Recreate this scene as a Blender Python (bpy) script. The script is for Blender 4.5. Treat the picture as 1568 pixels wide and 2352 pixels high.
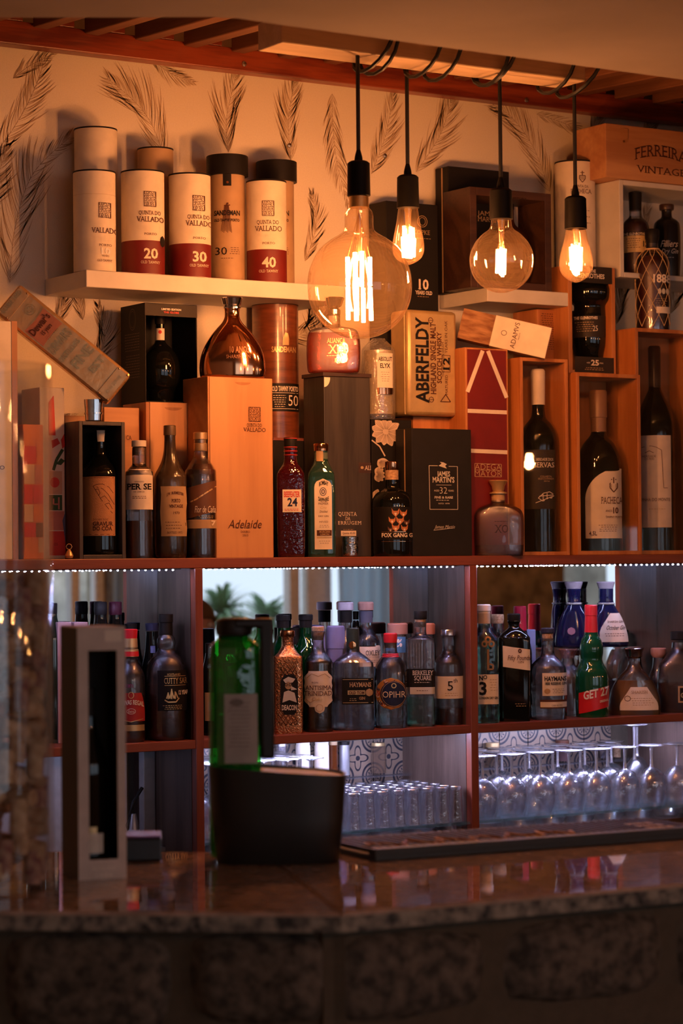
import bpy, bmesh, math, random
from mathutils import Vector, Matrix
R_ = math.radians
sc = bpy.context.scene
for o in list(bpy.data.objects): bpy.data.objects.remove(o)
random.seed(7)

# ------------------------------------------------------------------ camera
F_PX = 5500.0; CW, CH = 1568, 2352
PHI = R_(32.5); PIT = math.atan(112 / F_PX); ROLL = 0.009; EYE = 1.45
Fv = Vector((math.sin(PHI) * math.cos(PIT), math.cos(PHI) * math.cos(PIT), math.sin(PIT)))
R0 = Vector((math.cos(PHI), -math.sin(PHI), 0)); U0 = R0.cross(Fv)
Rv = R0 * math.cos(ROLL) - U0 * math.sin(ROLL); Uv = U0 * math.cos(ROLL) + R0 * math.sin(ROLL)
cam = bpy.data.cameras.new('camera'); camo = bpy.data.objects.new('camera', cam); sc.collection.objects.link(camo)
m = Matrix.Identity(4)
for i in range(3): m[i][0], m[i][1], m[i][2] = Rv[i], Uv[i], -Fv[i]
m[2][3] = EYE
camo.matrix_world = m
cam.sensor_fit = 'VERTICAL'; cam.sensor_height = 36; cam.sensor_width = 24
cam.lens = F_PX / CH * 36; cam.clip_start = 0.05; cam.clip_end = 100
cam.dof.use_dof = True; cam.dof.focus_distance = 5.25; cam.dof.aperture_fstop = 5.1
sc.camera = camo
# ------------------------------------------------------------------ world, exposure
w = bpy.data.worlds.new('sky'); sc.world = w; w.use_nodes = True
w.node_tree.nodes['Background'].inputs[0].default_value = (0.78, 0.88, 1.0, 1)
w.node_tree.nodes['Background'].inputs[1].default_value = 1.35
sun = bpy.data.lights.new('daylight', 'SUN'); sun.energy = 2.2; sun.angle = R_(4); sun.color = (1, .96, .9)
suno = bpy.data.objects.new('daylight', sun); sc.collection.objects.link(suno)
suno.rotation_euler = Vector((0.25, -0.75, -0.75)).to_track_quat('-Z', 'Y').to_euler()
vs = sc.view_settings; vs.view_transform = 'Standard'; vs.look = 'None'; vs.gamma = 1; vs.use_curve_mapping = False
vs.exposure = 0.0
WARM = (1.0, 0.375, 0.125); COOL = (0.56, 0.58, 1.0)
BULB = 405.0; LED = 820.0
cy = sc.cycles
cy.use_denoising = True; cy.max_bounces = 10; cy.diffuse_bounces = 3; cy.glossy_bounces = 4; cy.transmission_bounces = 6
cy.transparent_max_bounces = 40; cy.caustics_reflective = False; cy.caustics_refractive = False
cy.use_adaptive_sampling = True; cy.adaptive_threshold = 0.03; cy.sample_clamp_indirect = 4.0; cy.sample_clamp_direct = 0; cy.use_light_tree = True; cy.blur_glossy = 0.05

# ------------------------------------------------------------------ pixel <-> world (photo frame 1568x2352)
def ray(u, v): return Fv + Rv * ((u - CW / 2) / F_PX) - Uv * ((v - CH / 2) / F_PX)
def wp(u, v, Y): d = ray(u, v); t = Y / d.y; return Vector((d.x * t, Y, EYE + d.z * t))
def wz(u, v, z): d = ray(u, v); t = (z - EYE) / d.z; return Vector((d.x * t, d.y * t, z))
def vz(u, z, Y): d = ray(u, 1250); return 1288 - .009 * (u - 784) - (z - EYE) * d.y / Y * F_PX
def depth(p): return (p - Vector((0, 0, EYE))).dot(Fv)
def wd(u, v, D): d = ray(u, v); return Vector((0, 0, EYE)) + d * D

# ------------------------------------------------------------------ node materials
def nm(name):
    mt = bpy.data.materials.new(name); mt.use_nodes = True; nt = mt.node_tree; nt.nodes.clear()
    out = nt.nodes.new('ShaderNodeOutputMaterial'); return mt, nt, out
def nd(nt, t, **kw):
    n = nt.nodes.new(t)
    for k, v in kw.items():
        if k.startswith('i_'):
            n.inputs[int(k[2:]) if k[2:].isdigit() else k[2:].replace('_', ' ')].default_value = v
        else: setattr(n, k, v)
    return n
def c4(c): return (c[0], c[1], c[2], 1)
def coords(nt, scale=(1, 1, 1), rot=(0, 0, 0)):
    tc = nd(nt, 'ShaderNodeTexCoord'); mp = nd(nt, 'ShaderNodeMapping'); mp.inputs['Scale'].default_value = scale
    mp.inputs['Rotation'].default_value = rot
    nt.links.new(tc.outputs['Object'], mp.inputs[0]); return mp
def ramp(nt, a, b, p0=.35, p1=.65):
    r = nd(nt, 'ShaderNodeValToRGB'); e = r.color_ramp.elements
    e[0].position = p0; e[0].color = c4(a); e[1].position = p1; e[1].color = c4(b); return r
MC = {}
def pm(name, col, rough=.5, metal=0., spec=.5, col2=None, scale=40., bump=0., bscale=None, coat=0., sss=0., stretch=(1, 1, 1)):
    if name in MC: return MC[name]
    mt, nt, out = nm(name); b = nd(nt, 'ShaderNodeBsdfPrincipled')
    b.inputs['Roughness'].default_value = rough; b.inputs['Metallic'].default_value = metal
    b.inputs['Specular IOR Level'].default_value = spec; b.inputs['Coat Weight'].default_value = coat; b.inputs['Coat Roughness'].default_value = .06
    if col2 is None: col2 = tuple(x * .86 for x in col)
    mp = coords(nt, stretch); n = nd(nt, 'ShaderNodeTexNoise', i_Scale=scale, i_Detail=4.)
    nt.links.new(mp.outputs[0], n.inputs['Vector']); r = ramp(nt, col2, col); nt.links.new(n.outputs[0], r.inputs[0])
    nt.links.new(r.outputs[0], b.inputs['Base Color'])
    if bump:
        n2 = nd(nt, 'ShaderNodeTexNoise', i_Scale=bscale or scale * 3, i_Detail=3.); nt.links.new(mp.outputs[0], n2.inputs['Vector'])
        bp = nd(nt, 'ShaderNodeBump', i_Strength=bump, i_Distance=.002); nt.links.new(n2.outputs[0], bp.inputs['Height']); nt.links.new(bp.outputs[0], b.inputs['Normal'])
    nt.links.new(b.outputs[0], out.inputs[0]); MC[name] = mt; return mt
def wood(name, c1, c2, axis='z', rough=.45, scale=26., coat=0., ring=True):
    if name in MC: return MC[name]
    mt, nt, out = nm(name); b = nd(nt, 'ShaderNodeBsdfPrincipled', i_Roughness=rough); b.inputs['Coat Weight'].default_value = coat
    st = {'z': (1, 1, .09), 'x': (.09, 1, 1), 'y': (1, .09, 1)}[axis]
    mp = coords(nt, st); n = nd(nt, 'ShaderNodeTexNoise', i_Scale=scale * .35, i_Detail=2., i_Distortion=.6); nt.links.new(mp.outputs[0], n.inputs['Vector'])
    wv = nd(nt, 'ShaderNodeMath', operation='MULTIPLY'); wv.inputs[1].default_value = 26.
    sn = nd(nt, 'ShaderNodeMath', operation='SINE'); nt.links.new(n.outputs[0], wv.inputs[0]); nt.links.new(wv.outputs[0], sn.inputs[0])
    ab = nd(nt, 'ShaderNodeMath', operation='MULTIPLY_ADD'); ab.inputs[1].default_value = .28; ab.inputs[2].default_value = .0; nt.links.new(sn.outputs[0], ab.inputs[0])
    n2 = nd(nt, 'ShaderNodeTexNoise', i_Scale=scale * 6, i_Detail=3.); nt.links.new(mp.outputs[0], n2.inputs['Vector'])
    ad = nd(nt, 'ShaderNodeMath', operation='ADD'); nt.links.new(ab.outputs[0], ad.inputs[0]); nt.links.new(n2.outputs[0], ad.inputs[1])
    r = ramp(nt, c1, c2, .2, .8); nt.links.new(ad.outputs[0], r.inputs[0]); nt.links.new(r.outputs[0], b.inputs['Base Color'])
    bp = nd(nt, 'ShaderNodeBump', i_Strength=.15, i_Distance=.001); nt.links.new(ad.outputs[0], bp.inputs['Height']); nt.links.new(bp.outputs[0], b.inputs['Normal'])
    nt.links.new(b.outputs[0], out.inputs[0]); MC[name] = mt; return mt
def glass(name, tint=(.95, .96, 1), haze=.03, hcol=(.8, .8, .9), rough=.02, edge=.9, f0=.05, bump=0., bs=60, blend=.35, sheen=False):
    """thin shell glass: see-through centre, mirror-like rim, a little surface haze"""
    if name in MC: return MC[name]
    mt, nt, out = nm(name)
    tr = nd(nt, 'ShaderNodeBsdfTransparent'); tr.inputs[0].default_value = c4(tint)
    gl = nd(nt, 'ShaderNodeBsdfGlossy', i_Roughness=rough); gl.inputs[0].default_value = (1, 1, 1, 1)
    di = nd(nt, 'ShaderNodeBsdfDiffuse'); di.inputs[0].default_value = c4(hcol)
    lw = nd(nt, 'ShaderNodeLayerWeight'); lw.inputs[0].default_value = blend
    mr = nd(nt, 'ShaderNodeMapRange'); mr.inputs[1].default_value = 0; mr.inputs[2].default_value = 1; mr.inputs[3].default_value = f0; mr.inputs[4].default_value = edge
    pw = nd(nt, 'ShaderNodeMath', operation='POWER'); pw.inputs[1].default_value = 2.2
    nt.links.new(lw.outputs['Facing'], pw.inputs[0]); nt.links.new(pw.outputs[0], mr.inputs[0])
    if sheen: di = nd(nt, 'ShaderNodeBsdfGlossy', i_Roughness=.35); di.inputs[0].default_value = c4(hcol)
    m1 = nd(nt, 'ShaderNodeMixShader'); m1.inputs[0].default_value = haze
    nt.links.new(tr.outputs[0], m1.inputs[1]); nt.links.new(di.outputs[0], m1.inputs[2])
    m2 = nd(nt, 'ShaderNodeMixShader'); nt.links.new(mr.outputs[0], m2.inputs[0]); nt.links.new(m1.outputs[0], m2.inputs[1]); nt.links.new(gl.outputs[0], m2.inputs[2])
    if bump:
        mp = coords(nt); n = nd(nt, 'ShaderNodeTexNoise', i_Scale=float(bs), i_Detail=2.); nt.links.new(mp.outputs[0], n.inputs['Vector'])
        bp = nd(nt, 'ShaderNodeBump', i_Strength=bump, i_Distance=.004); nt.links.new(n.outputs[0], bp.inputs['Height'])
        nt.links.new(bp.outputs[0], gl.inputs['Normal']); nt.links.new(bp.outputs[0], lw.inputs['Normal'])
    nt.links.new(m2.outputs[0], out.inputs[0]); MC[name] = mt; return mt
def rglass(name, tint=(.95, .96, 1), ior=1.33, rough=.0, mixt=.25, bump=.15, bs=55, haze=.02, hcol=(.7, .7, .85)):
    """solid refracting glass, with a share of straight-through light"""
    if name in MC: return MC[name]
    mt, nt, out = nm(name)
    g = nd(nt, 'ShaderNodeBsdfGlass', i_Roughness=rough, i_IOR=ior); g.inputs[0].default_value = c4(tint)
    tr = nd(nt, 'ShaderNodeBsdfTransparent'); tr.inputs[0].default_value = c4(tint); df = nd(nt, 'ShaderNodeBsdfGlossy', i_Roughness=.38); df.inputs[0].default_value = c4(hcol)  # lavender tint of the rough lobe imitates diode light scattered in the glass
    gl = nd(nt, 'ShaderNodeBsdfGlossy', i_Roughness=.03); fr = nd(nt, 'ShaderNodeFresnel'); fr.inputs[0].default_value = 1.5
    a = nd(nt, 'ShaderNodeMixShader', i_0=mixt); nt.links.new(g.outputs[0], a.inputs[1]); nt.links.new(tr.outputs[0], a.inputs[2])
    b = nd(nt, 'ShaderNodeMixShader', i_0=haze); nt.links.new(a.outputs[0], b.inputs[1]); nt.links.new(df.outputs[0], b.inputs[2])
    c = nd(nt, 'ShaderNodeMixShader'); nt.links.new(fr.outputs[0], c.inputs[0]); nt.links.new(b.outputs[0], c.inputs[1]); nt.links.new(gl.outputs[0], c.inputs[2])
    if bump:
        mp = coords(nt); n = nd(nt, 'ShaderNodeTexNoise', i_Scale=float(bs), i_Detail=1.); nt.links.new(mp.outputs[0], n.inputs['Vector'])
        bp = nd(nt, 'ShaderNodeBump', i_Strength=bump, i_Distance=.004); nt.links.new(n.outputs[0], bp.inputs['Height'])
        for q in (g, gl, fr): nt.links.new(bp.outputs[0], q.inputs['Normal'])
    nt.links.new(c.outputs[0], out.inputs[0]); MC[name] = mt; return mt
def emis(name, col, s):
    if name in MC: return MC[name]
    mt, nt, out = nm(name); e = nd(nt, 'ShaderNodeEmission'); e.inputs[0].default_value = c4(col); e.inputs[1].default_value = s
    nt.links.new(e.outputs[0], out.inputs[0]); MC[name] = mt; return mt

# ------------------------------------------------------------------ objects
COL = sc.collection
def link(o, parent=None):
    COL.objects.link(o)
    if parent is not None: o.parent = parent
    return o
def tag(o, label=None, cat=None, group=None, kind=None):
    if label: o['label'] = label
    if cat: o['category'] = cat
    if group: o['group'] = group
    if kind: o['kind'] = kind
    return o
def empty(name, label, cat, loc, rot=(0, 0, 0), group=None):
    o = bpy.data.objects.new(name, None); link(o); o.location = loc; o.rotation_euler = rot
    o.empty_display_size = .02
    return tag(o, label, cat, group)
class M:
    def __init__(s): s.v = []; s.f = []
    def box(s, x0, x1, y0, y1, z0, z1):
        if x0 > x1: x0, x1 = x1, x0
        if y0 > y1: y0, y1 = y1, y0
        if z0 > z1: z0, z1 = z1, z0
        b = len(s.v); s.v += [(x0, y0, z0), (x1, y0, z0), (x1, y1, z0), (x0, y1, z0), (x0, y0, z1), (x1, y0, z1), (x1, y1, z1), (x0, y1, z1)]
        s.f += [tuple(b + i for i in q) for q in ((0, 3, 2, 1), (4, 5, 6, 7), (0, 1, 5, 4), (1, 2, 6, 5), (2, 3, 7, 6), (3, 0, 4, 7))]; return s
    def prism(s, pts, z0, z1):
        b = len(s.v); n = len(pts); s.v += [(p[0], p[1], z0) for p in pts] + [(p[0], p[1], z1) for p in pts]
        s.f += [tuple(range(b + n - 1, b - 1, -1)), tuple(range(b + n, b + 2 * n))] + [(b + i, b + (i + 1) % n, b + n + (i + 1) % n, b + n + i) for i in range(n)]; return s
    def rings(s, rings, cap=True):
        b = len(s.v); n = len(rings[0])
        for r in rings: s.v += r
        for k in range(len(rings) - 1):
            for i in range(n):
                j = (i + 1) % n; s.f.append((b + k * n + i, b + k * n + j, b + (k + 1) * n + j, b + (k + 1) * n + i))
        if cap: s.f.append(tuple(range(b + n - 1, b - 1, -1))); s.f.append(tuple(b + (len(rings) - 1) * n + i for i in range(n)))
        return s
    def lathe(s, prof, n=32, cap=True, c=(0, 0)):
        """prof rows (z, a[, power, b/a])"""
        rg = []
        for p in prof:
            z, a = p[0], p[1]; e = p[2] if len(p) > 2 else 2.; dr = p[3] if len(p) > 3 else 1.
            row = []
            for i in range(n):
                t = 2 * math.pi * i / n; ct, st = math.cos(t), math.sin(t)
                if e != 2:
                    ct = math.copysign(abs(ct) ** (2 / e), ct); st = math.copysign(abs(st) ** (2 / e), st)
                row.append((c[0] + a * ct, c[1] + a * dr * st, z))
            rg.append(row)
        return s.rings(rg, cap)
    def tube(s, pts, r, n=8):
        pts = [Vector(p) for p in pts]; rg = []
        up = Vector((0.13, .21, 1)).normalized()
        for i, p in enumerate(pts):
            d = (pts[min(i + 1, len(pts) - 1)] - pts[max(i - 1, 0)]).normalized()
            a = d.cross(up)
            if a.length < .1: a = d.cross(Vector((1, 0, 0)))
            a.normalize(); bb = d.cross(a); rr = r[i] if isinstance(r, (list, tuple)) else r
            rg.append([tuple(p + (a * math.cos(2 * math.pi * k / n) + bb * math.sin(2 * math.pi * k / n)) * rr) for k in range(n)])
        return s.rings(rg)
    def build(s, name, mat, parent=None, smooth=35, bevel=0, label=None, kind=None, loc=None):
        me = bpy.data.meshes.new(name); me.from_pydata(s.v, [], s.f); me.update()
        if mat: me.materials.append(mat)
        o = bpy.data.objects.new(name, me); link(o, parent)
        if smooth:
            for p in me.polygons: p.use_smooth = True
            try: me.set_sharp_from_angle(angle=R_(smooth))
            except Exception: pass
        if bevel:
            bv = o.modifiers.new('b', 'BEVEL'); bv.width = bevel; bv.segments = 2; bv.limit_method = 'ANGLE'
        if label: o['label'] = label
        if kind: o['kind'] = kind
        if loc: o.location = loc
        return o
def interp(prof, z):
    for k in range(len(prof) - 1):
        a, b = prof[k], prof[k + 1]
        if min(a[0], b[0]) <= z <= max(a[0], b[0]) and a[0] != b[0]:
            t = (z - a[0]) / (b[0] - a[0]); return tuple(a[i] + (b[i] - a[i]) * t for i in range(1, 4))
    return prof[0][1:4] if z < prof[0][0] else prof[-1][1:4]
def crom(rows, sub=4):
    out = []; n = len(rows)
    for i in range(n - 1):
        p1, p2 = rows[i], rows[i + 1]
        if p1 == p2: continue
        p0 = rows[max(i - 1, 0)]; p3 = rows[min(i + 2, n - 1)]
        for k in range(sub):
            t = k / sub; row = []
            for j in range(4):
                a, b, c, d = p0[j], p1[j], p2[j], p3[j]
                row.append(.5 * (2 * b + (c - a) * t + (2 * a - 5 * b + 4 * c - d) * t * t + (3 * b - a - 3 * c + d) * t ** 3))
            row[1] = max(row[1], 1e-4); out.append(tuple(row))
    out.append(rows[-1]); return out

# ------------------------------------------------------------------ lettering (flat print), drawn from the built-in face
GC = {}
SER = {'A': 'b0 b1', 'B': 'b0 t0', 'D': 'b0 t0', 'E': 'b0 t0', 'F': 'b0 t0', 'H': 'b0 t0 b1 t1', 'I': 'b0 t0', 'K': 'b0 t0 b1 t1', 'L': 'b0 t0', 'M': 'b0 b1 t0 t1', 'N': 'b0 t0 t1',
       'P': 'b0 t0', 'Q': '', 'R': 'b0 t0 b1', 'T': 'bm', 'U': 't0 t1', 'V': 't0 t1', 'X': 't0 t1 b0 b1', 'Y': 't0 t1 bm', 'W': 't0 t1', '1': 'bm', '4': ''}
def make_glyphs():
    chars = "ABCDEFGHIJKLMNOPQRSTUVWXYZabcdefghijklmnopqrstuvwxyz0123456789.,'&%-ÔÇÃñô"
    tmp = []
    for style, off in (('r', 0.), ('b', .028), ('l', -.012)):
        for ch in chars:
            for body, k in ((ch, 'g'), ('I' + ch + 'I', 'w')):
                if k == 'w' and style != 'r': continue
                cu = bpy.data.curves.new('g', 'FONT'); cu.body = body; cu.size = 1; cu.resolution_u = 2; cu.offset = off
                o = bpy.data.objects.new('g', cu); COL.objects.link(o); tmp.append((style, ch, k, o))
    cu = bpy.data.curves.new('g', 'FONT'); cu.body = 'II'; cu.size = 1; o = bpy.data.objects.new('g', cu); COL.objects.link(o); tmp.append(('r', 'II', 'w', o))
    dg = bpy.context.evaluated_depsgraph_get(); W = {}
    for style, ch, k, o in tmp:
        ev = o.evaluated_get(dg); me = ev.to_mesh()
        vs_ = [(v.co.x, v.co.y) for v in me.vertices]
        if k == 'w': W[ch] = max(v[0] for v in vs_) - min(v[0] for v in vs_)
        else: GC[(style, ch)] = [vs_, [tuple(p.vertices) for p in me.polygons], 0]
        ev.to_mesh_clear()
    for style, ch, k, o in tmp:
        cu = o.data; bpy.data.objects.remove(o); bpy.data.curves.remove(cu)
    for key in GC: GC[key][2] = W[key[1]] - W['II']
make_glyphs()
CAP = max(v[1] for v in GC[('r', 'H')][0])
def layout(text, style='r', serif=False, track=0., shear=0.):
    vs_, fs, x = [], [], 0.
    for ch in text:
        if ch == ' ': x += .32; continue
        g = GC.get((style, ch))
        if g is None: x += .3; continue
        b = len(vs_); vs_ += [(a + x + shear * c, c) for a, c in g[0]]; fs += [tuple(b + i for i in f) for f in g[1]]
        if serif and ch in SER and g[0]:
            lo = min(a for a, c in g[0]); hi = max(a for a, c in g[0])
            for tok in SER[ch].split():
                top = tok[0] == 't'; sx = {'0': lo + .05, '1': hi - .05, 'm': (lo + hi) / 2}[tok[1]]
                yy = CAP if top else 0.; q = .045 if top else 0
                b2 = len(vs_); vs_ += [(x + sx - .13 + shear * yy, yy - q), (x + sx + .13 + shear * yy, yy - q), (x + sx + .13 + shear * yy, yy - q + .045), (x + sx - .13 + shear * yy, yy - q + .045)]
                fs.append((b2, b2 + 1, b2 + 2, b2 + 3))
        x += g[2] + track
    return vs_, fs
class Surf:
    """anything with x(u), z(v), pt(x, z, eps): print and labels go on it"""
    def text(s, txt, u0, u1, vb, vt, mat, style='r', serif=False, track=0., shear=0., name='lettering', parent=None, eps=.0012, rot=0, arc=0., slope=0.):
        vs_, fs = layout(txt, style, serif, track, shear)
        if not vs_: return
        lo = min(a for a, c in vs_); hi = max(a for a, c in vs_)
        mm = s.bag.setdefault((name, mat.name, parent.name if parent else ''), (M(), mat, parent))[0]
        b = len(mm.v)
        for a, c in vs_:
            fx = (a - lo) / (hi - lo); fy = c / CAP
            if rot == 0:
                u = u0 + fx * (u1 - u0); v = vb + fy * (vt - vb) - arc * (1 - (2 * fx - 1) ** 2) + slope * fx
            else:      # reading upwards
                u = u1 + fy * (u0 - u1); v = vb + fx * (vt - vb)
            mm.v.append(s.pt(s.x(u), s.z(v), eps))
        mm.f += [tuple(b + i for i in f) for f in fs]
    def patch(s, u0, u1, v0, v1, mat, name='label', shape=None, nx=12, ny=6, eps=.0007, parent=None, lab=None, slope=0.):
        mm = M(); rows = []
        for j in range(ny + 1):
            t = j / ny; l, r = shape(t) if shape else (0, 1)
            for i in range(nx + 1):
                u = u0 + (l + (r - l) * i / nx) * (u1 - u0); v = v0 + (v1 - v0) * t + slope * (u - u0) / (u1 - u0)
                mm.v.append(s.pt(s.x(u), s.z(v), eps))
        n = nx + 1
        for j in range(ny):
            for i in range(nx): mm.f.append((j * n + i, (j + 1) * n + i, (j + 1) * n + i + 1, j * n + i + 1))
        return mm.build(name, mat, parent or s.o, label=lab, smooth=60)
    def line(s, pts, wpx, mat, name='printed_line', eps=.0011, closed=False):
        mm = s.bag.setdefault((name, mat.name, ''), (M(), mat, None))[0]
        if closed: pts = list(pts) + [pts[0]]
        for (ua, va), (ub, vb) in zip(pts[:-1], pts[1:]):
            L = math.hypot(ub - ua, vb - va) or 1; px_, py_ = -(vb - va) / L * wpx / 2, (ub - ua) / L * wpx / 2
            K = max(1, int(L / 12)); b = len(mm.v)
            for k in range(K + 1):
                t = k / K; uu = ua + (ub - ua) * t; vv = va + (vb - va) * t
                mm.v += [s.pt(s.x(uu + px_), s.z(vv + py_), eps), s.pt(s.x(uu - px_), s.z(vv - py_), eps)]
            for k in range(K): mm.f.append((b + 2 * k, b + 2 * k + 2, b + 2 * k + 3, b + 2 * k + 1))
    def scrawl(s, u0, u1, v, h, mat, rows=1, seed=1, wpx=1.2):
        """tiny illegible print: short dashes"""
        rr = random.Random(seed)
        for k in range(rows):
            u = u0 + rr.random() * (u1 - u0) * .15; e = u1 - rr.random() * (u1 - u0) * .15; vv = v + k * h
            while u < e:
                L = rr.uniform(2.5, 6); s.line([(u, vv), (min(u + L, e), vv)], wpx, mat, 'small_print'); u += L + 1.8
    def flush(s):
        for (name, _, _), (mm, mat, parent) in s.bag.items(): mm.build(name, mat, parent or s.o, smooth=0)
        s.bag = {}
ITEMS = []
class Item(Surf):
    """a camera-facing thing; measures are photo pixels turned into metres at its own distance"""
    def __init__(s, name, label, cat, uc, Y, zb, turn=0., tilt=0., group=None, vb=None, front=None, P=None):
        s.uc = uc; s.bag = {}
        vb_ = vb if vb is not None else vz(uc, zb, Y)
        s.P = P or wp(uc, vb_ - 110, Y)
        if P is None and vb is not None: zb = wp(uc, vb, Y).z
        s.zb = zb; s.P = Vector((s.P.x, s.P.y, zb)); s.Y = s.P.y; d = depth(s.P); s.s = d / F_PX
        th = math.atan2(s.P.x, s.P.y); s.o = empty(name, label, cat, s.P, (0, tilt, -th + turn), group); s.prof = None; s.tilt = tilt; ITEMS.append(s)
        s.front = front; s.k = 1 / math.cos(turn) if turn else 1.
    def x(s, u): return (u - s.uc) * s.s
    def z(s, v):
        return wp(s.uc, v, s.Y).z - s.zb
    def pt(s, x, z, eps):
        if s.front is not None: return (x, -s.front - eps, z)
        a, e, dr = interp(s.prof, z); q = min(abs(x) / (a + eps), .985); yy = (a * dr + eps) * (1 - q ** e) ** (1 / e)
        return (math.copysign(q * (a + eps), x), -yy, z)
    def rows(s, prof, k=1.):
        return [(s.z(p[0]), p[1] * s.s * k, float(p[2]) if len(p) > 2 else 2., float(p[3]) if len(p) > 3 else 1.) for p in prof]
    def lathe(s, name, prof, mat, main=False, smooth=True, n=32, parent=None, k=1., lab=None, dz=None, ang=35):
        rw = s.rows(prof, k)
        if smooth: rw = crom(rw)
        if main: s.prof = rw
        return M().lathe(rw, n).build(name, mat, parent or s.o, label=lab, smooth=ang)
    def liquid(s, vlev, mat, k=.9, lab=None):
        zt = s.z(vlev); rw = [(z, a * k, e, d) for z, a, e, d in s.prof if z < zt]; a, e, d = interp(s.prof, zt)
        rw.append((zt, a * k, e, d)); rw = [(z + .004 if i == 0 else z, a, e, d) for i, (z, a, e, d) in enumerate(rw)]
        return M().lathe(rw, 28).build('liquid', mat, s.o, label=lab)
class Box(Surf):
    """a wall-aligned box; u0,u1 on its front plane Yf"""
    def __init__(s, name, label, cat, u0, u1, vt, Yf, dep, zb, mat=None, body='carton', bevel=.0015, group=None, rim=0., vb=None, top=None):
        um = (u0 + u1) / 2; s.bag = {}; s.Yf = Yf; s.um = um
        if vb is not None: zb = wp(um, vb, Yf).z
        s.vm = ((vt if vt else 1100) + (vb if vb is not None else vz(um, zb, Yf))) / 2
        s.X0 = wp(u0, s.vm, Yf).x; s.X1 = wp(u1, s.vm, Yf).x; s.xc = (s.X0 + s.X1) / 2; s.zb = zb; s.dep = dep
        s.h = (wp(um, vt, Yf).z if top is None else top) - zb; s.w = s.X1 - s.X0
        s.o = empty(name, label, cat, (s.xc, Yf + dep / 2, zb), (0, 0, 0), group); ITEMS.append(s)
        if mat: M().box(-s.w / 2, s.w / 2, -dep / 2, dep / 2, 0, s.h).build(body, mat, s.o, bevel=bevel, smooth=0)
    def x(s, u): return wp(u, s.vm, s.Yf).x - s.xc
    def z(s, v): return wp(s.um, v, s.Yf).z - s.zb
    def pt(s, x, z, eps): return (x, -s.dep / 2 - eps, z)
# ================================================================== the setting
YF = 4.50; YM = 4.668; YW = 4.80; YN = 4.792
ZS = wp(784, 1279, YF).z; ZM = wp(855, 1678, YF).z; ZG = wp(940, 1899, YF).z
m_wallp = pm('cream_wallpaper', (.80, .72, .58), .85, col2=(.76, .68, .54), scale=300, bump=.25, bscale=700)
m_frond = pm('printed_fronds', (.50, .37, .23), .85, col2=(.42, .30, .18), scale=60)
m_cab = wood('mahogany_board', (.17, .036, .018), (.24, .058, .03), 'x', .4)
m_cabv = wood('mahogany_upright', (.17, .036, .018), (.24, .058, .03), 'z', .4)
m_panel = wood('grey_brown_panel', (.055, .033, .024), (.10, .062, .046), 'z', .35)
m_beam = wood('red_stained_pine', (.13, .018, .007), (.30, .055, .018), 'x', .4, coat=.3)
m_slat = wood('brown_slat', (.15, .055, .025), (.24, .10, .05), 'y', .5)
m_lwood = wood('pale_beam_wood', (.62, .46, .30), (.74, .56, .38), 'x', .5)
m_plaster = pm('ceiling_plaster', (.60, .50, .42), .9, col2=(.44, .36, .29), scale=2.2, bump=.3, bscale=160)
m_dark = pm('dark_floor', (.10, .07, .05), .5, scale=8)
m_stone = pm('granite_block', (.15, .115, .085), .85, col2=(.035, .028, .022), scale=55, bump=.9, bscale=90)
m_stone2 = pm('rear_wall_stone', (.36, .29, .20), .9, col2=(.14, .11, .08), scale=7, bump=.8, bscale=30)
m_ext = pm('sunlit_stone', (.80, .78, .72), .9, col2=(.40, .38, .34), scale=5, bump=.6, bscale=20)
m_mortar = pm('mortar', (.10, .075, .05), .95, scale=60, bump=.5)
m_gran = pm('polished_granite', (.52, .37, .30), .03, col2=(.34, .24, .19), scale=45, spec=1.)
m_granedge = pm('rough_granite_edge', (.34, .29, .23), .75, col2=(.03, .03, .03), scale=60, bump=.8, bscale=120)
m_white = pm('white_lacquer', (.68, .64, .58), .45, scale=10)
m_black = pm('black_plastic', (.012, .012, .012), .38)
m_mat_rub = pm('black_rubber', (.015, .014, .013), .55)
m_chrome = pm('chrome', (.75, .75, .77), .12, metal=1.)
m_steel = pm('brushed_steel', (.45, .46, .48), .35, metal=.6)
m_tile = None

def struct(name, mm, mat, **k):
    o = mm.build(name, mat, None, **k); o['kind'] = 'structure'; return o
XL, XR, YB = -1.5, 12.5, -3.0
struct('floor', M().box(XL - .2, XR + .2, YB - .2, YW + .2, -.1, 0), m_dark, smooth=0)
struct('ceiling', M().box(XL - .2, XR + .2, YB - .2, YW + .2, 2.82, 2.95), m_plaster, smooth=0)
wallb = struct('wall_back', M().box(XL, XR, YW, YW + .2, 0, 2.82), m_wallp, smooth=0)
struct('wall_left', M().box(XL - .2, XL, YB, YW + .2, 0, 2.82), m_wallp, smooth=0)
struct('wall_right', M().box(XR, XR + .2, YB, YW + .2, 0, 2.82), m_stone2, smooth=0)
# wall behind the camera, seen only in the shelf mirrors: stone piers and windows, plus unseen windows added for fill
YV = 2 * YM - YB
def vx(u): return wp(u, 1400, YV).x
wx = [XL, vx(112), vx(262), vx(462), vx(905), vx(1296), vx(1500), XR]
mf = M(); 
for a, b in ((2, 3), (4, 5), (6, 7)): mf.box(wx[a], wx[b], YB - .35, YB, 0, 2.82)
we = [XL, -.9, 1.5, 1.9, 4.5, wx[1]]
for a, b in ((0, 1), (2, 3), (4, 5)): mf.box(we[a], we[b], YB - .35, YB, 0, 2.82)
for a, b in ((1, 2), (3, 4)): mf.box(we[a], we[b], YB - .35, YB, 0, .9); mf.box(we[a], we[b], YB - .35, YB, 2.45, 2.82)
for a, b, tz in ((1, 2, 2.45), (3, 4, 2.45), (5, 6, 1.70)): mf.box(wx[a], wx[b], YB - .35, YB, 0, .7); mf.box(wx[a], wx[b], YB - .35, YB, tz, 2.82)
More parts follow.
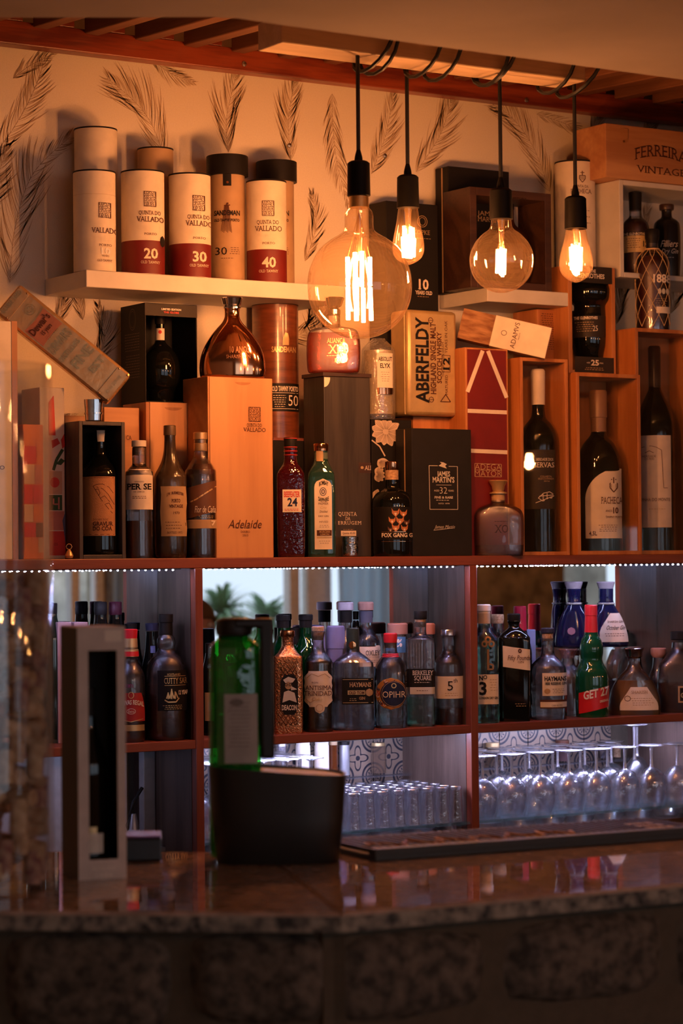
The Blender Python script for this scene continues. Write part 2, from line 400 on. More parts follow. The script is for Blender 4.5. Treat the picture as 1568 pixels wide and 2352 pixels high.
wallf = struct('wall_front', mf, m_stone2, smooth=0)
m_frame = pm('white_window_frame', (.85, .85, .83), .5)
m_pane = glass('window_pane', (.97, .98, 1), .02, f0=.04, edge=.5)
m_voile = None
mt, nt, out = nm('pale_blue_curtain'); tl = nd(nt, 'ShaderNodeBsdfTranslucent'); tl.inputs[0].default_value = (.55, .74, .90, 1)
df = nd(nt, 'ShaderNodeBsdfDiffuse'); df.inputs[0].default_value = (.5, .66, .8, 1); mx = nd(nt, 'ShaderNodeMixShader', i_0=.4)
nt.links.new(tl.outputs[0], mx.inputs[1]); nt.links.new(df.outputs[0], mx.inputs[2]); nt.links.new(mx.outputs[0], out.inputs[0]); m_voile = mt
def window(n, xa, xb, mull, T=2.45):
    f = M(); t = .05
    f.box(xa, xb, YB - .2, YB - .14, .7, .7 + t).box(xa, xb, YB - .2, YB - .14, T - t, T)
    o = struct('window_%d' % n, f, m_frame, smooth=0)
    for q in (xa, xb - t): M().box(q, q + t, YB - .2, YB - .14, .7 + t, T - t).build('window_frame', m_frame, o, smooth=0)
    for q, wd_ in mull: M().box(q, q + wd_, YB - .21, YB - .13, .7 + t, T - t).build('mullion', m_frame, o, smooth=0)
    M().box(xa + t, xb - t, YB - .178, YB - .17, .7 + t, T - t).build('window_pane', m_pane, o, smooth=0)
window(1, wx[1], wx[2], [(vx(188), .05), (vx(246), .05)])
window(2, wx[3], wx[4], [(vx(692), .07), (vx(733), .17)])
window(3, wx[5], wx[6], [], 1.70)
window(4, we[1], we[2], [(.3, .05)]); window(5, we[3], we[4], [(3.2, .05)])  # windows added out of view to throw daylight on the bar front
def curtain(xa, xb, y, ya, label, amp, nfold):
    g = M(); N = 60; b = []
    for j in range(14):
        z = ya + (2.42 - ya) * j / 13
        for i in range(N + 1):
            t = i / N; b.append((xa + (xb - xa) * t, y + amp * math.sin(t * nfold * 6.283 + math.sin(j * .5) * .6), z))
    g.v = b
    for j in range(13):
        for i in range(N): g.f.append((j * (N + 1) + i, j * (N + 1) + i + 1, (j + 1) * (N + 1) + i + 1, (j + 1) * (N + 1) + i))
    o = g.build('window_curtain', m_voile, None, smooth=60); return tag(o, label, 'curtain')
curtain(vx(765), vx(900), YB + .05, .75, 'pale blue curtain over the window mirrored beside the broad white post', .025, 5)
curtain(vx(248), vx(286), YB + .05, .75, 'gathered pale curtain mirrored at the upper left shelf bay', .03, 2)
# sunlit stone wall outside the windows
ext = M().box(vx(60), vx(735), YB - 2.2, YB - 1.9, -.2, 3.4).box(vx(1200) , vx(1650), YB - 1.5, YB - 1.2, -.2, 3.4).build('wall_courtyard', m_ext, None, smooth=0); ext['kind'] = 'structure'
# potted spiky plant by the window
m_leaf = pm('spiky_leaf', (.26, .44, .26), .45, col2=(.16, .32, .16)); m_pot = pm('clay_pot', (.30, .12, .06), .8)
def spiky(u, v, label, zp, dy=1.0):
    Pv = wp(u, v, YV + dy); base = Vector((Pv.x, YB - dy, 0)); e = empty('potted_plant', label, 'plant', base, group='spiky plants by the window')
    M().lathe([(0, .14), (.02, .15), (.30, .19), (.32, .20), (.32, .17), (.28, .16)], 24).build('pot', m_pot, e)
    M().tube([(0, 0, .25), (.02, .01, .6), (0, 0, Pv.z - .05)], [.025, .02, .018], 8).build('stem', m_pot, e)
    g = M(); rr = random.Random(int(u)); zc = Pv.z - .05
    for k in range(130):
        a = rr.uniform(0, 6.283); L = rr.uniform(.28, .52); el = rr.uniform(-.2, 1.35); pts = []
        for j in range(7):
            t = j / 6; r = L * t * math.cos(el) * (1 + .15 * t); z = L * t * math.sin(el) - .55 * L * t * t
            pts.append((r * math.cos(a), r * math.sin(a), zc + z))
        b = len(g.v); sx, sy = -math.sin(a), math.cos(a)
        for j, p in enumerate(pts):
            wdt = .022 * (1 - (j / 6) ** 2) + .001; g.v += [(p[0] + sx * wdt, p[1] + sy * wdt, p[2]), (p[0] - sx * wdt, p[1] - sy * wdt, p[2] )]
        for j in range(6): g.f.append((b + 2 * j, b + 2 * j + 1, b + 2 * j + 3, b + 2 * j + 2))
    o = g.build('leaves', m_leaf, e, smooth=60); o['kind'] = 'stuff'
spiky(510, 1395, 'spiky green plant mirrored at the left of the middle bay', 1.2)
spiky(612, 1415, 'spiky green plant mirrored at the centre of the middle bay', 1.2, 1.45)

# ---- wallpaper fronds (flat print on the wall), one part each
def frond(pts, L, ang=.62, dens=1., dark=1.):
    L *= 1.3; dark = min(1, L / 80) * .75; dens = 1.45 * (max(.45, L / 90) if L < 60 else 1)
    P = [wp(u, v, YW) for u, v in pts]; n = 26; cur = []
    for i in range(n + 1):
        t = i / n * (len(P) - 1); k = min(int(t), len(P) - 2); q = t - k
        p0, p1, p2, p3 = P[max(k - 1, 0)], P[k], P[k + 1], P[min(k + 2, len(P) - 1)]
        cur.append(.5 * (2 * p1 + (p2 - p0) * q + (2 * p0 - 5 * p1 + 4 * p2 - p3) * q * q + (3 * p1 - p0 - 3 * p2 + p3) * q ** 3))
    g = M(); yy = YW - .0006; Lm = L * .001
    def stroke(a, d, ln, wd_, bend):
        b = len(g.v); pr = Vector((-d.z, 0, d.x)); K = 4
        for j in range(K + 1):
            t = j / K; c = a + d * ln * t + pr * bend * ln * t * t; ww = wd_ * (math.sin(min(1, t * 1.5 + .15) * 3.14 * .62) if t < .99 else .12)
            g.v += [(c.x + pr.x * ww, yy, c.z + pr.z * ww), (c.x - pr.x * ww, yy, c.z - pr.z * ww)]
        for j in range(K): g.f.append((b + 2 * j, b + 2 * j + 2, b + 2 * j + 3, b + 2 * j + 1))
    nb = int(34 * dens)
    for i in range(nb):
        t = (i + random.random() * .6) / nb; k = min(int(t * n), n - 1); c = cur[k].lerp(cur[k + 1], t * n - k); d = (cur[k + 1] - cur[k]).normalized()
        env = (.45 + .55 * math.sin(3.14 * min(1, t * 1.15))) * (1.05 - .55 * t)
        for sgn in (1, -1):
            if random.random() < .1: continue
            a = sgn * (ang + random.uniform(-.12, .12)); dd = Vector((d.x * math.cos(a) - d.z * math.sin(a), 0, d.x * math.sin(a) + d.z * math.cos(a)))
            stroke(c, dd, Lm * env * random.uniform(.7, 1.15), random.choice((.0006, .001, .0014, .0021)) * dark, -sgn * .22)
    for k in range(n): stroke(cur[k], (cur[k + 1] - cur[k]).normalized(), (cur[k + 1] - cur[k]).length, .0008, 0)
    g.build('printed_frond', m_frond, wallb, smooth=0)
for a in [([(-30, 380), (40, 280), (85, 190), (112, 100)], 75), ([(22, 650), (35, 520), (75, 400), (160, 315)], 110), ([(378, 365), (345, 280), (300, 225), (245, 180)], 105),
          ([(345, 130), (385, 165), (445, 190)], 45), ([(524, 350), (520, 270), (548, 150)], 85), ([(668, 370), (662, 270), (680, 175)], 75),
          ([(762, 215), (765, 300), (775, 380), (800, 470)], 70), ([(852, 400), (885, 310), (905, 205)], 70), ([(955, 395), (1010, 310), (1038, 225)], 95),
          ([(1262, 440), (1225, 340), (1175, 270), (1130, 240)], 95), ([(1352, 350), (1375, 270), (1400, 262)], 55),
          ([(1480, 330), (1495, 285), (1500, 270)], 60), ([(1232, 262), (1300, 285), (1320, 300)], 45), ([(190, 735), (182, 700), (178, 670)], 45), ([(130, 745), (150, 690)], 45),
          ([(700, 600), (725, 520), (715, 440)], 55), ([(1415, 745), (1425, 690), (1440, 640)], 60), ([(1540, 720), (1555, 680), (1590, 660)], 70), ([(1480, 560), (1478, 510), (1495, 450)], 45),
          ([(640, 780), (700, 760), (720, 700)], 60), ([(740, 840), (730, 760), (745, 700)], 70), ([(210, 850), (240, 780), (225, 700)], 60), ([(1210, 760), (1230, 725), (1240, 700)], 55),
          ([(900, 700), (880, 600), (900, 520)], 60), ([(30, 180), (70, 150), (130, 120)], 40), ([(-60, 520), (-20, 440), (20, 330)], 80)]:
    frond(*a)
# seam of the wallpaper and two screws
m_screw = pm('bright_screw', (.7, .66, .6), .25, metal=1.)
for u, v in ((664, 334), (883, 358)):
    p = wp(u, v, YW - .001); M().lathe([(0, .006), (.003, .005), (.004, .002)], 12).build('screw', m_screw, wallb).matrix_local = Matrix.Translation(p) @ Matrix.Rotation(R_(90), 4, 'X')

# ---- slatted wooden canopy under the ceiling
ZB0 = wp(784, 196, 4.75).z; ZB1 = ZB0 + .052
can = empty('slatted_canopy', 'red stained wooden canopy of parallel slats above the wallpapered wall', 'canopy', (3.2, YW, ZB0))
def loc(o, root): return o
XA, XB = 1.2, 6.0
M().box(XA - 3.2, XB - 3.2, -.075, -.035, 0, ZB1 - ZB0).build('ledger_beam', m_beam, can, bevel=.003, smooth=0)
sk = R_(-8)
x = XA + .05; i = 0
while x < XB:
    g = M().box(-.019, .019, -2.2, .0, 0, .075).build('slat', m_slat, can, bevel=.003, smooth=0, loc=(x - 3.2, -.078, ZB1 - ZB0 - .012)); g.rotation_euler = (0, 0, R_(9)); g.matrix_parent_inverse = Matrix.Identity(4)
    M().box(-.024, .024, -.0, .02, 0, .03).build('spacer_block', m_beam, can, bevel=.002, smooth=0, loc=(x - 3.2 + .062, -.074, ZB1 - ZB0))
    x += .124; i += 1
M().box(XA - 3.2, XB - 3.2, -2.30, -2.22, .03, .12).build('outer_beam', m_beam, can, smooth=0)
for u, v in ((560, 147), (1208, 230)):
    p = wp(u, v, YW - .075); M().lathe([(0, .0065), (.002, .006), (.003, .003)], 12).build('screw', m_screw, can).matrix_local = Matrix.Translation((p.x - 3.2, -.0755, p.z - ZB0)) @ Matrix.Rotation(R_(90), 4, 'X')
# hanging light beam with wound flex
YP = 4.0
zpb = wp(1000, 143, YP - .045).z
xa, xb = wp(646, 100, YP - .045).x, wp(1345, 190, YP - .045).x
lb = empty('hanging_beam', 'pale wooden beam slung below the slats, wound with black lamp flex', 'beam', ((xa + xb) / 2, YP, zpb))
hl = (xb - xa) / 2
M().box(-hl, hl, -.045, .045, 0, .055).build('beam_board', m_lwood, lb, bevel=.003, smooth=0)
m_flex = pm('black_flex', (.01, .01, .01), .45)
def loop(u, sway, ex=1.):
    p = wp(u, 140, YP).x - (xa + xb) / 2; pts = []
    for k in range(17):
        t = 2 * math.pi * k / 16; c, s_ = math.cos(t), math.sin(t); rx = .052 * ex
        pts.append((p + sway * s_ * .5 + sway * t * .04, rx * c * 1.15, .028 + .046 * s_ * ex))
    M().tube(pts, .0042, 6).build('flex_loop', m_flex, lb)
for u, sw, ex in ((850, .05, 1.15), (866, .02, 1.2), (965, .035, 1.1), (1010, .03, 1.15), (1122, .02, 1.1), (1132, .05, 1.1), (1270, .03, 1.1), (1320, .07, 1.2)): loop(u, sw, ex)

# ---- lowered plaster soffit over the bar
ZP = 2.32
def sof(u, v): p = wz(u, v, ZP); return (p.x, p.y)
c0 = sof(575, 49); cr = sof(1568, 187)
dx = (cr[0] - c0[0]); dirx = (1.0, (cr[1] - c0[1]) / dx)
farR = (c0[0] + 9.0, c0[1] + 9.0 * dirx[1] * .0 + (cr[1] - c0[1]) )
curve = [sof(a, b) for a, b in ((0, 44), (300, 44), (480, 43), (540, 46), (600, 55), (660, 64), (780, 80), (1100, 124), (1568, 187))]
lft = (c0[0] - 2.4, c0[1] + 2.4 * math.tan(PHI))
poly = [lft] + curve + [(9.5, cr[1] + .02), (9.5, -.2), (-.9, -.2)]
if lft[1] > YW - .8: lft = (lft[0], YW - .8); poly[0] = lft
g = M().prism([(p[0], p[1]) for p in poly][::-1], ZP, 2.819)
so = g.build('ceiling_soffit', m_plaster, None, smooth=0, bevel=.012); so['kind'] = 'structure'

# ================================================================== back bar cabinet
XD = [wp(u, 1500, YF).x for u in (-150, -132, 449, 467, 1080, 1097, 1612, 1630)]
BT = .022
cab = empty('back_bar_cabinet', 'mahogany shelving unit with mirrored bays behind the bar', 'cabinet', ((XD[0] + XD[7]) / 2, YF + .15, .0))
cx0, cy0 = cab.location.x, cab.location.y
def cbox(name, a, b, c, d, e, f, mat, bev=.0015, lab=None): return M().box(a - cx0, b - cx0, c - cy0, d - cy0, e, f).build(name, mat, cab, bevel=bev, smooth=0, label=lab)
cbox('top_board', XD[0], XD[7] + .4, YF, YW - .002, ZS - BT, ZS, m_cab)
for a, b in ((0, 1), (2, 3), (4, 5), (6, 7)):
    cbox('upright', XD[a], XD[b], YF, YM, .80, ZS - BT, m_cabv)
    cbox('deep_panel', XD[a] + .001, XD[b] - .001, YM, YN, .816, ZM - .02, m_panel, 0)
for a, b in ((1, 2), (3, 4), (5, 6)):
    cbox('mid_shelf', XD[a], XD[b], YF + .002, YM - .001, ZM - .019, ZM, m_cab)
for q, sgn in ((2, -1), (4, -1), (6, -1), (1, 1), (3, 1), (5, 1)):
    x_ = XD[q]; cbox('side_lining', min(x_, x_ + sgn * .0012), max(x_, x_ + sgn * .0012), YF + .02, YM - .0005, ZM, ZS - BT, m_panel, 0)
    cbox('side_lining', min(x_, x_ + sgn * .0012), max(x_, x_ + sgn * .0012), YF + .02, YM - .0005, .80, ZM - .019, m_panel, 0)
m_mirror = pm('mirror', (.86, .90, .92), .0, metal=1., col2=(.86, .90, .92))
for a, b in ((1, 2), (3, 4), (5, 6)):
    cbox('mirror', XD[a] + .001, XD[b] - .001, YM, YM + .005, ZM - .018, ZS - BT - .001, m_mirror, 0, 'silvered mirror at the back of the bay')
cbox('base_cabinet', XD[0], XD[7] + .4, YF + .03, YN, 0.0, .80, m_cabv)
cbox('counter_slab', XD[0], XD[7] + .4, YF + .0, YN, .80, .815, m_panel)
# niche back wall tiled with patterned squares, each tile a piece
mt, nt, out = nm('patterned_tile'); tcn = nd(nt, 'ShaderNodeTexCoord'); b_ = nd(nt, 'ShaderNodeBsdfPrincipled', i_Roughness=.35)
sx = nd(nt, 'ShaderNodeSeparateXYZ'); nt.links.new(tcn.outputs['Object'], sx.inputs[0])
def mth(op, a, b=None, c=None):
    n = nd(nt, 'ShaderNodeMath', operation=op)
    for i_, q in enumerate((a, b, c)):
        if q is None: continue
        if isinstance(q, (int, float)): n.inputs[i_].default_value = q
        else: nt.links.new(q, n.inputs[i_])
    return n.outputs[0]
TS = .088
X_, Z_ = mth('MULTIPLY', sx.outputs['X'], .15 / TS), mth('MULTIPLY', sx.outputs['Z'], .15 / TS)
r1 = mth('SQRT', mth('ADD', mth('MULTIPLY', X_, X_), mth('MULTIPLY', Z_, Z_)))
ang_ = mth('ARCTAN2', Z_, X_)
pet = mth('MULTIPLY_ADD', mth('COSINE', mth('MULTIPLY', ang_, 4.)), .014, .034)
ringm = mth('LESS_THAN', mth('ABSOLUTE', mth('SUBTRACT', r1, pet)), .0042)
ax, az = mth('SUBTRACT', mth('ABSOLUTE', X_), .075), mth('SUBTRACT', mth('ABSOLUTE', Z_), .075)
r2 = mth('SQRT', mth('ADD', mth('MULTIPLY', ax, ax), mth('MULTIPLY', az, az)))
arc2 = mth('LESS_THAN', mth('ABSOLUTE', mth('SUBTRACT', r2, .052)), .0045); arc3 = mth('LESS_THAN', mth('ABSOLUTE', mth('SUBTRACT', r2, .036)), .003)
an2 = mth('ARCTAN2', az, ax); lf = mth('LESS_THAN', mth('ABSOLUTE', mth('SUBTRACT', r2, mth('MULTIPLY_ADD', mth('COSINE', mth('MULTIPLY', an2, 12.)), .008, .018))), .0045)
dot = mth('LESS_THAN', r1, .01)
msk = mth('MAXIMUM', mth('MAXIMUM', ringm, arc2), mth('MAXIMUM', mth('MAXIMUM', arc3, lf), dot))
mxc = nd(nt, 'ShaderNodeMix', data_type='RGBA'); nt.links.new(msk, mxc.inputs[0]); mxc.inputs[6].default_value = (.24, .17, .12, 1); mxc.inputs[7].default_value = (.02, .02, .03, 1)
nt.links.new(mxc.outputs[2], b_.inputs['Base Color']); nt.links.new(b_.outputs[0], out.inputs[0]); m_tile = mt
zt0 = .815; cbox('niche_backing', XD[0], XD[7] + .4, YN, YN + .005, .80, ZM - .02, m_mortar, 0)
tile_me = None
for a, b in ((3, 4), (5, 6)):
    x = XD[a] + .004
    while x < XD[b] - .01:
        for row in range(4):
            wdt = min(TS - .003, XD[b] - .004 - x); zz = ZM - .02 - .004 - TS * (row + 1) + TS / 2 - .02
            if zz - TS / 2 < .815: continue
            if wdt < TS - .02: continue
            o = M().box(-(TS - .003) / 2, (TS - .003) / 2, -.006, 0, -(TS - .003) / 2, (TS - .003) / 2).build('tile', m_tile, cab, bevel=.001, smooth=0) if tile_me is None else bpy.data.objects.new('tile', tile_me)
            if tile_me is None: tile_me = o.data
            else: link(o, cab)
            o.location = (x + TS / 2 - cx0, YN - .0005 - cy0, zz)
        x += TS
m_niche_w = pm('white_painted_panel', (.85, .85, .88), .6)
cbox('niche_panel', XD[1], XD[2] - .02, YN - .006, YN - .001, .815, ZM - .03, m_niche_w, 0, 'plain white panel behind the left lower bay')
# glass shelves
m_gedge = glass('green_edged_glass', (.86, .95, .93), .10, (.25, .55, .6), f0=.08, edge=.8)
for a, b in ((3, 4), (5, 6)):
    gs = M().box(-(XD[b] - XD[a] - .004) / 2, (XD[b] - XD[a] - .004) / 2, -.14, .14, -.006, 0).build('glass_shelf', m_gedge, None, smooth=0, loc=((XD[a] + XD[b]) / 2, YF + .145, ZG))
    tag(gs, 'green-edged glass shelf under the rows of small tumblers' if a == 3 else 'green-edged glass shelf under the upturned stemmed glasses', 'shelf')
    g = M()
    for sx_ in (-1, 1):
        for yy in (-.1, .1): g.box(sx_ * ((XD[b] - XD[a]) / 2 - .02) - .004, sx_ * ((XD[b] - XD[a]) / 2 - .02) + .004, yy - .004, yy + .004, -(ZG - .815) , -.0062)
    o = g.build('shelf_support', m_chrome, gs, smooth=0)
# LED strips: under the top board and under the mid shelves
m_led = emis('led_diode', COOL, LED); m_led2 = emis('led_diode_bright', COOL, LED * 1.5); m_led3 = emis('added_fill_diode', COOL, LED * .25); m_strip = pm('led_tape', (.08, .08, .08), .5)
def led(xa_, xb_, z, y, label, dens=.0165, k=.62, mt=None):
    e = empty('led_strip', label, 'light strip', ((xa_ + xb_) / 2, y, z)); h = (xb_ - xa_) / 2
    M().box(-h, h, -.004, .004, -.0015, 0).build('tape', m_strip, e, smooth=0)
    g = M(); n = int(2 * h / dens); s_ = .0017 * k
    for i in range(n):
        q = -h + (i + .5) * dens; g.box(q - s_, q + s_, -s_, s_, -.0035, -.0016)
    o = g.build('diode', mt or m_led, e, smooth=0); o['kind'] = 'stuff'
z1 = ZS - BT - .0005
led(XD[1] + .03, XD[2] - .03, z1, YF + .011, 'strip of white diodes under the cabinet top in the left bay')
led(XD[3] + .012, XD[4] - .03, z1, YF + .011, 'strip of white diodes under the cabinet top in the middle bay')
led(XD[5] + .012, XD[6] - .03, z1, YF + .011, 'strip of white diodes under the cabinet top in the right bay')
z2 = ZM - .0195
led(XD[3] + .04, XD[4] - .06, z2, YF + .09, 'strip of white diodes hidden under the middle bay shelf, over the tumblers', k=1.25, mt=m_led2)
led(XD[5] + .04, XD[6] - .06, z2, YF + .09, 'strip of white diodes hidden under the right bay shelf, over the stemmed glasses', k=1.25, mt=m_led2)

led(XD[1] + .05, XD[2] - .12, z2, YF + .10, 'dim diode strip added under the left bay shelf to brighten the bay', mt=m_led3)  # strip added to lift the white panel; no source known here
# ================================================================== front bar
ZC = 1.01
def bar(u, v): p = wz(u, v, ZC); return (p.x, p.y)
pc = bar(782, 2097); pl = bar(0, 2092); pr = bar(1568, 2030)
dl = Vector((pl[0] - pc[0], pl[1] - pc[1])).normalized(); dr_ = Vector((pr[0] - pc[0], pr[1] - pc[1])).normalized()
A = Vector(pc) + dl * 1.1; B = Vector(pc) + dr_ * 2.6
nl = Vector((-dl.y, dl.x)); nl = nl if nl.y > 0 else -nl; nr = Vector((-dr_.y, dr_.x)); nr = nr if nr.y > 0 else -nr
WB = .62
bl = A + nl * WB; br = B + nr * WB
# inner corner = intersection
def isect(p, d, q, e):
    t = ((q.x - p.x) * e.y - (q.y - p.y) * e.x) / (d.x * e.y - d.y * e.x); return p + d * t
ic = isect(Vector(pc) + nl * WB, dl, Vector(pc) + nr * WB, dr_)
barE = empty('bar_counter', 'polished dark granite bar top with rough stone front, angled at its middle', 'bar', (pc[0], pc[1], 0))
def L2(p): return (p[0] - pc[0], p[1] - pc[1])
M().prism([L2(A), L2(pc), L2(ic), L2(bl)], ZC - .0235, ZC).build('left_worktop', m_gran, barE, bevel=.005, smooth=0)
M().prism([L2(pc), L2(B), L2(br), L2(ic)], ZC - .0235, ZC).build('right_worktop', m_gran, barE, bevel=.005, smooth=0)
for p, q, n_ in ((A, Vector(pc), nl), (Vector(pc), B, nr)):
    e0, e1 = p - n_ * .001, q - n_ * .001
    M().prism([L2(e0), L2(e1), L2(e1 + n_ * .003), L2(e0 + n_ * .003)], ZC - .0245, ZC - .005).build('rough_edge', m_granedge, barE, smooth=0)
    a2, b2 = p + n_ * .05, q + n_ * .05
    M().prism([L2(a2), L2(b2), L2(q + n_ * .40), L2(p + n_ * .40)], 0, ZC - .025).build('core_wall', m_mortar, barE, smooth=0)
# irregular granite blocks on the bar front
def block(p, d, n_, s0, s1, z0, z1, seed):
    rr = random.Random(seed); nx, nz = 9, 7; g = M(); j = min(s1 - s0, z1 - z0) * .13
    cor = [(s0 + rr.uniform(0, j), z0 + rr.uniform(0, j)), (s1 - rr.uniform(0, j), z0 + rr.uniform(0, j)), (s1 - rr.uniform(0, j), z1 - rr.uniform(0, j)), (s0 + rr.uniform(0, j), z1 - rr.uniform(0, j))]
    for k in range(nz + 1):
        for i in range(nx + 1):
            a, b = i / nx, k / nz; a2, b2 = a, b
            ss = (cor[0][0] * (1 - a) + cor[1][0] * a) * (1 - b) + (cor[3][0] * (1 - a) + cor[2][0] * a) * b
            zz = (cor[0][1] * (1 - a) + cor[1][1] * a) * (1 - b) + (cor[3][1] * (1 - a) + cor[2][1] * a) * b
            ed = min(a, 1 - a, b, 1 - b); bul = min(1, ed * 7) ** .6
            ss += rr.uniform(-.002, .002); zz += rr.uniform(-.002, .002)
            # round corners
            cxm, czm = (s0 + s1) / 2, (z0 + z1) / 2; rc = abs(a - .5) * abs(b - .5) * 4; ss += (cxm - ss) * .10 * rc ** 2; zz += (czm - zz) * .18 * rc ** 2
            off = -.028 * bul + rr.uniform(-.004, .004) * bul
            q = Vector(p) + d * ss + n_ * (.05 + off + .004); g.v.append((q.x - pc[0], q.y - pc[1], zz))
    for k in range(nz):
        for i in range(nx): g.f.append((k * (nx + 1) + i, k * (nx + 1) + i + 1, (k + 1) * (nx + 1) + i + 1, (k + 1) * (nx + 1) + i))
    g.build('stone', m_stone, barE, smooth=80)
zr = [ZC - .028, ZC - .168, ZC - .34, ZC - .54, ZC - .76, .02]
rr = random.Random(3)
for d, n_, Lm in ((dl, nl, 1.05), (dr_, nr, 2.5)):
    for k in range(5):
        s_ = .01
        while s_ < Lm:
            L = rr.uniform(.17, .28); block(pc, d, n_, s_, min(s_ + L, Lm + .05), zr[k + 1] + rr.uniform(-.01, .025), zr[k] - rr.uniform(.0, .02) * (k > 0), rr.random()); s_ += L + .006
# ================================================================== pendant lamps
m_bulbg = glass('amber_bulb_glass', (1.0, .90, .78), .012, (1, .7, .4), rough=.015, edge=.75, f0=.045, blend=.42)
m_fil = emis('glowing_filament', WARM, BULB)
m_brass = pm('brass', (.75, .5, .22), .3, metal=1.)
m_sock = pm('black_socket', (.004, .0035, .003), .5, spec=.1)
m_stem = glass('bulb_stem_glass', (1, .95, .85), .10, (1, .8, .5), f0=.1)
def pendant(uc, v_soc0, v_soc1, hw_s, v_top, Y, prof, rods, vf0, vf1, rf, label, group, sway=0, collar=None):
    """prof: bulb outline (v, half width); rods: (du, dy m) positions of the filaments between vf0 and vf1"""
    zb = wp(uc, prof[0][0], Y).z; it = Item('pendant_lamp', label, 'lamp', uc, Y, zb, P=wp(uc, (prof[0][0] + v_soc0) / 2, Y), group=group)
    it.lathe('bulb_glass', prof, m_bulbg, main=True, n=40)
    it.lathe('socket', [(v_soc1, hw_s * 1.03), (v_soc1, hw_s * 1.03), (v_soc0 + 14, hw_s * .99), (v_soc0 + 7, hw_s * .97), (v_soc0 + 2, hw_s * .75), (v_soc0, hw_s * .4), (v_soc0, hw_s * .4)], m_sock, n=28)
    it.lathe('cord_grip', [(v_soc0 + 2, hw_s * .36), (v_soc0 - 8, hw_s * .34), (v_soc0 - 26, hw_s * .16), (v_soc0 - 26, hw_s * .16)], m_sock, n=16)
    if collar: it.lathe('brass_collar', [(collar[1], hw_s * .88), (collar[1], hw_s * .88), (collar[0], hw_s * .86), (collar[0], hw_s * .86)], m_brass, n=24)
    zt = zpb + .03 - it.zb; z0 = it.z(v_soc0 - 20); P = []
    for k in range(13):
        t = k / 12; P.append((sway * math.sin(t * 6.28) * .004, -.052 * max(0, (t - .55) / .45) ** 2 * 0, z0 + (zt - z0) * t))
    M().tube(P, .0042, 8).build('cord', m_flex, it.o)
    stem0 = it.z(vf0 + 4)
    M().lathe([(stem0 - .004, .003), (stem0, .0045), (it.z(v_soc1) - .012, .0065), (it.z(v_soc1), .008)], 12).build('glass_stem', m_stem, it.o)
    for (du, dy, a, b, tl) in rods:
        zA, zB = it.z(vf1 if b is None else b), it.z(vf0 if a is None else a)
        M().tube([(it.x(uc + du + tl), dy, zA), (it.x(uc + du), dy * .8, zB)], rf, 8).build('filament', m_fil, it.o, smooth=0)
        M().tube([(it.x(uc + du), dy * .8, zB), (0, 0, it.z(v_soc1) - .03)], .0005, 5).build('support_wire', m_brass, it.o)
    return it
big = [(778, 3), (776, 22), (768, 50), (750, 79), (725, 101), (695, 115), (660, 120), (625, 117), (595, 106), (570, 90), (552, 68), (540, 48), (531, 36), (520, 33), (500, 33), (488, 31), (480, 25), (476, 22)]
pendant(825, 369, 450, 26, 83, YP - .02, big, [(-27, -.01, 592, 655, 0), (-27, -.01, 660, 735, 0), (24, .01, 590, 655, 0), (24, .01, 660, 735, 2), (-10, -.022, 583, 655, 1), (-8, -.02, 660, 738, 0), (6, .022, 575, 655, -1), (8, .02, 660, 738, 0)],
        590, 738, .0040, 'large round clear bulb, the biggest and leftmost of four pendant lamps', 'pendant filament lamps', collar=(452, 477))
st = [(608, 2), (606, 8), (602, 17), (594, 28), (582, 35), (568, 36.5), (550, 35), (530, 31), (510, 27), (490, 24), (478, 22), (476, 21)]
pendant(937, 401, 478, 25, 145, YP + .09, st, [(-13, -.006, 545, 592, 2), (-4, -.012, 542, 594, 1), (6, -.008, 545, 592, -1), (14, .002, 548, 590, -2), (-7, .01, 525, 590, 0), (5, .01, 520, 592, 0)],
        545, 592, .0034, 'teardrop bulb on a black socket, second from the left, overlapping the large globe', 'pendant filament lamps')
gl3 = [(672, 3), (671, 14), (665, 32), (654, 49), (638, 63), (620, 71), (600, 74), (580, 72), (560, 63), (545, 51), (535, 40), (528, 30), (520, 25), (508, 23), (502, 22)]
pendant(1151, 432, 504, 26, 130, YP - .02, gl3, [(-9, -.008, 574, 628, -2), (-1, -.012, 572, 634, 1), (8, .004, 572, 630, -2), (3, .012, 570, 634, -1)],
        572, 632, .0032, 'medium round globe bulb hanging in front of the right floating shelf', 'pendant filament lamps')
st4 = [(649, 2), (647, 8), (642, 19), (633, 30), (620, 37), (606, 39), (588, 37), (568, 32), (548, 27), (532, 24), (526, 22)]
pendant(1322, 450, 526, 25, 195, YP - .0, st4, [(-12, -.006, 568, 620, 2), (-4, -.012, 566, 632, 1), (5, -.01, 566, 632, -1), (12, .002, 568, 622, -2), (0, .01, 566, 632, 0)],
        566, 632, .0034, 'teardrop bulb on a black socket, rightmost of the four pendant lamps', 'pendant filament lamps')

# ================================================================== shared finishes
F = lambda n, c, r=.55, **k: pm('paint_' + n, c, r, scale=25, **{'spec': .5 if max(c) > .1 else .18, **k})
m_cream = F('cream_card', (.80, .70, .55), .6); m_creamd = F('cream_card_shade', (.70, .58, .42), .6); m_red = F('deep_red_card', (.17, .008, .006), .55)
m_ink = F('brown_ink', (.10, .035, .02)); m_inkb = F('black_ink', (.012, .010, .010)); m_whitep = F('white_ink', (.85, .82, .76)); m_gold = pm('gold_print', (.72, .50, .24), .35, metal=.6)
m_redink = F('red_ink', (.65, .04, .03)); m_blk = F('matt_black_card', (.013, .011, .010), .5); m_blk2 = F('charcoal_card', (.035, .027, .022), .5); m_tan = F('tan_card', (.46, .30, .16), .6)
m_pinkw = F('aged_white_label', (.78, .68, .60)); m_label = F('cream_label', (.82, .72, .60)); m_orange = F('orange_leather', (.55, .25, .10), .6, bump=.4, bscale=500)
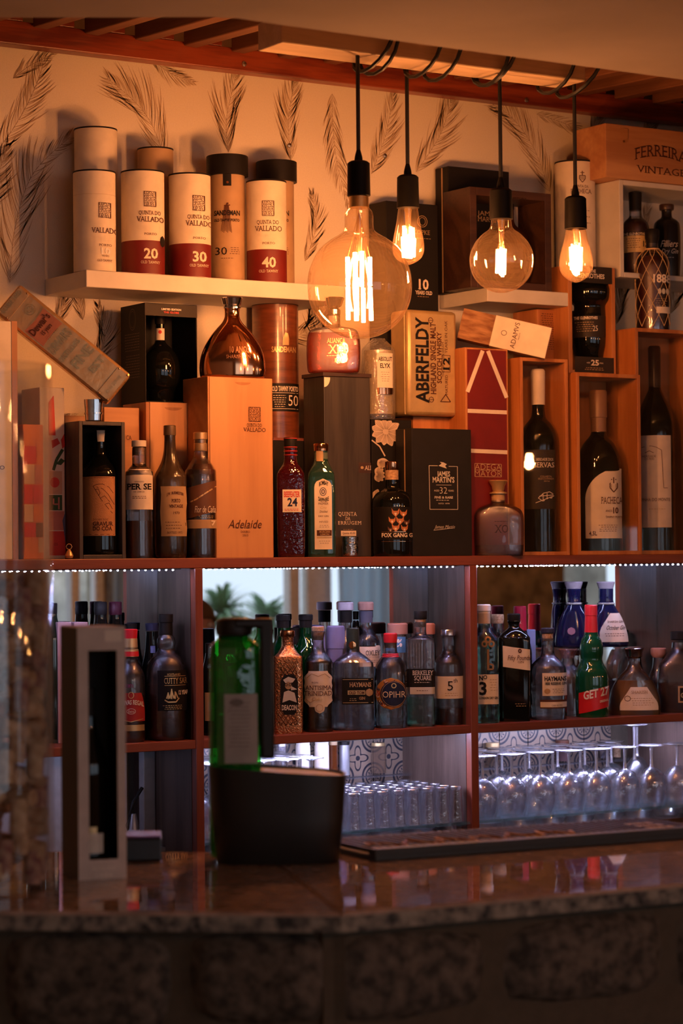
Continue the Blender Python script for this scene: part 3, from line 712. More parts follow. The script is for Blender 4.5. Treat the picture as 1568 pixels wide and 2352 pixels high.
m_navy = F('navy_ink', (.02, .03, .09)); m_dkred = F('dark_red', (.18, .01, .01)); m_grey = F('grey_card', (.30, .25, .22), .6)
m_pine = wood('pale_pine', (.46, .22, .09), (.58, .30, .13), 'z', .5, 9); m_pinex = wood('pale_pine_across', (.46, .20, .07), (.58, .28, .11), 'x', .5, 12)
m_case = wood('orange_case_wood', (.38, .13, .035), (.54, .22, .07), 'z', .45, 16); m_cased = wood('case_wood_inner', (.34, .14, .05), (.48, .22, .085), 'z', .5, 12)
m_cork = pm('cork_board', (.45, .24, .11), .8, col2=(.20, .08, .03), scale=60, bump=.6, stretch=(.35, 1, 1.6))
m_corkt = pm('cork_stopper', (.58, .38, .22), .8, col2=(.36, .20, .10), scale=220, bump=.4)
m_darkwood = wood('dark_walnut', (.035, .014, .009), (.065, .028, .016), 'x', .4); m_blkwood = wood('black_stained_wood', (.025, .02, .018), (.05, .04, .034), 'z', .45)
m_bottle = pm('black_bottle_glass', (.005, .005, .005), .04, spec=.5, coat=.1, col2=(.004, .005, .004)); m_bottleg = pm('dark_green_bottle_glass', (.008, .018, .010), .05, spec=.6, coat=.4)
m_amber = glass('amber_spirit', (.62, .22, .05), .12, (.5, .14, .03), f0=.05, edge=.6); m_ambl = glass('dark_amber_spirit', (.42, .12, .035), .18, (.40, .11, .03), f0=.05, edge=.6)
m_clear = rglass('clear_bottle_glass', (.97, .97, 1.), mixt=.6, haze=.065, hcol=(.9, .88, 1.), bump=.12)
m_clearfl = glass('fluted_clear_glass', (.90, .92, .95), .10, (.8, .75, .7), f0=.12, edge=.9, bump=1.0, bs=120)
m_water = glass('clear_spirit', (.90, .92, .96), .05, (.5, .5, .65), f0=.05, edge=.6); m_red_l = glass('red_spirit', (.55, .06, .05), .10, (.4, .04, .04), f0=.04, edge=.5)
m_green_l = rglass('green_tinted_glass', (.62, .90, .80), haze=.03); m_greendk = glass('deep_green_glass', (.05, .42, .14), .10, (.0, .22, .06), f0=.07, edge=.8)
m_emer = pm('emerald_glass', (.004, .07, .028), .05, spec=.6, coat=.5)
m_copper = pm('polished_copper', (.80, .36, .18), .08, metal=1., col2=(.78, .34, .16)); m_coppk = pm('embossed_copper', (.70, .28, .12), .22, metal=1., bump=1., bscale=260)
m_goldtin = pm('brushed_gold_tin', (.62, .44, .20), .38, metal=.5, bump=.08); m_goldtin2 = pm('embossed_brass_tin', (.80, .52, .24), .26, metal=.7, bump=.25, bscale=60)
m_wood_tube = pm('wood_print_tube', (.20, .055, .02), .3, col2=(.10, .025, .01), scale=14, stretch=(1, 1, 6), coat=.3)

def crest(it, u, v, h, mat, seed=1):
    """square engraved crest: a dense block of little strokes"""
    rr = random.Random(seed); w_ = h * .8
    for k in range(9):
        for j in range(7):
            uu = u - w_ / 2 + (j + .5) * w_ / 7 + rr.uniform(-1, 1); vv = v - h / 2 + (k + .5) * h / 9; a = rr.uniform(0, 3.1); L = h * .062
            it.line([(uu - L * math.cos(a), vv - L * math.sin(a)), (uu + L * math.cos(a), vv + L * math.sin(a))], h * .035, mat, 'crest')
    it.line([(u - w_ / 2, v - h / 2), (u + w_ / 2, v - h / 2), (u + w_ / 2, v + h / 2), (u - w_ / 2, v + h / 2)], h * .03, mat, 'crest', closed=True)
def shield(it, u, v, h, mat):
    it.line([(u - h * .25, v - h * .1), (u + h * .25, v - h * .1), (u + h * .25, v + h * .2), (u, v + h * .5), (u - h * .25, v + h * .2)], h * .07, mat, 'crest', closed=True)
    it.line([(u, v - h * .5), (u, v - h * .1)], h * .08, mat, 'crest'); it.line([(u - h * .18, v - h * .35), (u + h * .18, v - h * .35)], h * .06, mat, 'crest')
    for k in range(4): it.line([(u - h * .2, v + h * (.0 + k * .08)), (u + h * .2, v + h * (.0 + k * .08))], h * .035, mat, 'crest')
def ringpts(u, v, ru, rv, n=20, a0=0, a1=360): return [(u + ru * math.cos(R_(a0 + (a1 - a0) * k / n)), v + rv * math.sin(R_(a0 + (a1 - a0) * k / n))) for k in range(n + 1)]
ell = lambda t: (.5 - .5 * math.sqrt(max(0, 1 - (2 * t - 1) ** 2)), .5 + .5 * math.sqrt(max(0, 1 - (2 * t - 1) ** 2)))
dome = lambda t: (.5 - .5 * math.sqrt(max(0.02, 1 - (1 - t) ** 2)), .5 + .5 * math.sqrt(max(0.02, 1 - (1 - t) ** 2)))   # t=0 at top

# ================================================================== floating shelves
def float_shelf(u0, u1, vt, vb, Yf, label):
    z1_, z0_ = wp(u0, vt, Yf).z, wp(u0, vb, Yf).z; xa_, xb_ = wp(u0, vt, Yf).x, wp(u1, vt, Yf).x
    o = M().box(-(xb_ - xa_) / 2, (xb_ - xa_) / 2, -(YW - Yf) / 2 + .0005, (YW - Yf) / 2 - .0005, 0, z1_ - z0_).build('floating_shelf', m_white, None, bevel=.002, smooth=0, loc=((xa_ + xb_) / 2, (Yf + YW) / 2, z0_))
    tag(o, label, 'shelf'); return z1_
ZF1 = float_shelf(198, 792, 619, 659, 4.595, 'long white floating shelf carrying the row of tubes')
ZF2 = float_shelf(1119, 1305, 660, 692, 4.60, 'short white floating shelf behind the medium globe bulb')

# ================================================================== tubes on the left floating shelf
def tube(uc, vt, hw, Y, mat, label, cap=None, capm=None, caphw=None, zb=None, seam=None, group='tubes on the floating shelf'):
    it = Item('bottle_tube', label, 'tube', uc, Y, zb if zb is not None else ZF1, group=group); vb = vz(uc, it.zb, Y)
    it.lathe('cardboard_body', [(vb, hw), (vb, hw), (vt, hw), (vt, hw)], mat, main=True, smooth=False, n=40)
    rim = m_inkb if capm is None else capm
    if cap: it.lathe('lid', [(cap, caphw), (cap, caphw), (vt - 3, caphw), (vt - 4, caphw * .97)], capm, smooth=False, n=40)
    else: it.lathe('lid_rim', [(vt + .5, hw * 1.012), (vt - 3, hw * 1.012)], m_inkb, smooth=False, n=40)
    if seam: it.lathe('seam_band', [(seam + .8, hw * 1.006), (seam - .8, hw * 1.006)], m_creamd, smooth=False, n=40)
    it.vb = vb; return it
def vallado(uc, vt, hw, num, yr_v, label, two=True, u_off=0, red=None):
    it = tube(uc, vt, hw, 4.652, m_cream, label, seam=452 if not red else None); uu = uc + u_off; c = yr_v
    crest(it, uu, c, 34, m_ink, 3)
    if two: it.text('QUINTA DO', uu - 26, uu + 24, c + 36, c + 27, m_ink, 'r', True)
    it.text('VALLADO', uu - 31, uu + 31, c + 52, c + 40, m_ink, 'r', True)
    it.text('PORTO', uu - 14, uu + 15, c + 82, c + 77, m_ink, 'r', True)
    if red:
        vb = it.vb; z0_, z1_ = it.z(vb - .5), it.z(red)
        M().lathe([(z0_, hw * it.s * 1.004), (z1_, hw * it.s * 1.004)], 40, cap=False).build('red_band', m_red, it.o)
        it.text(num, uu - 15, uu + 17, red + 41, red + 19, m_cream, 'b', True, eps=.0016); it.text('OLD TAWNY', uu - 22, uu + 22, red + 53, red + 47, m_cream, 'r', True, eps=.0016)
    else:
        it.text(num, uu - 10, uu + 12, c + 100, c + 86, m_whitep, 'b', True); it.text('YEARS', uu - 8, uu + 9, c + 106, c + 102, m_ink, 'r', True); it.text('OLD TAWNY', uu - 18, uu + 16, c + 117, c + 112, m_ink, 'r', True)
    return it
vallado(217, 399, 48.5, '10', 489, 'plain cream tube with small crest, front left end of the floating shelf', False, 24)
t2 = vallado(328, 399, 49.5, '20', 464, 'cream tube with red base band reading 20, second tube from the left', True, 17, red=558)
t2.patch(367, 378, 545, 572, m_inkb, 'round_sticker', ell)
vallado(436, 406, 48, '30', 473, 'cream tube with red base band reading 30, directly left of the tan tube', True, 21, red=565)
vallado(612, 421, 46, '40', 485, 'cream tube with red base band reading 40, right end of the shelf', True, 4, red=578)
tube(221, 301, 49, 4.745, m_cream, 'tall plain cream tube rising behind the leftmost front tube')
tube(358, 346, 41, 4.746, m_tan, 'tan tube peeking out behind the tube numbered 20')
def sandeman(uc, vt, vcap, hw, hc, Y, label, full=True):
    it = tube(uc, vt, hw, Y, m_tan, label, cap=vcap, capm=m_blk, caphw=hc)
    it.patch(uc - 10, uc + 9, vcap - 2, vcap + 27, m_blk, 'strap_tab', lambda t: (0, 1)); it.patch(uc - 3, uc + 3, vcap + 16, vcap + 22, m_copper, 'snap_button', ell, eps=.0016)
    it.text('SANDEMAN', uc - 31, uc + 28, 500, 489, m_inkb, 'b'); it.text('OLD TAWNY PORTO', uc - 31, uc + 27, 514, 508, m_inkb, 'b')
    # caped figure
    for k in range(9): it.line([(uc - 2 + (k - 4) * 1.1, 474 + abs(k - 4)), (uc - 3 + (k - 4) * 3.0, 536 + (k % 3) * 2)], 1.1, m_ink, 'figure_print')
    it.line([(uc - 8, 478), (uc + 6, 477)], 2.4, m_ink, 'figure_print'); it.line([(uc - 3, 474), (uc + 2, 473)], 4, m_ink, 'figure_print')
    it.text('30', uc - 29, uc - 2, 590, 573, m_inkb, 'r'); it.scrawl(uc + 4, uc + 27, 574, 4.5, m_ink, 4, 5); it.scrawl(uc - 20, uc + 18, 598, 4, m_ink, 1, 6)
sandeman(523, 364, 406, 40, 48, 4.70, 'tan tube with black lid and leather tab, between the 30 and 40 tubes')
sandeman(636, 377, 420, 39.5, 47, 4.748, 'tan tube with black lid, half hidden behind the tube numbered 40')

# ================================================================== top board, back row and boxes (left to right)
def case(name, label, cat, u0, u1, vt, Yf, dep, zb, mat, th=.009, glassf=True, inner=None, vb=None, group=None):
    b = Box(name, label, cat, u0, u1, vt, Yf, dep, zb, None, vb=vb, group=group); w2, d2, h = b.w / 2, dep / 2, b.h; inner = inner or mat
    for sx_ in (-1, 1): M().box(sx_ * w2, sx_ * (w2 - th), -d2, d2, 0, h).build('side_panel', mat, b.o, bevel=.001, smooth=0)
    M().box(-w2 + th, w2 - th, -d2, d2, h - th, h).build('top_panel', mat, b.o, bevel=.001, smooth=0)
    M().box(-w2 + th, w2 - th, -d2, d2, 0, th).build('bottom_panel', mat, b.o, bevel=.001, smooth=0)
    M().box(-w2 + th, w2 - th, d2 - .004, d2, th, h - th).build('back_panel', inner, b.o, smooth=0)
    if glassf: M().box(-w2 + th, w2 - th, -d2 + .003, -d2 + .0045, th, h - th).build('clear_window', m_winp, b.o, smooth=0)
    b.th = th; return b
m_winp = glass('acrylic_window', (.99, .985, .98), .0, f0=.04, edge=.5, rough=.01)

# far left: big cream carton, collage carton
m_c2 = F('orange_board_edge', (.46, .20, .08))
b = Box('gift_carton', 'large cream carton cut off by the left edge of the picture', 'box', -110, 40, 735, 4.53, .10, ZS, m_cream)
b.text('o', -2, 10, 1078, 1064, m_ink, 'r')
M().box(b.w / 2 - .012, b.w / 2 + .0006, -b.dep / 2 - .001, b.dep / 2, 0, b.h + .0005).build('corner_edge', m_c2, b.o, smooth=0)
m_coll = [F('collage_' + n, c) for n, c in (('red', (.60, .035, .02)), ('tan', (.62, .38, .22)), ('green', (.05, .10, .04)), ('pink', (.55, .20, .14)), ('brown', (.22, .09, .04)), ('blue', (.10, .12, .22)), ('orange', (.70, .20, .05)))]
def shape(it, pts, mat, eps=.0008, name='colour_patch'):
    g = M(); g.v = [it.pt(it.x(u), it.z(v), eps) for u, v in pts]; g.f = [tuple(range(len(pts)))]; g.build(name, mat, it.o, smooth=0)
b = Box('gift_carton', 'cream carton printed with a collage of red flowers, behind the cork jar', 'box', 92, 149, 890, 4.60, .09, ZS, m_cream)
cr_, ct_, cg_, cp_, cb_, cbl_, co_ = m_coll
shape(b, [(112, 925), (124, 908), (128, 1000), (112, 1000)], cr_); shape(b, [(118, 1012), (132, 1006), (138, 1018), (120, 1030)], cr_, .001); shape(b, [(140, 1010), (148, 995), (149, 1025), (143, 1030)], cr_)
b.line([(122, 1080), (130, 1055), (144, 1032)], 7, cg_, 'stalk_print'); shape(b, [(128, 1066), (140, 1052), (149, 1058), (140, 1068)], cg_)
shape(b, [(112, 1082), (142, 1082), (142, 1135), (112, 1135)], ct_); shape(b, ringpts(125, 1108, 11, 12, 14)[:-1], cr_, .0012); shape(b, [(112, 1137), (142, 1137), (142, 1172), (112, 1172)], cg_)
b.line([(122, 1145), (122, 1158), (134, 1158)], 3.5, cp_, 'printed_sign', eps=.0014); b.line([(134, 1142), (134, 1170)], 3.5, cp_, 'printed_sign', eps=.0014)
shape(b, [(112, 1174), (147, 1174), (147, 1218), (112, 1218)], cp_); shape(b, [(112, 1220), (149, 1220), (149, 1276), (112, 1276)], cr_); shape(b, [(142, 1196), (149, 1175), (149, 1250)], cbl_, .0012)
b.text('OS', 122, 131, 1253, 1247, m_ink, 'r', eps=.0014)
b = Box('gift_carton', 'red carton with a patchwork of coloured shapes, seen through the cork jar', 'box', 53, 100, 975, 4.52, .06, ZS, m_coll[6])
rr = random.Random(5)
vv = 985
while vv < 1262:
    h = rr.uniform(24, 46); uu = 55
    while uu < 96: wv = rr.uniform(14, 30); shape(b, [(uu, vv), (min(uu + wv, 98), vv), (min(uu + wv, 98), min(vv + h, 1272)), (uu, min(vv + h, 1272))], rr.choice(m_coll)); uu += wv + 1
    vv += h + 2
# small pine box and crate behind
b = Box('wooden_case', 'narrow pale wooden box standing behind the collage carton', 'box', 100, 142, 890, 4.71, .07, ZS, m_pine, 'board_box')
b = Box('wooden_crate', 'low pale crate with straw, under the tilted metal tin', 'crate', 150, 196, 955, 4.66, .10, ZS, m_pine, 'board_box')
g = M(); rr = random.Random(2)
for k in range(60):
    a = rr.uniform(0, 3.14); x0, y0 = rr.uniform(-b.w * .35, b.w * .35), rr.uniform(-.035, .035); L = rr.uniform(.01, .02)
    z_ = b.h + rr.uniform(.0008, .006); g.tube([(x0 - L * math.cos(a) * .5, y0 - L * math.sin(a) * .5, z_), (x0, y0, z_ + .002), (x0 + L * math.cos(a) * .5, y0 + L * math.sin(a) * .5, z_ + rr.uniform(-.0005, .003))], .0005, 3)
o = g.build('straw', m_cream, b.o, smooth=0); o['kind'] = 'stuff'
b = Box('wooden_case', 'short reddish wooden box between the black bottle case and the tall lidded box', 'box', 240, 321, 936, 4.645, .09, ZS, m_pinex, 'board_box')
b.text('CA', 290, 303, 1010, 1000, m_ink, 'r', True)
b = Box('wooden_case', 'tall orange wooden box with sliding lid, beneath the black window carton', 'box', 336, 461, 925, 4.628, .11, ZS, m_case, 'board_box')
M().box(-b.w / 2 + .009, b.w / 2 - .009, -b.dep / 2 - .0018, -b.dep / 2, 0, b.h - .0).build('sliding_lid', wood('lid_wood', (.50, .24, .10), (.64, .34, .16), 'z', .5, 10), b.o, bevel=.0006, smooth=0)
zt_box336 = b.h + b.zb
def thumb(b, u, v, r):
    g = M(); n = 12; y = -b.dep / 2 - .0022
    for k in range(n + 1): a = math.pi * k / n; g.v.append((b.x(u) - r * math.cos(a), y, b.z(v) - r * .32 * math.sin(a)))
    g.f.append(tuple(range(n + 1))); g.build('thumb_notch', m_cased, b.o, smooth=0)
thumb(b, 398, 936, .022)
# black window carton with a round dark bottle
b = case('window_carton', 'black window carton with round dark bottle, on the tall wooden box', 'box', 333, 453, 698, 4.64, .115, zt_box336 + .0006, m_blk, .003, False)
b.patch(333, 453, 699, 727, m_blk2, 'header_strip', nx=1, ny=1, eps=.0006)
b.text('LIMITED EDITION', 371, 416, 713, 709, m_whitep, 'b'); b.text("THE GLOBE", 376, 411, 720, 716, m_redink, 'b')
side = M().box(-.0003, 0, -b.dep / 2 + .004, b.dep / 2 - .004, .01, b.h - .01)
for j in range(2):   # ring emblem on the side
    for k in range(14):
        a0, a1 = 2 * math.pi * k / 14, 2 * math.pi * (k + 1) / 14; r = .015 - .002 * j
        g = M()
g = M()
for r, wd_ in ((.016, .0008), (.0125, .0005)):
    for k in range(20):
        a0, a1 = 2 * math.pi * k / 20, 2 * math.pi * (k + 1) / 20; bq = len(g.v)
        for a_, q in ((a0, r), (a1, r), (a1, r - wd_), (a0, r - wd_)): g.v.append((-b.w / 2 - .0006, -.0 + q * math.cos(a_), b.h * .85 + 1.5 * q * math.sin(a_)))
        g.f.append((bq, bq + 1, bq + 2, bq + 3))
rr = random.Random(4)
for k in range(17):
    if k == 7: continue
    q = -.032
    while q < .03: L = rr.uniform(.004, .010); g.box(-b.w / 2 - .0007, -b.w / 2 - .0005, q, q + L, b.h * .70 - k * .006, b.h * .70 - k * .006 + .0012); q += L + .0025
g.build('side_print', F('brown_print', (.16, .09, .06)), b.o, smooth=0)
def bottle(label, uc, Y, zb, prof, mat, name='bottle', cat='bottle', group=None, cap=None, capm=None, n=32, smooth=True, front=None, body='glass_body', turn=0.):
    it = Item(name, label, cat, uc, Y, zb, group=group, turn=turn)
    vb = vz(uc, zb, Y); prof = [(vb,) + tuple(prof[0][1:])] + list(prof[1:]) if prof[0][0] is None else prof
    it.lathe(body, prof, mat, main=True, smooth=smooth, n=n)
    if cap: it.lathe('cap', cap, capm, smooth=False, n=28)
    return it
zi = b.zb + .0035
it = bottle('round dark bottle with cream neck label inside the black window carton', 368, 4.700, zi, [(None, 30), (900, 34), (885, 42), (860, 46), (835, 45), (812, 36), (800, 26), (790, 15), (780, 11), (760, 10), (740, 10), (727, 11), (727, 11)], m_bottle,
            cap=[(745, 11.6), (741, 12), (726, 11.5), (725, 10)], capm=m_blk)
it.patch(358, 378, 755, 782, m_label, 'neck_label'); it.patch(364, 372, 759, 768, m_redink, 'seal', ell, eps=.0012)

# chrome cap piece, black case with leather-labelled bottle
b = case('bottle_case', 'black wooden case with an open front holding a leather-labelled bottle', 'box', 182, 288, 968, 4.535, .105, ZS, m_blkwood, .0085, False, inner=m_blk)
ztop = b.zb + b.h; vt_ = 968
it = bottle('dark bottle with stitched orange leather label inside the black case', 232, 4.588, ZS + .0095, [(None, 43), (1262, 45), (1200, 45), (1120, 45), (1092, 44), (1075, 38), (1060, 26), (1048, 16), (1035, 13), (1010, 13), (992, 14), (990, 14)], m_bottle)
it.patch(190, 264, 1096, 1231, m_orange, 'leather_label', nx=18)
it.line([(193, 1099), (262, 1099)], 1, m_ink); it.line([(193, 1228), (262, 1228)], 1, m_ink)
it.text('DOURO DOC', 214, 248, 1196, 1192, m_ink, track=.1); it.text('GRAVUR', 213, 259, 1208, 1199, m_ink, 'b'); it.text('DO CÔA', 213, 257, 1219, 1210, m_ink, 'b')
for q in ([(214, 1118), (222, 1114), (236, 1113), (250, 1120), (260, 1134)], [(214, 1118), (222, 1130), (232, 1148), (246, 1166), (258, 1180)], [(222, 1120), (236, 1124), (248, 1136), (262, 1160)], [(218, 1126), (226, 1124), (230, 1134), (226, 1140)], [(230, 1146), (240, 1140), (252, 1154)], [(240, 1160), (250, 1156), (258, 1170)]): it.line(q, 1.2, m_ink, 'carving_print')
it.patch(223, 242, 989, 1015, m_label, 'neck_seal', lambda t: (.1 * t, 1 - .1 * t))
g = Item('metal_pourer', 'small chrome hip flask cap standing on the black bottle case', 'metal cap', 214, 4.575, ztop + .0006)
g.lathe('cup', [(968, 17, 3), (966, 19, 3), (945, 20, 3), (918, 22, 3), (918, 22, 3)], m_chrome, main=True, smooth=False)
g.lathe('band', [(952, 21.5, 3), (948, 21.5, 3)], m_chrome, smooth=False)
# tilted embossed tin
TL = R_(39.5)
P = wp(146, 793, 4.60)
tin = Item('embossed_tin', 'tilted embossed brass tin leaning across the boxes at upper left', 'tin', 146, 4.60, P.z, tilt=TL, P=P, front=.034)
sS = tin.s; Lh, Wh = 163 * sS, 43 * sS
tin.z = lambda v: (793 - v) * sS
mm = M().box(-Lh, Lh, -.034, .034, -Wh, Wh).build('tin_body', m_goldtin2, tin.o, bevel=.006, smooth=0)
for sx_, (a, c) in ((-1, (-163, -130)), (1, (128, 163))):
    M().box(a * sS + (.003 if sx_ < 0 else 0), c * sS - (.003 if sx_ > 0 else 0), -.0365, -.033, -Wh + .005, Wh - .005).build('end_plate', m_goldtin2, tin.o, bevel=.001, smooth=0)
    for cx_ in (a + 5, c - 6):
        for cz_ in (-36, 36): M().lathe([(0, .0022), (.001, .0018), (.0016, .0005)], 8).build('rivet', m_brass, tin.o).matrix_local = Matrix.Translation((cx_ * sS, -.0363, cz_ * sS)) @ Matrix.Rotation(R_(90), 4, 'X')
class Sub(Surf):     # print whose reading direction runs up the tin's short side
    def __init__(s, it, f): s.o = it.o; s.bag = {}; s.f = f; s.it = it
    def x(s, u): return u
    def z(s, v): return v
    def pt(s, x, z, eps): return (z * sS, -s.f - eps, x * sS)
tp = Sub(tin, .0345); ITEMS.append(tp)
# local coordinates: first = across the tin (bottom -> top), second = along (negative = upper left end)
tin_l = M(); 
def tquad(a0, a1, l0, l1, mat, name, e): 
    g = M(); n = 10
    for i in range(n + 1):
        t = i / n; q = 3.5 * math.sin(math.pi * t)
        g.v += [(l0 * sS + q * sS, -.034 - e, (a0 + (a1 - a0) * t) * sS), (l1 * sS - q * sS, -.034 - e, (a0 + (a1 - a0) * t) * sS)]
    for i in range(n): g.f.append((2 * i, 2 * i + 1, 2 * i + 3, 2 * i + 2))
    g.build(name, mat, tin.o, smooth=0)
m_rose = F('rose_enamel', (.42, .17, .10), .4)
tquad(-37, 37, -90, -28, m_goldtin2, 'panel_rim', .0011); tquad(-34, 34, -87, -31, m_rose, 'enamel_panel', .0016)
def ttext(t, a0, a1, lb, lt, mat, style='b', eps=.0024, shear=0.): tp.text(t, a0, a1, lb, lt, mat, style, shear=shear, eps=eps)
ttext("Dewar's", -30, 30, -62, -78, m_ink); ttext('15 years', -14, 16, -46, -56, m_ink); tp.scrawl(-22, 22, -41, 4, m_ink, 3, 2)
tin_em = m_goldtin2
ttext("DEWAR'S", -32, 32, 0, -20, m_brass, 'b', .0012); ttext('DISTILLERS', -34, 30, 26, 14, m_brass, 'b', .0012); ttext('FINE', -24, 34, 62, 40, m_brass, 'b', .0012); ttext('EST', -8, 34, 96, 80, m_brass, 'b', .0012)
ttext('DOUBLE AGED', -32, 32, -146, -156, m_brass, 'b', .003); tp.scrawl(-28, 28, -139, 5, m_brass, 1, 2); tp.line(ringpts(12, -108, 12, 12), 1.6, m_brass, 'emblem'); tp.line(ringpts(12, -108, 7, 7), 1.3, m_brass, 'emblem')
for a in range(6): tp.line([(12 + 3 * math.cos(a), -108 + 3 * math.sin(a)), (12 + 9 * math.cos(a + .6), -108 + 9 * math.sin(a + .6))], 1.2, m_brass, 'emblem')
ttext('JOHN DEWAR', -26, 26, 150, 142, m_brass, 'r', .003)

# front bottles left group
it = bottle('clear aperitif bottle with large white label and pale stopper', 320, 4.545, ZS, [(None, 31), (1272, 32), (1170, 32), (1092, 32), (1082, 28), (1074, 22), (1066, 16), (1052, 16), (1030, 16), (1028, 15)], m_clear)
it.liquid(1196, glass('pink_aperitif', (.42, .10, .10), .12, (.30, .06, .06), f0=.04, edge=.5)); it.lathe('cork_top', [(1026, 16.5), (1026, 17), (1013, 17), (1012, 16)], m_label, smooth=False)
it.lathe('cork', [(1045, 11), (1027, 12)], m_corkt, smooth=False)
it.patch(289, 351, 1078, 1171, m_label, 'paper_label'); it.text('PER SE', 291, 348, 1125, 1112, m_inkb, 'b', True); it.text('DE LISBOA', 307, 332, 1132, 1129, m_ink); it.text('APERITIVO', 309, 331, 1109, 1106, m_ink); it.scrawl(303, 338, 1141, 4, m_ink, 2, 3)
it = bottle('dusty old port bottle with worn tan label, wrapped in film', 391, 4.55, ZS, [(None, 33), (1270, 37), (1200, 38), (1110, 38), (1090, 35), (1075, 27), (1060, 20), (1040, 15), (1015, 13), (990, 13), (979, 14), (978, 13)], pm('dusty_glass', (.018, .012, .008), .2, col2=(.08, .05, .03), scale=22, bump=.8, bscale=60, coat=.35, stretch=(1, 1, .4)),
            cap=[(1000, 14), (998, 14.5), (978, 14), (977, 12)], capm=pm('dull_foil', (.20, .13, .07), .4, metal=.5))
it.patch(369, 428, 1118, 1232, m_tan, 'worn_label', lambda t: (.02 * math.sin(9 * t), 1 - .02 * math.cos(11 * t)))
it.text('J.W. BURMESTER', 383, 422, 1140, 1134, m_ink, 'b', arc=4); it.text('PORTO', 394, 414, 1155, 1147, m_ink, 'b', True); it.text('VINTAGE', 388, 420, 1167, 1160, m_ink, 'b', True); it.text('1970', 398, 412, 1182, 1176, m_ink); it.scrawl(378, 420, 1200, 7, m_ink, 3, 8); it.text('BOTTLED 1972', 384, 418, 1226, 1221, m_ink)
it = bottle('dark rum bottle with gold capped neck and sloping brown label', 461, 4.545, ZS, [(None, 34), (1272, 36), (1180, 36), (1090, 36), (1078, 33), (1066, 26), (1054, 18), (1043, 15), (1030, 14.5), (1000, 15)], m_clear,
            cap=[(1036, 15), (1034, 15.5), (1019, 15.5), (1018, 14.5), (1010, 14.5), (1009, 16), (994, 16), (993, 14)], capm=pm('gold_cap', (.62, .42, .22), .35, metal=.7))
it.liquid(1066, m_ambl, .93); it.lathe('rum_core', [(1275, 24), (1090, 24)], F('dark_rum', (.06, .012, .02), .15), smooth=False)
it.patch(427, 497, 1122, 1193, F('brown_label', (.13, .05, .025)), 'brown_label', lambda t: (0, 1), slope=-18); it.line([(427, 1158), (450, 1148), (475, 1132), (497, 1118)], 3, m_gold)
it.patch(427, 497, 1194, 1214, m_tan, 'gold_band'); it.text('Flor de Caña', 447, 495, 1178, 1163, m_label, 'r', shear=.25, eps=.0018); it.scrawl(455, 490, 1186, 4, m_gold, 2, 4); it.text('7', 485, 495, 1207, 1197, m_label, 'b', eps=.0018)
# mirrored copper flask on the tall branded box
b = Box('wooden_case', 'tallest pale pine box with sliding lid, under the copper flask', 'box', 478, 627, 867, 4.535, .112, ZS, m_pinex, 'board_box')
M().box(-b.w / 2 + .004, b.w / 2 - .004, -b.dep / 2 - .0018, -b.dep / 2, 0, b.h - .001).build('sliding_lid', m_pine, b.o, bevel=.0006, smooth=0)
b.eps0 = .003; thumb(b, 558, 878, .020)
crest(b, 584, 951, 33, m_ink, 6)
for mm_ in b.bag.values(): mm_[0].v[:] = [(x, y - .002, z) for x, y, z in mm_[0].v]
kw = dict(eps=.0032)
b.text('QUINTA DO', 566, 600, 980, 972, m_ink, 'r', True, **kw); b.text('VALLADO', 558, 609, 991, 982, m_ink, 'r', True, **kw); b.text('Adelaide', 521, 598, 1213, 1194, m_ink, 'r', shear=.3, **kw); b.text('DOURO', 550, 571, 1224, 1219, m_ink, 'r', True, **kw); b.text('2015', 554, 567, 1232, 1227, m_ink, 'r', True, **kw)
zt = b.zb + b.h
it = bottle('polished copper flask with wide base, standing on the pine box', 533, 4.58, zt + .0006, [(None, 70, 2, .5), (865, 74, 2, .5), (845, 76, 2, .5), (820, 73, 2, .52), (795, 64, 2, .56), (772, 50, 2, .65), (755, 36, 2, .8), (742, 24, 2, 1), (730, 18, 2, 1), (718, 17, 2, 1), (710, 18, 2, 1), (708, 18, 2, 1)], m_copper, n=48)
it.lathe('stopper', [(709, 20), (706, 20), (703, 17), (700, 21), (686, 25), (684, 24)], m_chrome, smooth=False)
it.text('10 ANOS', 527, 572, 813, 799, pm('etched_print', (.35, .16, .08), .5, metal=.6), 'b'); it.text('SHARISH GIN', 519, 574, 826, 818, MC['etched_print'], 'r')
# wood printed tube, behind
b2 = Box('gift_carton', 'low dark carton with reddish lid edge behind the red gin bottle', 'box', 629, 712, 1012, 4.668, .115, ZS, m_blk)
M().box(-b2.w / 2 - .001, b2.w / 2 + .001, -b2.dep / 2 - .001, b2.dep / 2, b2.h, b2.h + .006).build('lid_edge', F('reddish_edge', (.20, .05, .03)), b2.o, smooth=0)
b2.patch(664, 678, 1060, 1078, m_gold, 'gold_seal', ell)
it = tube(633, 703, 53, 4.731, m_wood_tube, 'brown wood-grained tube with black label numbered 50', zb=b2.zb + b2.h + .0066, group='tubes behind the boxes')
it.text('SANDEMAN', 624, 680, 813, 801, m_gold, 'b')
shape2 = [(656, 768), (662, 770), (665, 782), (664, 797), (650, 797), (651, 780)]
g = M(); g.v = [it.pt(it.x(u), it.z(v), .001) for u, v in shape2]; g.f = [tuple(range(6))]; g.build('figure_print', m_gold, it.o, smooth=0)
it.patch(582, 686, 884, 948, m_blk, 'black_label', nx=18); e2 = dict(eps=.0016)
it.text('OLD TAWNY PORTO', 625, 684, 902, 891, m_label, 'b', **e2); it.text('50', 662, 684, 935, 911, m_label, 'r', True, **e2); it.scrawl(626, 658, 912, 5, m_label, 6, 3); it.line([(624, 906), (684, 906)], 1, m_label, eps=.0016); it.line([(624, 942), (684, 942)], 1, m_label, eps=.0016)
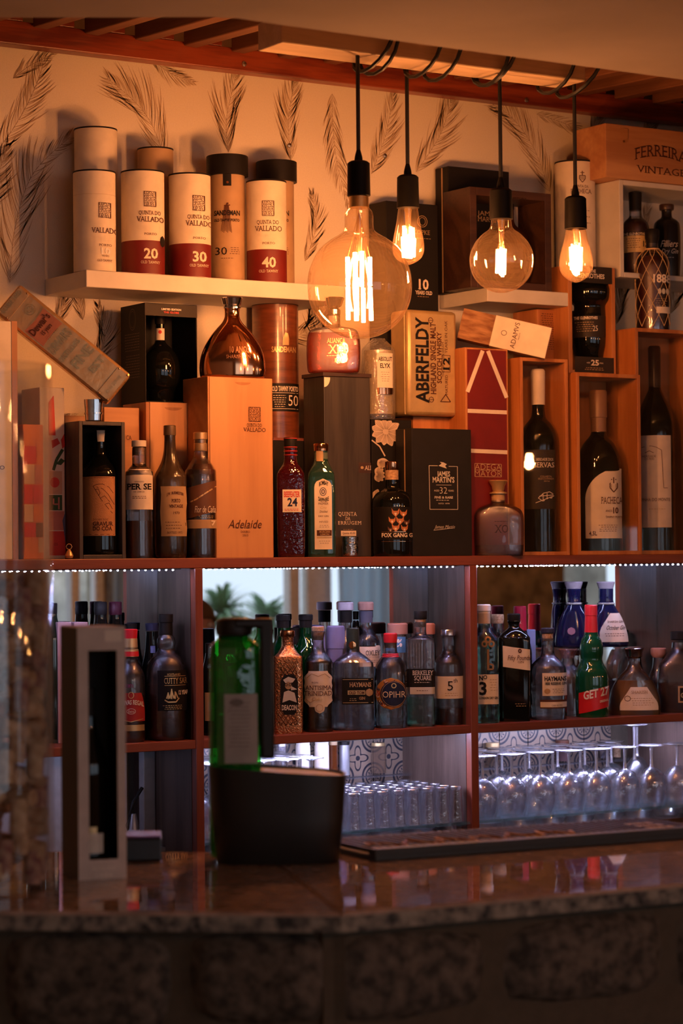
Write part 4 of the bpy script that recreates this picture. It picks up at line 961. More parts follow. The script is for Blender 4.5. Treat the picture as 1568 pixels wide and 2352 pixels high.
# ================================================================== top board, middle and right groups
# orange decanter on the dark lidded box
b = Box('gift_box', 'tall charcoal wood-grained box with thin lid, under the orange decanter', 'box', 745, 851, 866, 4.575, .088, ZS, m_blkwood, 'box_body')
M().box(-b.w / 2 - .003, b.w / 2 + .003, -b.dep / 2 - .003, b.dep / 2 + .003, b.h, b.h + .009).build('lid', pm('brown_lid', (.05, .025, .018), .35), b.o, bevel=.001, smooth=0)
b.text('QUINTA', 775, 818, 1185, 1176, m_label, 'r', True, track=.08); b.text('DA', 791, 803, 1195, 1187, m_label, 'r', True); b.text('ERRUGEM', 774, 828, 1205, 1197, m_label, 'r', True, track=.08)
b.scrawl(782, 815, 1216, 3, m_tan, 1, 2); b.patch(781, 816, 1219, 1231, m_label, 'price_sticker', nx=1, ny=1, eps=.0008); b.text('Quinta 45.00', 784, 813, 1227, 1222, m_ink, 'r', eps=.0016)
g = M(); n = 10; a_ = b.x(745.5); c_ = b.z(868.5); g.v = [(a_, -b.dep / 2 - .0008, c_)] + [(a_ + .016 * math.cos(R_(90) * k / n), -b.dep / 2 - .0008, c_ - .022 * math.sin(R_(90) * k / n)) for k in range(n + 1)]
g.f = [tuple(range(n + 2))]; g.build('round_sticker', m_label, b.o, smooth=0)
b.patch(823, 851, 1062, 1086, m_darkwood, 'name_plate', nx=1, ny=1, eps=.0009); b.text('ALI', 836, 851, 1079, 1069, m_label, 'r', True, eps=.0018); b.patch(827, 834, 1070, 1077, m_gold, 'plate_dot', ell, eps=.0016)
zt = b.zb + b.h + .0096
m_orl = glass('orange_brandy', (.78, .20, .03), .28, (.75, .16, .02), f0=.06, edge=.7)
it = bottle('orange brandy decanter on the charcoal box, behind the large globe', 765, 4.60, zt, [(None, 52, 5, .42), (850, 60, 5, .42), (800, 62, 5, .42), (768, 58, 5, .42), (757, 48, 5, .5), (752, 26, 3, .8), (748, 17, 2, 1), (738, 16, 2, 1), (725, 16, 2, 1), (724, 16, 2, 1)], m_clear, n=48)
it.liquid(765, m_orl, .96)
it.lathe('stopper', [(724, 15), (722, 17), (712, 17), (708, 12), (704, 19), (686, 26), (684, 25)], m_chrome, smooth=False)
it.text('ALIANÇA', 750, 793, 790, 779, m_gold, 'r', True); it.text('XO', 753, 791, 814, 794, m_gold, 'r', True); it.text('10', 767, 778, 834, 825, m_gold, 'r', True); it.scrawl(748, 794, 819, 3, m_gold, 1, 3)
# red and blue-green gin bottles
m_ruby = glass('ruby_glass', (.20, .01, .02), .25, (.15, .005, .02), f0=.07, edge=.8, bump=.5, bs=90)
it = bottle('square ruby glass gin bottle with black and red ringed neck', 668, 4.548, ZS, [(None, 28, 6, .8), (1270, 31, 6, .8), (1200, 32, 6, .8), (1100, 32, 6, .8), (1085, 30, 5, .8), (1075, 24, 3, .9), (1064, 17, 2, 1), (1052, 15, 2, 1), (1030, 15, 2, 1)], m_ruby,
            cap=[(1040, 14.6), (1022, 15), (1006, 15.5), (1005, 15)], capm=m_blk)
for v in (1046, 1037, 1028, 1008): it.lathe('neck_ring', [(v, 15.8), (v - 1.5, 15.9)], m_redink, smooth=False)
it.patch(649, 692, 1125, 1177, m_label, 'paper_label', nx=4); it.text('BEEFEATER', 652, 689, 1142, 1130, m_redink, 'b', True); it.text('24', 660, 683, 1163, 1145, m_navy, 'b'); it.scrawl(652, 688, 1170, 3, m_redink, 2, 3)
rr = random.Random(9)
for k in range(14):     # embossed scrolls on the lower glass
    u = 652 + (k % 4) * 10 + rr.uniform(-2, 2); v = 1192 + (k // 4) * 20; a0 = rr.uniform(0, 360); it.line(ringpts(u, v, 6, 8, 9, a0, a0 + 250), 1.8, m_ruby, 'embossed_scroll', eps=.002)
m_bluegr = glass('pale_blue_green_glass', (.30, .60, .52), .16, (.10, .28, .24), f0=.07, edge=.85)
it = bottle('square pale blue-green gin bottle with white label beside the ruby one', 738, 4.552, ZS, [(None, 30, 5, .8), (1270, 32, 5, .8), (1150, 32, 5, .8), (1095, 31, 5, .8), (1078, 25, 4, .9), (1063, 18, 2, 1), (1050, 15, 2, 1), (1036, 15, 2, 1)], m_bluegr,
            cap=[(1036, 13), (1036, 17), (1021, 18), (1019, 17)], capm=m_copper)
it.lathe('neck_foil', [(1056, 15.5), (1040, 15.5)], F('green_foil', (.12, .16, .12)), smooth=False); it.patch(727, 743, 1036, 1060, m_tan, 'neck_tag')
it.lathe('inner_spirit', [(1268, 26, 5, .7), (1185, 26, 5, .7)], glass('green_gin', (.22, .5, .36), .2, (.05, .22, .12)), smooth=False)
it.patch(722, 762, 1100, 1262, m_label, 'paper_label', lambda t: (0, 1) if t > .12 else (.5 - .5 * math.sqrt(1 - (1 - t / .12) ** 2), .5 + .5 * math.sqrt(1 - (1 - t / .12) ** 2)), ny=24)
it.text('BOMBAY', 733, 754, 1118, 1109, m_inkb, 'b', arc=4); it.line(ringpts(742, 1130, 7, 9), 1.4, m_navy); it.line(ringpts(742, 1130, 3, 5), 1.8, m_navy); it.text('SAPPHIRE', 731, 755, 1150, 1141, m_inkb, 'b', arc=-4); it.text('PREMIER', 731, 754, 1160, 1155, m_ink)
it.text('Cru', 735, 750, 1169, 1163, m_gold, shear=.3); it.text('Distilled', 734, 752, 1178, 1173, m_ink, shear=.2); it.text('DRY GIN', 731, 754, 1188, 1184, m_ink); it.text('INFUSED', 733, 753, 1201, 1197, m_ink); it.scrawl(730, 757, 1207, 4, m_grey, 2, 2)
it.patch(727, 761, 1218, 1231, m_ink, 'dark_band', nx=3, ny=1, eps=.0011); it.text('MURCIAN', 733, 757, 1224, 1219.5, m_tan, 'b', eps=.0022); it.text('LEMON', 735, 755, 1230, 1225.5, m_tan, 'b', eps=.0022); it.patch(727, 761, 1233, 1237, m_gold, 'gold_band', nx=3, ny=1, eps=.0011); it.scrawl(731, 757, 1243, 5, m_grey, 2, 4)
# metal cup
it = Item('metal_cup', 'small crumpled chrome cup at the foot of the charcoal box', 'cup', 803, 4.54, ZS)
it.lathe('cup_body', [(1277, 17), (1276, 18), (1262, 19), (1250, 18), (1236, 19.5), (1233, 19), (1233, 19)], pm('hammered_chrome', (.7, .7, .72), .15, metal=1., bump=1., bscale=140), main=True, smooth=False)
# tiny charm
it = Item('key_charm', 'tiny gold key charm lying at the foot of the collage carton', 'charm', 158, 4.54, ZS)
M().lathe([(.0005, .001), (.002, .007), (.007, .009), (.016, .005), (.020, .002)], 12).build('bell', m_gold, it.o); M().tube([(.006 * math.cos(t / 8 * 6.283), 0, .026 + .006 * math.sin(t / 8 * 6.283)) for t in range(9)], .0009, 5).build('ring', m_gold, it.o)
# floral box, fluted bottle, gold tin
m_fl = F('flower_cream', (.62, .50, .40)); m_fl2 = F('flower_shade', (.30, .22, .17))
b = Box('gift_box', 'black floral printed box behind the fox bottle', 'box', 854, 946, 964, 4.605, .10, ZS, m_blk, 'box_body')
def flower(it, u, v, r, seed, npet=9, eps=.0008, a0=0, a1=360):
    rr = random.Random(seed)
    for k in range(npet):
        a = R_(a0 + (a1 - a0) * k / npet); L = r * rr.uniform(.85, 1.1); wd_ = r * .34; pts = []
        for q in range(9):
            t = q / 8; rr_ = wd_ * math.sin(math.pi * min(1, t * .9 + .05)) * (1 - .15 * t); pts.append((t * L, rr_))
        for q in range(8, -1, -1): pts.append((pts[q][0], -pts[q][1]))
        P_ = [(u + x * math.cos(a) - y * math.sin(a), v + x * math.sin(a) + y * math.cos(a)) for x, y in pts]
        lim = lambda p: (max(855, min(945, p[0])), max(966, min(1276, p[1])))
        shape(it, [lim(p) for p in P_], m_fl, eps + k * .00003, 'petal_print')
        for j in range(3): y = (j - 1) * wd_ * .4; it.line([lim((u + x * math.cos(a) - y * x / L * math.sin(a), v + x * math.sin(a) + y * x / L * math.cos(a))) for x in (L * .2, L * .85)], .9, m_fl2, 'petal_line', eps=eps + .0007)
flower(b, 886, 992, 34, 1, 11); flower(b, 868, 1058, 24, 2, 3, a0=10, a1=80); flower(b, 862, 1090, 22, 3, 6, a0=-60, a1=90); flower(b, 858, 1150, 30, 4, 5, a0=-70, a1=60)
b.line([(854, 1012), (872, 1026), (884, 1048)], 3, m_fl, 'stalk_print')
zfl = b.zb + b.h
it = bottle('fluted clear glass bottle with narrow white label, beside the gold tin', 869, 4.645, zfl + .0006, [(None, 36), (955, 38), (880, 39), (815, 39), (803, 38), (796, 33), (788, 24), (780, 16), (778, 16)], m_clearfl, smooth=True, n=48)
for k in range(22):
    u = 833 + k * 3.4
    if 862 < u < 900: continue
    it.line([(u, 806), (u, 948)], 1.4, m_clearfl, 'flute', eps=.0014)
it.lathe('glow_tinted_liquid', [(952, 33), (806, 33)], glass('amber_glow_tint', (.95, .80, .55), .45, (.95, .76, .45), f0=.1), smooth=False)  # golden glow inside the bottle is put into the haze colour
it.patch(866, 902, 814, 893, m_label, 'paper_label'); it.patch(866, 902, 893, 908, m_copper, 'copper_band'); it.text('ABSOLUT', 869, 900, 832, 823, m_inkb, 'b'); it.text('ELYX', 873, 896, 848, 838, m_inkb, 'b'); it.scrawl(874, 896, 858, 5, m_grey, 5, 4)
# mirrored copy of the fluted bottle, built as a solid amber twin
P0 = wp(923, 860, 4.70)
it = Item('bottle', 'solid stand-in for the amber mirrored copy of the clear fluted bottle, beside the tin', 'bottle', 922, 4.715, zfl + .0006); it.lathe('glass_body', [(956, 30), (956, 30), (815, 30), (800, 24), (780, 14), (778, 14)], glass('amber_fluted', (.9, .5, .2), .35, (.85, .40, .14), f0=.1, edge=.8, bump=1., bs=120), main=True)
# orange box supporting the tin, tin
bsup = Box('wooden_case', 'plain orange wooden box under the large gold tin', 'box', 950, 1066, 958, 4.628, .12, ZS, m_case, 'board_box')
b = Box('gold_tin', 'large rectangular brushed gold whisky tin standing upright', 'tin', 936, 1050, 713, 4.60, .075, bsup.zb + bsup.h + .0006, None, vb=None)
M().box(-b.w / 2, b.w / 2, -b.dep / 2, b.dep / 2, 0, b.h).build('tin_body', m_goldtin, b.o, bevel=.009, smooth=40)
M().box(-b.w / 2 - .001, b.w / 2 + .001, -b.dep / 2 + .012, -b.dep / 2 + .016, .002, b.h - .002).build('lid_seam', m_goldtin, b.o, bevel=.001, smooth=0)
b.text('ABERFELDY', 955, 983, 926, 730, m_inkb, 'b', rot=90); b.text('HIGHLAND SINGLE MALT', 988, 1000, 905, 742, m_ink, 'b', rot=90); b.text('SCOTCH WHISKY', 1003, 1013, 880, 762, m_ink, 'b', rot=90); b.text('THE GOLDEN DRAM', 1014, 1019, 865, 785, m_ink, 'r', rot=90)
b.text('12', 1017, 1031, 850, 820, m_inkb, 'b', True, rot=90); b.text('MATURED', 1021, 1027, 905, 860, m_ink, rot=90); b.text('YEARS IN OAK', 1021, 1027, 810, 735, m_ink, rot=90)
b.line([(986, 742), (986, 920)], 1.2, m_gold); b.line([(1001, 735), (1001, 915)], 1.2, m_gold); b.line([(1014, 815), (1033, 815), (1033, 853), (1014, 853)], 1.2, m_ink, closed=True); b.line([(1010, 922), (1033, 922), (1022, 905)], 2, m_ink, closed=True)
for v in (736, 918):
    b.line(ringpts(989, v, 5, 6), 1.4, m_ink); b.line([(983, v), (995, v)], 1.2, m_ink)
# black tall carton marked 10 years old, on the boxes behind
b = Box('gift_carton', 'black whisky carton marked 10 years old, behind the teardrop bulb', 'box', 888, 1007, 466, 4.715, .075, bsup.zb + bsup.h + .0006, m_blk, rim=0)
b.line(ringpts(971, 507, 11, 13), 1.3, m_gold); b.line(ringpts(971, 507, 7, 9), 1, m_gold); b.text('KOPKE', 950, 988, 537, 527, m_gold, 'r', True); b.scrawl(950, 995, 546, 3, m_gold, 1, 3)
b.text('10', 960, 984, 663, 641, m_label, 'b', True); b.text('YEARS OLD', 953, 992, 675, 667, m_label, 'b', True); b.scrawl(957, 988, 680, 3, m_tan, 1, 3)
# two big items on the right floating shelf
b = Box('book_carton', 'tall black book-like whisky carton on the short floating shelf', 'box', 1030, 1170, 388, 4.735, .055, ZF2 + .0005, m_blk)
M().box(-b.w / 2 - .0012, -b.w / 2, -.004, .000, .002, b.h - .002).build('gold_seam', m_tan, b.o, smooth=0)
b.text('JAMES', 1096, 1140, 494, 484, m_tan, 'r', True); b.text('MARTIN', 1096, 1146, 508, 497, m_tan, 'r', True)
b = Box('wooden_display_frame', 'dark walnut open frame box holding a round bottle, behind the medium globe', 'box', 1080, 1266, 437, 4.615, .11, ZF2 + .0005, None)
w2, d2, h, th = b.w / 2, b.dep / 2, b.h, .019
for sx_ in (-1, 1): M().box(sx_ * w2, sx_ * (w2 - th), -d2, d2, 0, h).build('side_panel', m_darkwood, b.o, bevel=.001, smooth=0)
M().box(-w2 + th, w2 - th, -d2, d2, h - th, h).build('top_panel', m_darkwood, b.o, bevel=.001, smooth=0); M().box(-w2 + th, w2 - th, -d2, d2, 0, th).build('bottom_panel', m_darkwood, b.o, bevel=.001, smooth=0)
b.text('HISTORIA', 1175, 1210, 457, 452, F('dark_ink', (.03, .015, .01)), 'b')
it = bottle('dark round bottle inside the walnut frame', 1168, 4.668, ZF2 + .0005 + th, [(None, 30), (632, 42), (590, 50), (560, 48), (535, 36), (520, 18), (505, 12), (480, 12), (478, 11)], F('dark_round_bottle', (.04, .012, .006), .2), cap=[(482, 13), (470, 13)], capm=m_blk)
it.patch(1140, 1200, 565, 610, m_darkwood, 'dark_label')
# dark case and cream tube at right
bg = case('wooden_case', 'tall open wooden case holding the bottle labelled 25', 'box', 1305, 1413, 612, 4.60, .12, wp(1398, 858, 4.527).z + .0008, m_case, .012, False, inner=m_cased)
bg.patch(1314, 1406, 612, 650, m_blk2, 'header_card', nx=1, ny=1); bg.text('THE', 1357, 1368, 626, 619, m_label, 'b', eps=.0016); bg.text('GLENROTHES', 1320, 1388, 639, 629, m_label, 'b', eps=.0016)
bg.patch(1318, 1408, 820, 856, m_blk2, 'footer_card', nx=1, ny=1); bg.text('AGED', 1345, 1353, 835, 832, m_label, eps=.0016); bg.text('25', 1355, 1373, 839, 827, m_label, 'b', True, eps=.0016); bg.text('YEARS', 1374, 1383, 835, 832, m_label, eps=.0016); bg.scrawl(1336, 1390, 845, 4, m_tan, 2, 2)
it = bottle('round-shouldered dark whisky bottle in the tall case, labelled 25', 1352, 4.662, bg.zb + .0125, [(None, 28), (815, 34), (790, 40), (740, 41), (722, 41), (706, 40), (700, 44), (690, 52), (670, 55), (655, 50), (652, 46)], m_bottle, n=40)
it.patch(1316, 1392, 729, 778, m_blk2, 'dark_label', nx=18); it.text('THE GLENROTHES', 1318, 1372, 737, 731, m_label, 'b', eps=.0018); it.scrawl(1318, 1368, 744, 5, m_tan, 5, 3); it.text('25', 1361, 1372, 764, 752, m_label, 'r', True, eps=.0018)
b = Box('wooden_panel_box', 'orange wooden box with dense printed text on its face, left of the tall case', 'box', 1236, 1303, 712, 4.66, .10, ZS, m_case, 'board_box', group=None)
b.scrawl(1244, 1288, 722, 5, m_ink, 17, 7, 1.4)
m_ctop = b.zb + b.h
it = tube(1322, 377, 46, 4.702, m_cream, 'cream tube with crest behind the rightmost teardrop bulb', zb=m_ctop + .0006, group='tubes behind the boxes')
shield(it, 1339, 413, 26, m_ink); it.text('QUINTA DA', 1318, 1353, 438, 432, m_ink, 'r', True); it.text('PACHECA', 1312, 1360, 451, 441, m_ink, 'r', True); it.scrawl(1330, 1358, 490, 14, m_ink, 3, 2); it.patch(1338, 1345, 484, 495, m_inkb, 'round_sticker', ell)
# red lozenge board box
b = Box('wooden_case', 'red fronted wooden box with pale letter A and crossbars', 'box', 1070, 1168, 800, 4.56, .10, ZS, m_case, 'board_box')
zadega = b.zb + b.h
b.patch(1074, 1164, 804, 1276, m_red, 'red_front', nx=1, ny=1, eps=.0006)
for q in ([(1074, 902), (1110, 806)], [(1164, 912), (1122, 806)], [(1074, 945), (1164, 946)], [(1074, 1036), (1164, 1038)]): b.line(q, 9 if q[1] != (1121, 812) else 3, m_label, 'pale_bar', eps=.001); b.flush()
b.text('ADEGA', 1089, 1150, 1079, 1066, m_gold, 'l', eps=.0012); b.text('MAYOR', 1089, 1150, 1094, 1081, m_gold, 'l', eps=.0012); b.line([(1089, 1065), (1150, 1066), (1150, 1095), (1089, 1095)], 1, m_gold, eps=.0012, closed=True); b.line([(1089, 1080), (1150, 1080)], 1, m_gold, eps=.0012); b.text('DE PORTUGAL', 1108, 1133, 1100, 1097, m_ink, eps=.0012)
# cork and white carton lying tilted on top
P = wp(1157, 768, 4.60); ad = Item('cork_ended_carton', 'tilted white carton with cork end lying across the red case', 'carton', 1157, 4.60, P.z, tilt=R_(14), P=P, front=.036)
sA = ad.s; ad.z = lambda v: (768 - v) * sA
M().box(-27 * sA, 104 * sA, -.036, .036, -36 * sA, 36 * sA).build('white_sleeve', m_cream, ad.o, bevel=.0015, smooth=0); M().box(-102 * sA, -27 * sA, -.035, .035, -35 * sA, 35 * sA).build('cork_end', m_cork, ad.o, bevel=.001, smooth=0)
g = Sub(ad, .036); g.__class__ = type('SubA', (Sub,), {'pt': lambda s, x, z, eps: (z * sA, -.036 - eps, x * sA)}); ITEMS.append(g)
g.text('ADAMVS', -30, 30, 31, 20, m_ink, 'r'); g.line(ringpts(0, 0, 5.5, 6), 1.2, m_ink); g.text('MADE IN', -8, 8, 37, 34, m_ink)
# black whisky carton front, fox bottle
m_slate = F('slate_carton', (.020, .018, .017), .45)
b = Box('book_carton', 'large black whisky carton with pale printed frame, numbered 32', 'box', 946, 1083, 985, 4.535, .066, ZS, m_slate)
M().box(-b.w / 2 - .0008, -b.w / 2, -.006, -.003, .002, b.h - .002).build('door_seam', m_tan, b.o, smooth=0)
m_silv = F('silver_print', (.62, .58, .50), .4)
b.line([(985, 1070), (1005, 1070)], 1.2, m_silv, 'printed_frame'); b.line([(1030, 1071), (1050, 1071), (1050, 1170), (986, 1170), (985, 1070)], 1.2, m_silv, 'printed_frame')
shape(b, [(1007, 1070), (1014, 1065), (1010, 1061), (1018, 1062), (1026, 1066), (1022, 1070), (1026, 1076), (1016, 1073)], m_silv, name='bird_print')
b.text('JAMES', 1003, 1033, 1094, 1083, m_silv, 'b', True); b.text("MARTIN'S", 992, 1043, 1108, 1096, m_silv, 'b', True); b.line([(1001, 1114), (1036, 1114)], .9, m_silv); b.text('AGED', 996, 1008, 1129, 1125, m_silv); b.text('32', 1009, 1026, 1134, 1119, m_silv, 'l'); b.text('YEARS', 1028, 1041, 1129, 1125, m_silv)
b.text('FINE & RARE', 997, 1039, 1145, 1140, m_silv, 'b'); b.scrawl(1000, 1036, 1149, 3, m_silv, 1, 1); b.text('ESTD 1878', 1006, 1031, 1158, 1155, m_silv); b.text('James Martin', 995, 1043, 1214, 1206, m_silv, 'r', shear=.5); b.line([(994, 1218), (1038, 1213)], 1.2, m_silv)
b.patch(0, 1, 0, 1, m_silv) if False else None
it = bottle('dark round-shouldered bottle with fox picture and cork stopper', 900, 4.553, ZS, [(None, 42), (1272, 45), (1200, 46), (1160, 46), (1145, 44), (1133, 36), (1127, 26), (1120, 16), (1100, 15), (1080, 15)], m_bottle, cap=[(1082, 15), (1080, 15.5), (1062, 15.5), (1060, 14)], capm=m_copper, n=40)
it.lathe('cork_band', [(1102, 15.6), (1080, 15.7)], m_corkt, smooth=False); it.patch(858, 944, 1165, 1240, m_inkb, 'black_label', nx=18)
m_fox = F('fox_orange', (.55, .20, .07)); m_fox2 = F('fox_dark', (.16, .06, .03))
for (u, v, r) in ((908, 1178, 9), (926, 1180, 8), (900, 1196, 8), (918, 1196, 9), (933, 1200, 7), (908, 1212, 9), (928, 1214, 8), (896, 1216, 6)):
    shape(it, [(u - r, v - r * 1.1), (u - r * .5, v - r * .4), (u + r * .5, v - r * .4), (u + r, v - r * 1.1), (u + r * .9, v + r * .2), (u, v + r * 1.1), (u - r * .9, v + r * .2)], m_fox if r > 7 else m_fox2, .0013, 'fox_print')
    shape(it, [(u - r * .35, v + .1 * r), (u + r * .35, v + .1 * r), (u, v + r * .9)], m_label, .0018, 'fox_print')
it.line([(876, 1222), (945, 1222)], 1.2, m_copper, eps=.0016); it.text('FOX GANG GIN', 876, 958, 1234, 1225, m_label, 'b', eps=.0018); it.line([(876, 1244), (944, 1244)], 1, m_copper, eps=.0016)
# crystal decanter
it = bottle('rounded clear crystal decanter with a little amber spirit and faceted stopper', 1144, 4.543, ZS, [(None, 50, 4, .6), (1274, 56, 4, .6), (1240, 58, 4, .6), (1200, 58, 4, .6), (1180, 56, 4, .6), (1168, 48, 3, .65), (1160, 30, 2, .9), (1154, 17, 2, 1), (1140, 15, 2, 1), (1133, 15, 2, 1)], rglass('decanter_crystal', (.95, .92, .97), 1.25, bump=.5, bs=45, mixt=.72, haze=.14), n=48)
it.liquid(1252, m_amber, .93); it.lathe('neck_band', [(1152, 15.5), (1134, 15.6)], m_tan, smooth=False); it.lathe('stopper', [(1134, 20), (1131, 20), (1129, 12), (1124, 14), (1117, 15), (1105, 22), (1103, 20)], m_gold, smooth=False)
it.text('XO', 1135, 1166, 1224, 1206, F('etched_dark', (.06, .04, .05)), 'r', True); it.scrawl(1134, 1168, 1198, 4, MC['paint_etched_dark'], 1, 3)
# three windowed cases at right
b = case('bottle_case', 'narrow windowed pine case holding a bottle with brown slanted label', 'box', 1196, 1306, 823, 4.54, .112, ZS, m_case, .0085, True, inner=m_cased)
it = bottle('dark wine bottle with tan capsule and brown slanted label in the narrow case', 1238, 4.590, ZS + .009, [(None, 41), (1262, 43), (1100, 43), (1020, 43), (995, 40), (975, 30), (960, 18), (945, 15), (930, 14.5), (905, 14.5)], m_bottle, cap=[(930, 15.5), (870, 16.5), (853, 16.5), (849, 14), (848, 12)], capm=m_label)
it.patch(1204, 1275, 1035, 1170, m_blk2, 'brown_label', nx=18, lab=None, slope=0); it.text('HERDADE DOS', 1232, 1271, 1060, 1054, m_label, 'r', True, eps=.0018); it.text('SERVAS', 1227, 1273, 1075, 1064, m_label, 'r', True, eps=.0018); it.text('COLHEITA', 1241, 1267, 1098, 1094, m_tan, eps=.0018); it.text('SELECCIONADA', 1236, 1272, 1103, 1099, m_tan, eps=.0018); it.text('2016', 1249, 1262, 1108, 1105, m_tan, eps=.0018)
for q in ([(1236, 1145), (1248, 1134), (1262, 1131), (1270, 1136)], [(1236, 1145), (1246, 1152), (1268, 1144)], [(1230, 1156), (1272, 1140)], [(1247, 1136), (1247, 1150)], [(1256, 1134), (1256, 1148)], [(1238, 1141), (1270, 1138)]): it.line(q, 1.4, m_label, 'house_print', eps=.0018)
# case two
b = case('bottle_case', 'windowed pine case holding the bottle with arched tawny label', 'box', 1325, 1472, 858, 4.527, .125, ZS, m_case, .0095, True, inner=m_cased)
it = bottle('large dark port bottle with arched cream label marked 4.5 L', 1376, 4.588, ZS + .010, [(None, 50), (1262, 53), (1120, 53), (1075, 52), (1045, 47), (1020, 36), (1003, 22), (992, 17), (970, 17), (945, 17)], m_bottle, cap=[(992, 17.5), (960, 18), (959, 20), (900, 20), (897, 18)], capm=F('tawny_capsule', (.30, .16, .09), .4), n=40)
it.patch(1344, 1427, 1078, 1237, m_label, 'arched_label', lambda t: (max(0, .95 - .95 * math.sqrt(max(0, min(1, t / .45)) * (2 - min(1, t / .45)))), 1), nx=18, ny=24)
shield(it, 1409, 1115, 34, m_ink); it.text('PACHECA', 1380, 1429, 1158, 1143, m_ink, 'r', True, eps=.0018); it.text('ANOS', 1390, 1405, 1177, 1172, m_ink, eps=.0018); it.text('10', 1407, 1419, 1180, 1167, m_ink, 'b', eps=.0018); it.text('TAWNY PORTO', 1390, 1430, 1191, 1186, m_ink, eps=.0018); it.text('4,5L', 1352, 1370, 1230, 1221, m_ink, 'b', eps=.0018); it.scrawl(1372, 1420, 1207, 4.5, m_ink, 4, 3); it.patch(1406, 1416, 953, 980, m_label, 'neck_seal')
# case three
b = case('bottle_case', 'tall windowed case at the right edge holding a pale labelled magnum', 'box', 1461, 1615, 757, 4.548, .12, ZS, m_case, .0095, True, inner=m_cased)
zc3 = b.zb + b.h; z3 = ZS + .010
it = bottle('tall dark magnum with plain pinkish label at the right edge', 1506, 4.606, z3, [(None, 42), (1262, 44), (1100, 44), (990, 44), (960, 41), (930, 31), (905, 19), (890, 14), (850, 13), (800, 13)], m_bottle, cap=[(900, 14), (800, 14.5), (795, 12)], capm=F('dark_capsule', (.03, .012, .008), .3))
it.patch(1466, 1541, 1002, 1212, m_pinkw, 'plain_label', nx=18); it.line([(1466, 1034), (1478, 1028), (1496, 1026), (1508, 1029), (1520, 1036), (1522, 1080), (1524, 1122), (1533, 1122)], 1.2, m_ink, eps=.0014); it.line([(1482, 1042), (1492, 1037), (1502, 1042)], 1.2, m_ink, eps=.0014)
it.text('HERDADE', 1476, 1507, 1052, 1047, m_ink, eps=.0016); it.text('DO PESO', 1482, 1503, 1058, 1053, m_ink, eps=.0016); it.text('VINHA DO MONTE', 1471, 1538, 1152, 1145, m_ink, eps=.0016); it.scrawl(1488, 1530, 1170, 7, m_tan, 1, 3)
# netted rum bottle on case three
m_rum = glass('mahogany_rum', (.30, .03, .01), .25, (.25, .03, .012), f0=.06, edge=.6)
it = bottle('netted dark rum bottle with black stopper on the right-hand case', 1498, 4.60, zc3 + .0006, [(None, 37), (752, 38), (650, 39), (610, 38), (590, 32), (578, 22), (572, 15), (566, 14), (560, 14)], m_clear, cap=[(570, 13.5), (556, 14), (548, 16.5), (530, 17), (527, 15)], capm=m_blk, n=40)
it.liquid(590, m_rum, .95); it.lathe('core', [(735, 34), (605, 34), (590, 28)], F('dark_core', (.26, .02, .01), .3), smooth=False)
m_net = F('raffia_net', (.72, .48, .25), .7); NET = 9
def netline(sgn, k):
    pts = []
    for j in range(25):
        v = 752 - j * 7.4; a_, e_, d_ = interp(it.prof, it.z(v)); t = sgn * j / 24 * 2.4 + 2 * math.pi * k / NET; pts.append(((a_ + .0012) * math.sin(t), -(a_ + .0012) * math.cos(t), it.z(v)))
    return pts
for k in range(NET):
    for sgn in (1, -1): M().tube(netline(sgn, k), .0007, 4).build('net_cord', m_net, it.o)
for v in (577, 573, 581): it.lathe('net_collar', [(v + 1.4, 20 if v > 575 else 17), (v - 1.4, 20 if v > 575 else 17)], m_net, smooth=False)
it.text('1888', 1500, 1541, 653, 635, m_label, 'b', eps=.002); 
for q in range(3): it.patch(1510 + q * 9, 1518 + q * 9, 666, 680, m_silv, 'medal_print', ell, eps=.0016)
it.scrawl(1503, 1532, 690, 5, m_tan, 5, 3); it.patch(1506, 1536, 708, 723, m_label, 'small_label', eps=.0016)
# white cube shelf on the wall
Yc = 4.60; zq1 = wp(1423, 412, Yc).z; zq0 = wp(1423, 636, Yc).z; xq0 = wp(1423, 520, Yc).x; xq1 = wp(1423, 520, Yc).x + .42
cub = empty('cube_shelf', 'white box shelf with rounded corners fixed to the wall at upper right', 'shelf', ((xq0 + xq1) / 2, (Yc + YW) / 2, zq0)); cw, cdp, chh = (xq1 - xq0) / 2, (YW - Yc) / 2 - .0005, zq1 - zq0; ct = .013
m_wside = m_white
for nme, a in (('side_panel', (-cw, -cw + ct, -cdp, cdp, 0, chh)), ('side_panel', (cw - ct, cw, -cdp, cdp, 0, chh)), ('top_panel', (-cw + ct, cw - ct, -cdp, cdp, chh - ct, chh)), ('bottom_panel', (-cw + ct, cw - ct, -cdp, cdp, 0, ct))): M().box(*a).build(nme, m_wside, cub, bevel=.002, smooth=0)
m_rl = glass('reddish_whisky', (.30, .05, .02), .15, (.25, .04, .02))
it = bottle('round whisky bottle with yellow handwritten label inside the cube shelf', 1459, 4.665, zq0 + ct + .0005, [(None, 26), (612, 31), (560, 32), (525, 31), (510, 26), (500, 16), (492, 14), (475, 14)], m_clear, cap=[(484, 14), (450, 15), (443, 15), (442, 13)], capm=m_blk)
it.liquid(505, m_rl, .94); it.patch(1429, 1490, 537, 583, F('yellow_label', (.72, .52, .24)), 'label', nx=18); it.patch(1429, 1490, 537, 545, m_inkb, 'title_band', nx=18, ny=1, eps=.0012); it.text('THE GLENROTHES', 1430, 1484, 544, 538.5, m_label, 'b', eps=.0022); it.scrawl(1436, 1470, 552, 5, m_ink, 5, 4); it.text('12', 1476, 1486, 570, 558, m_inkb, 'b', eps=.0018)
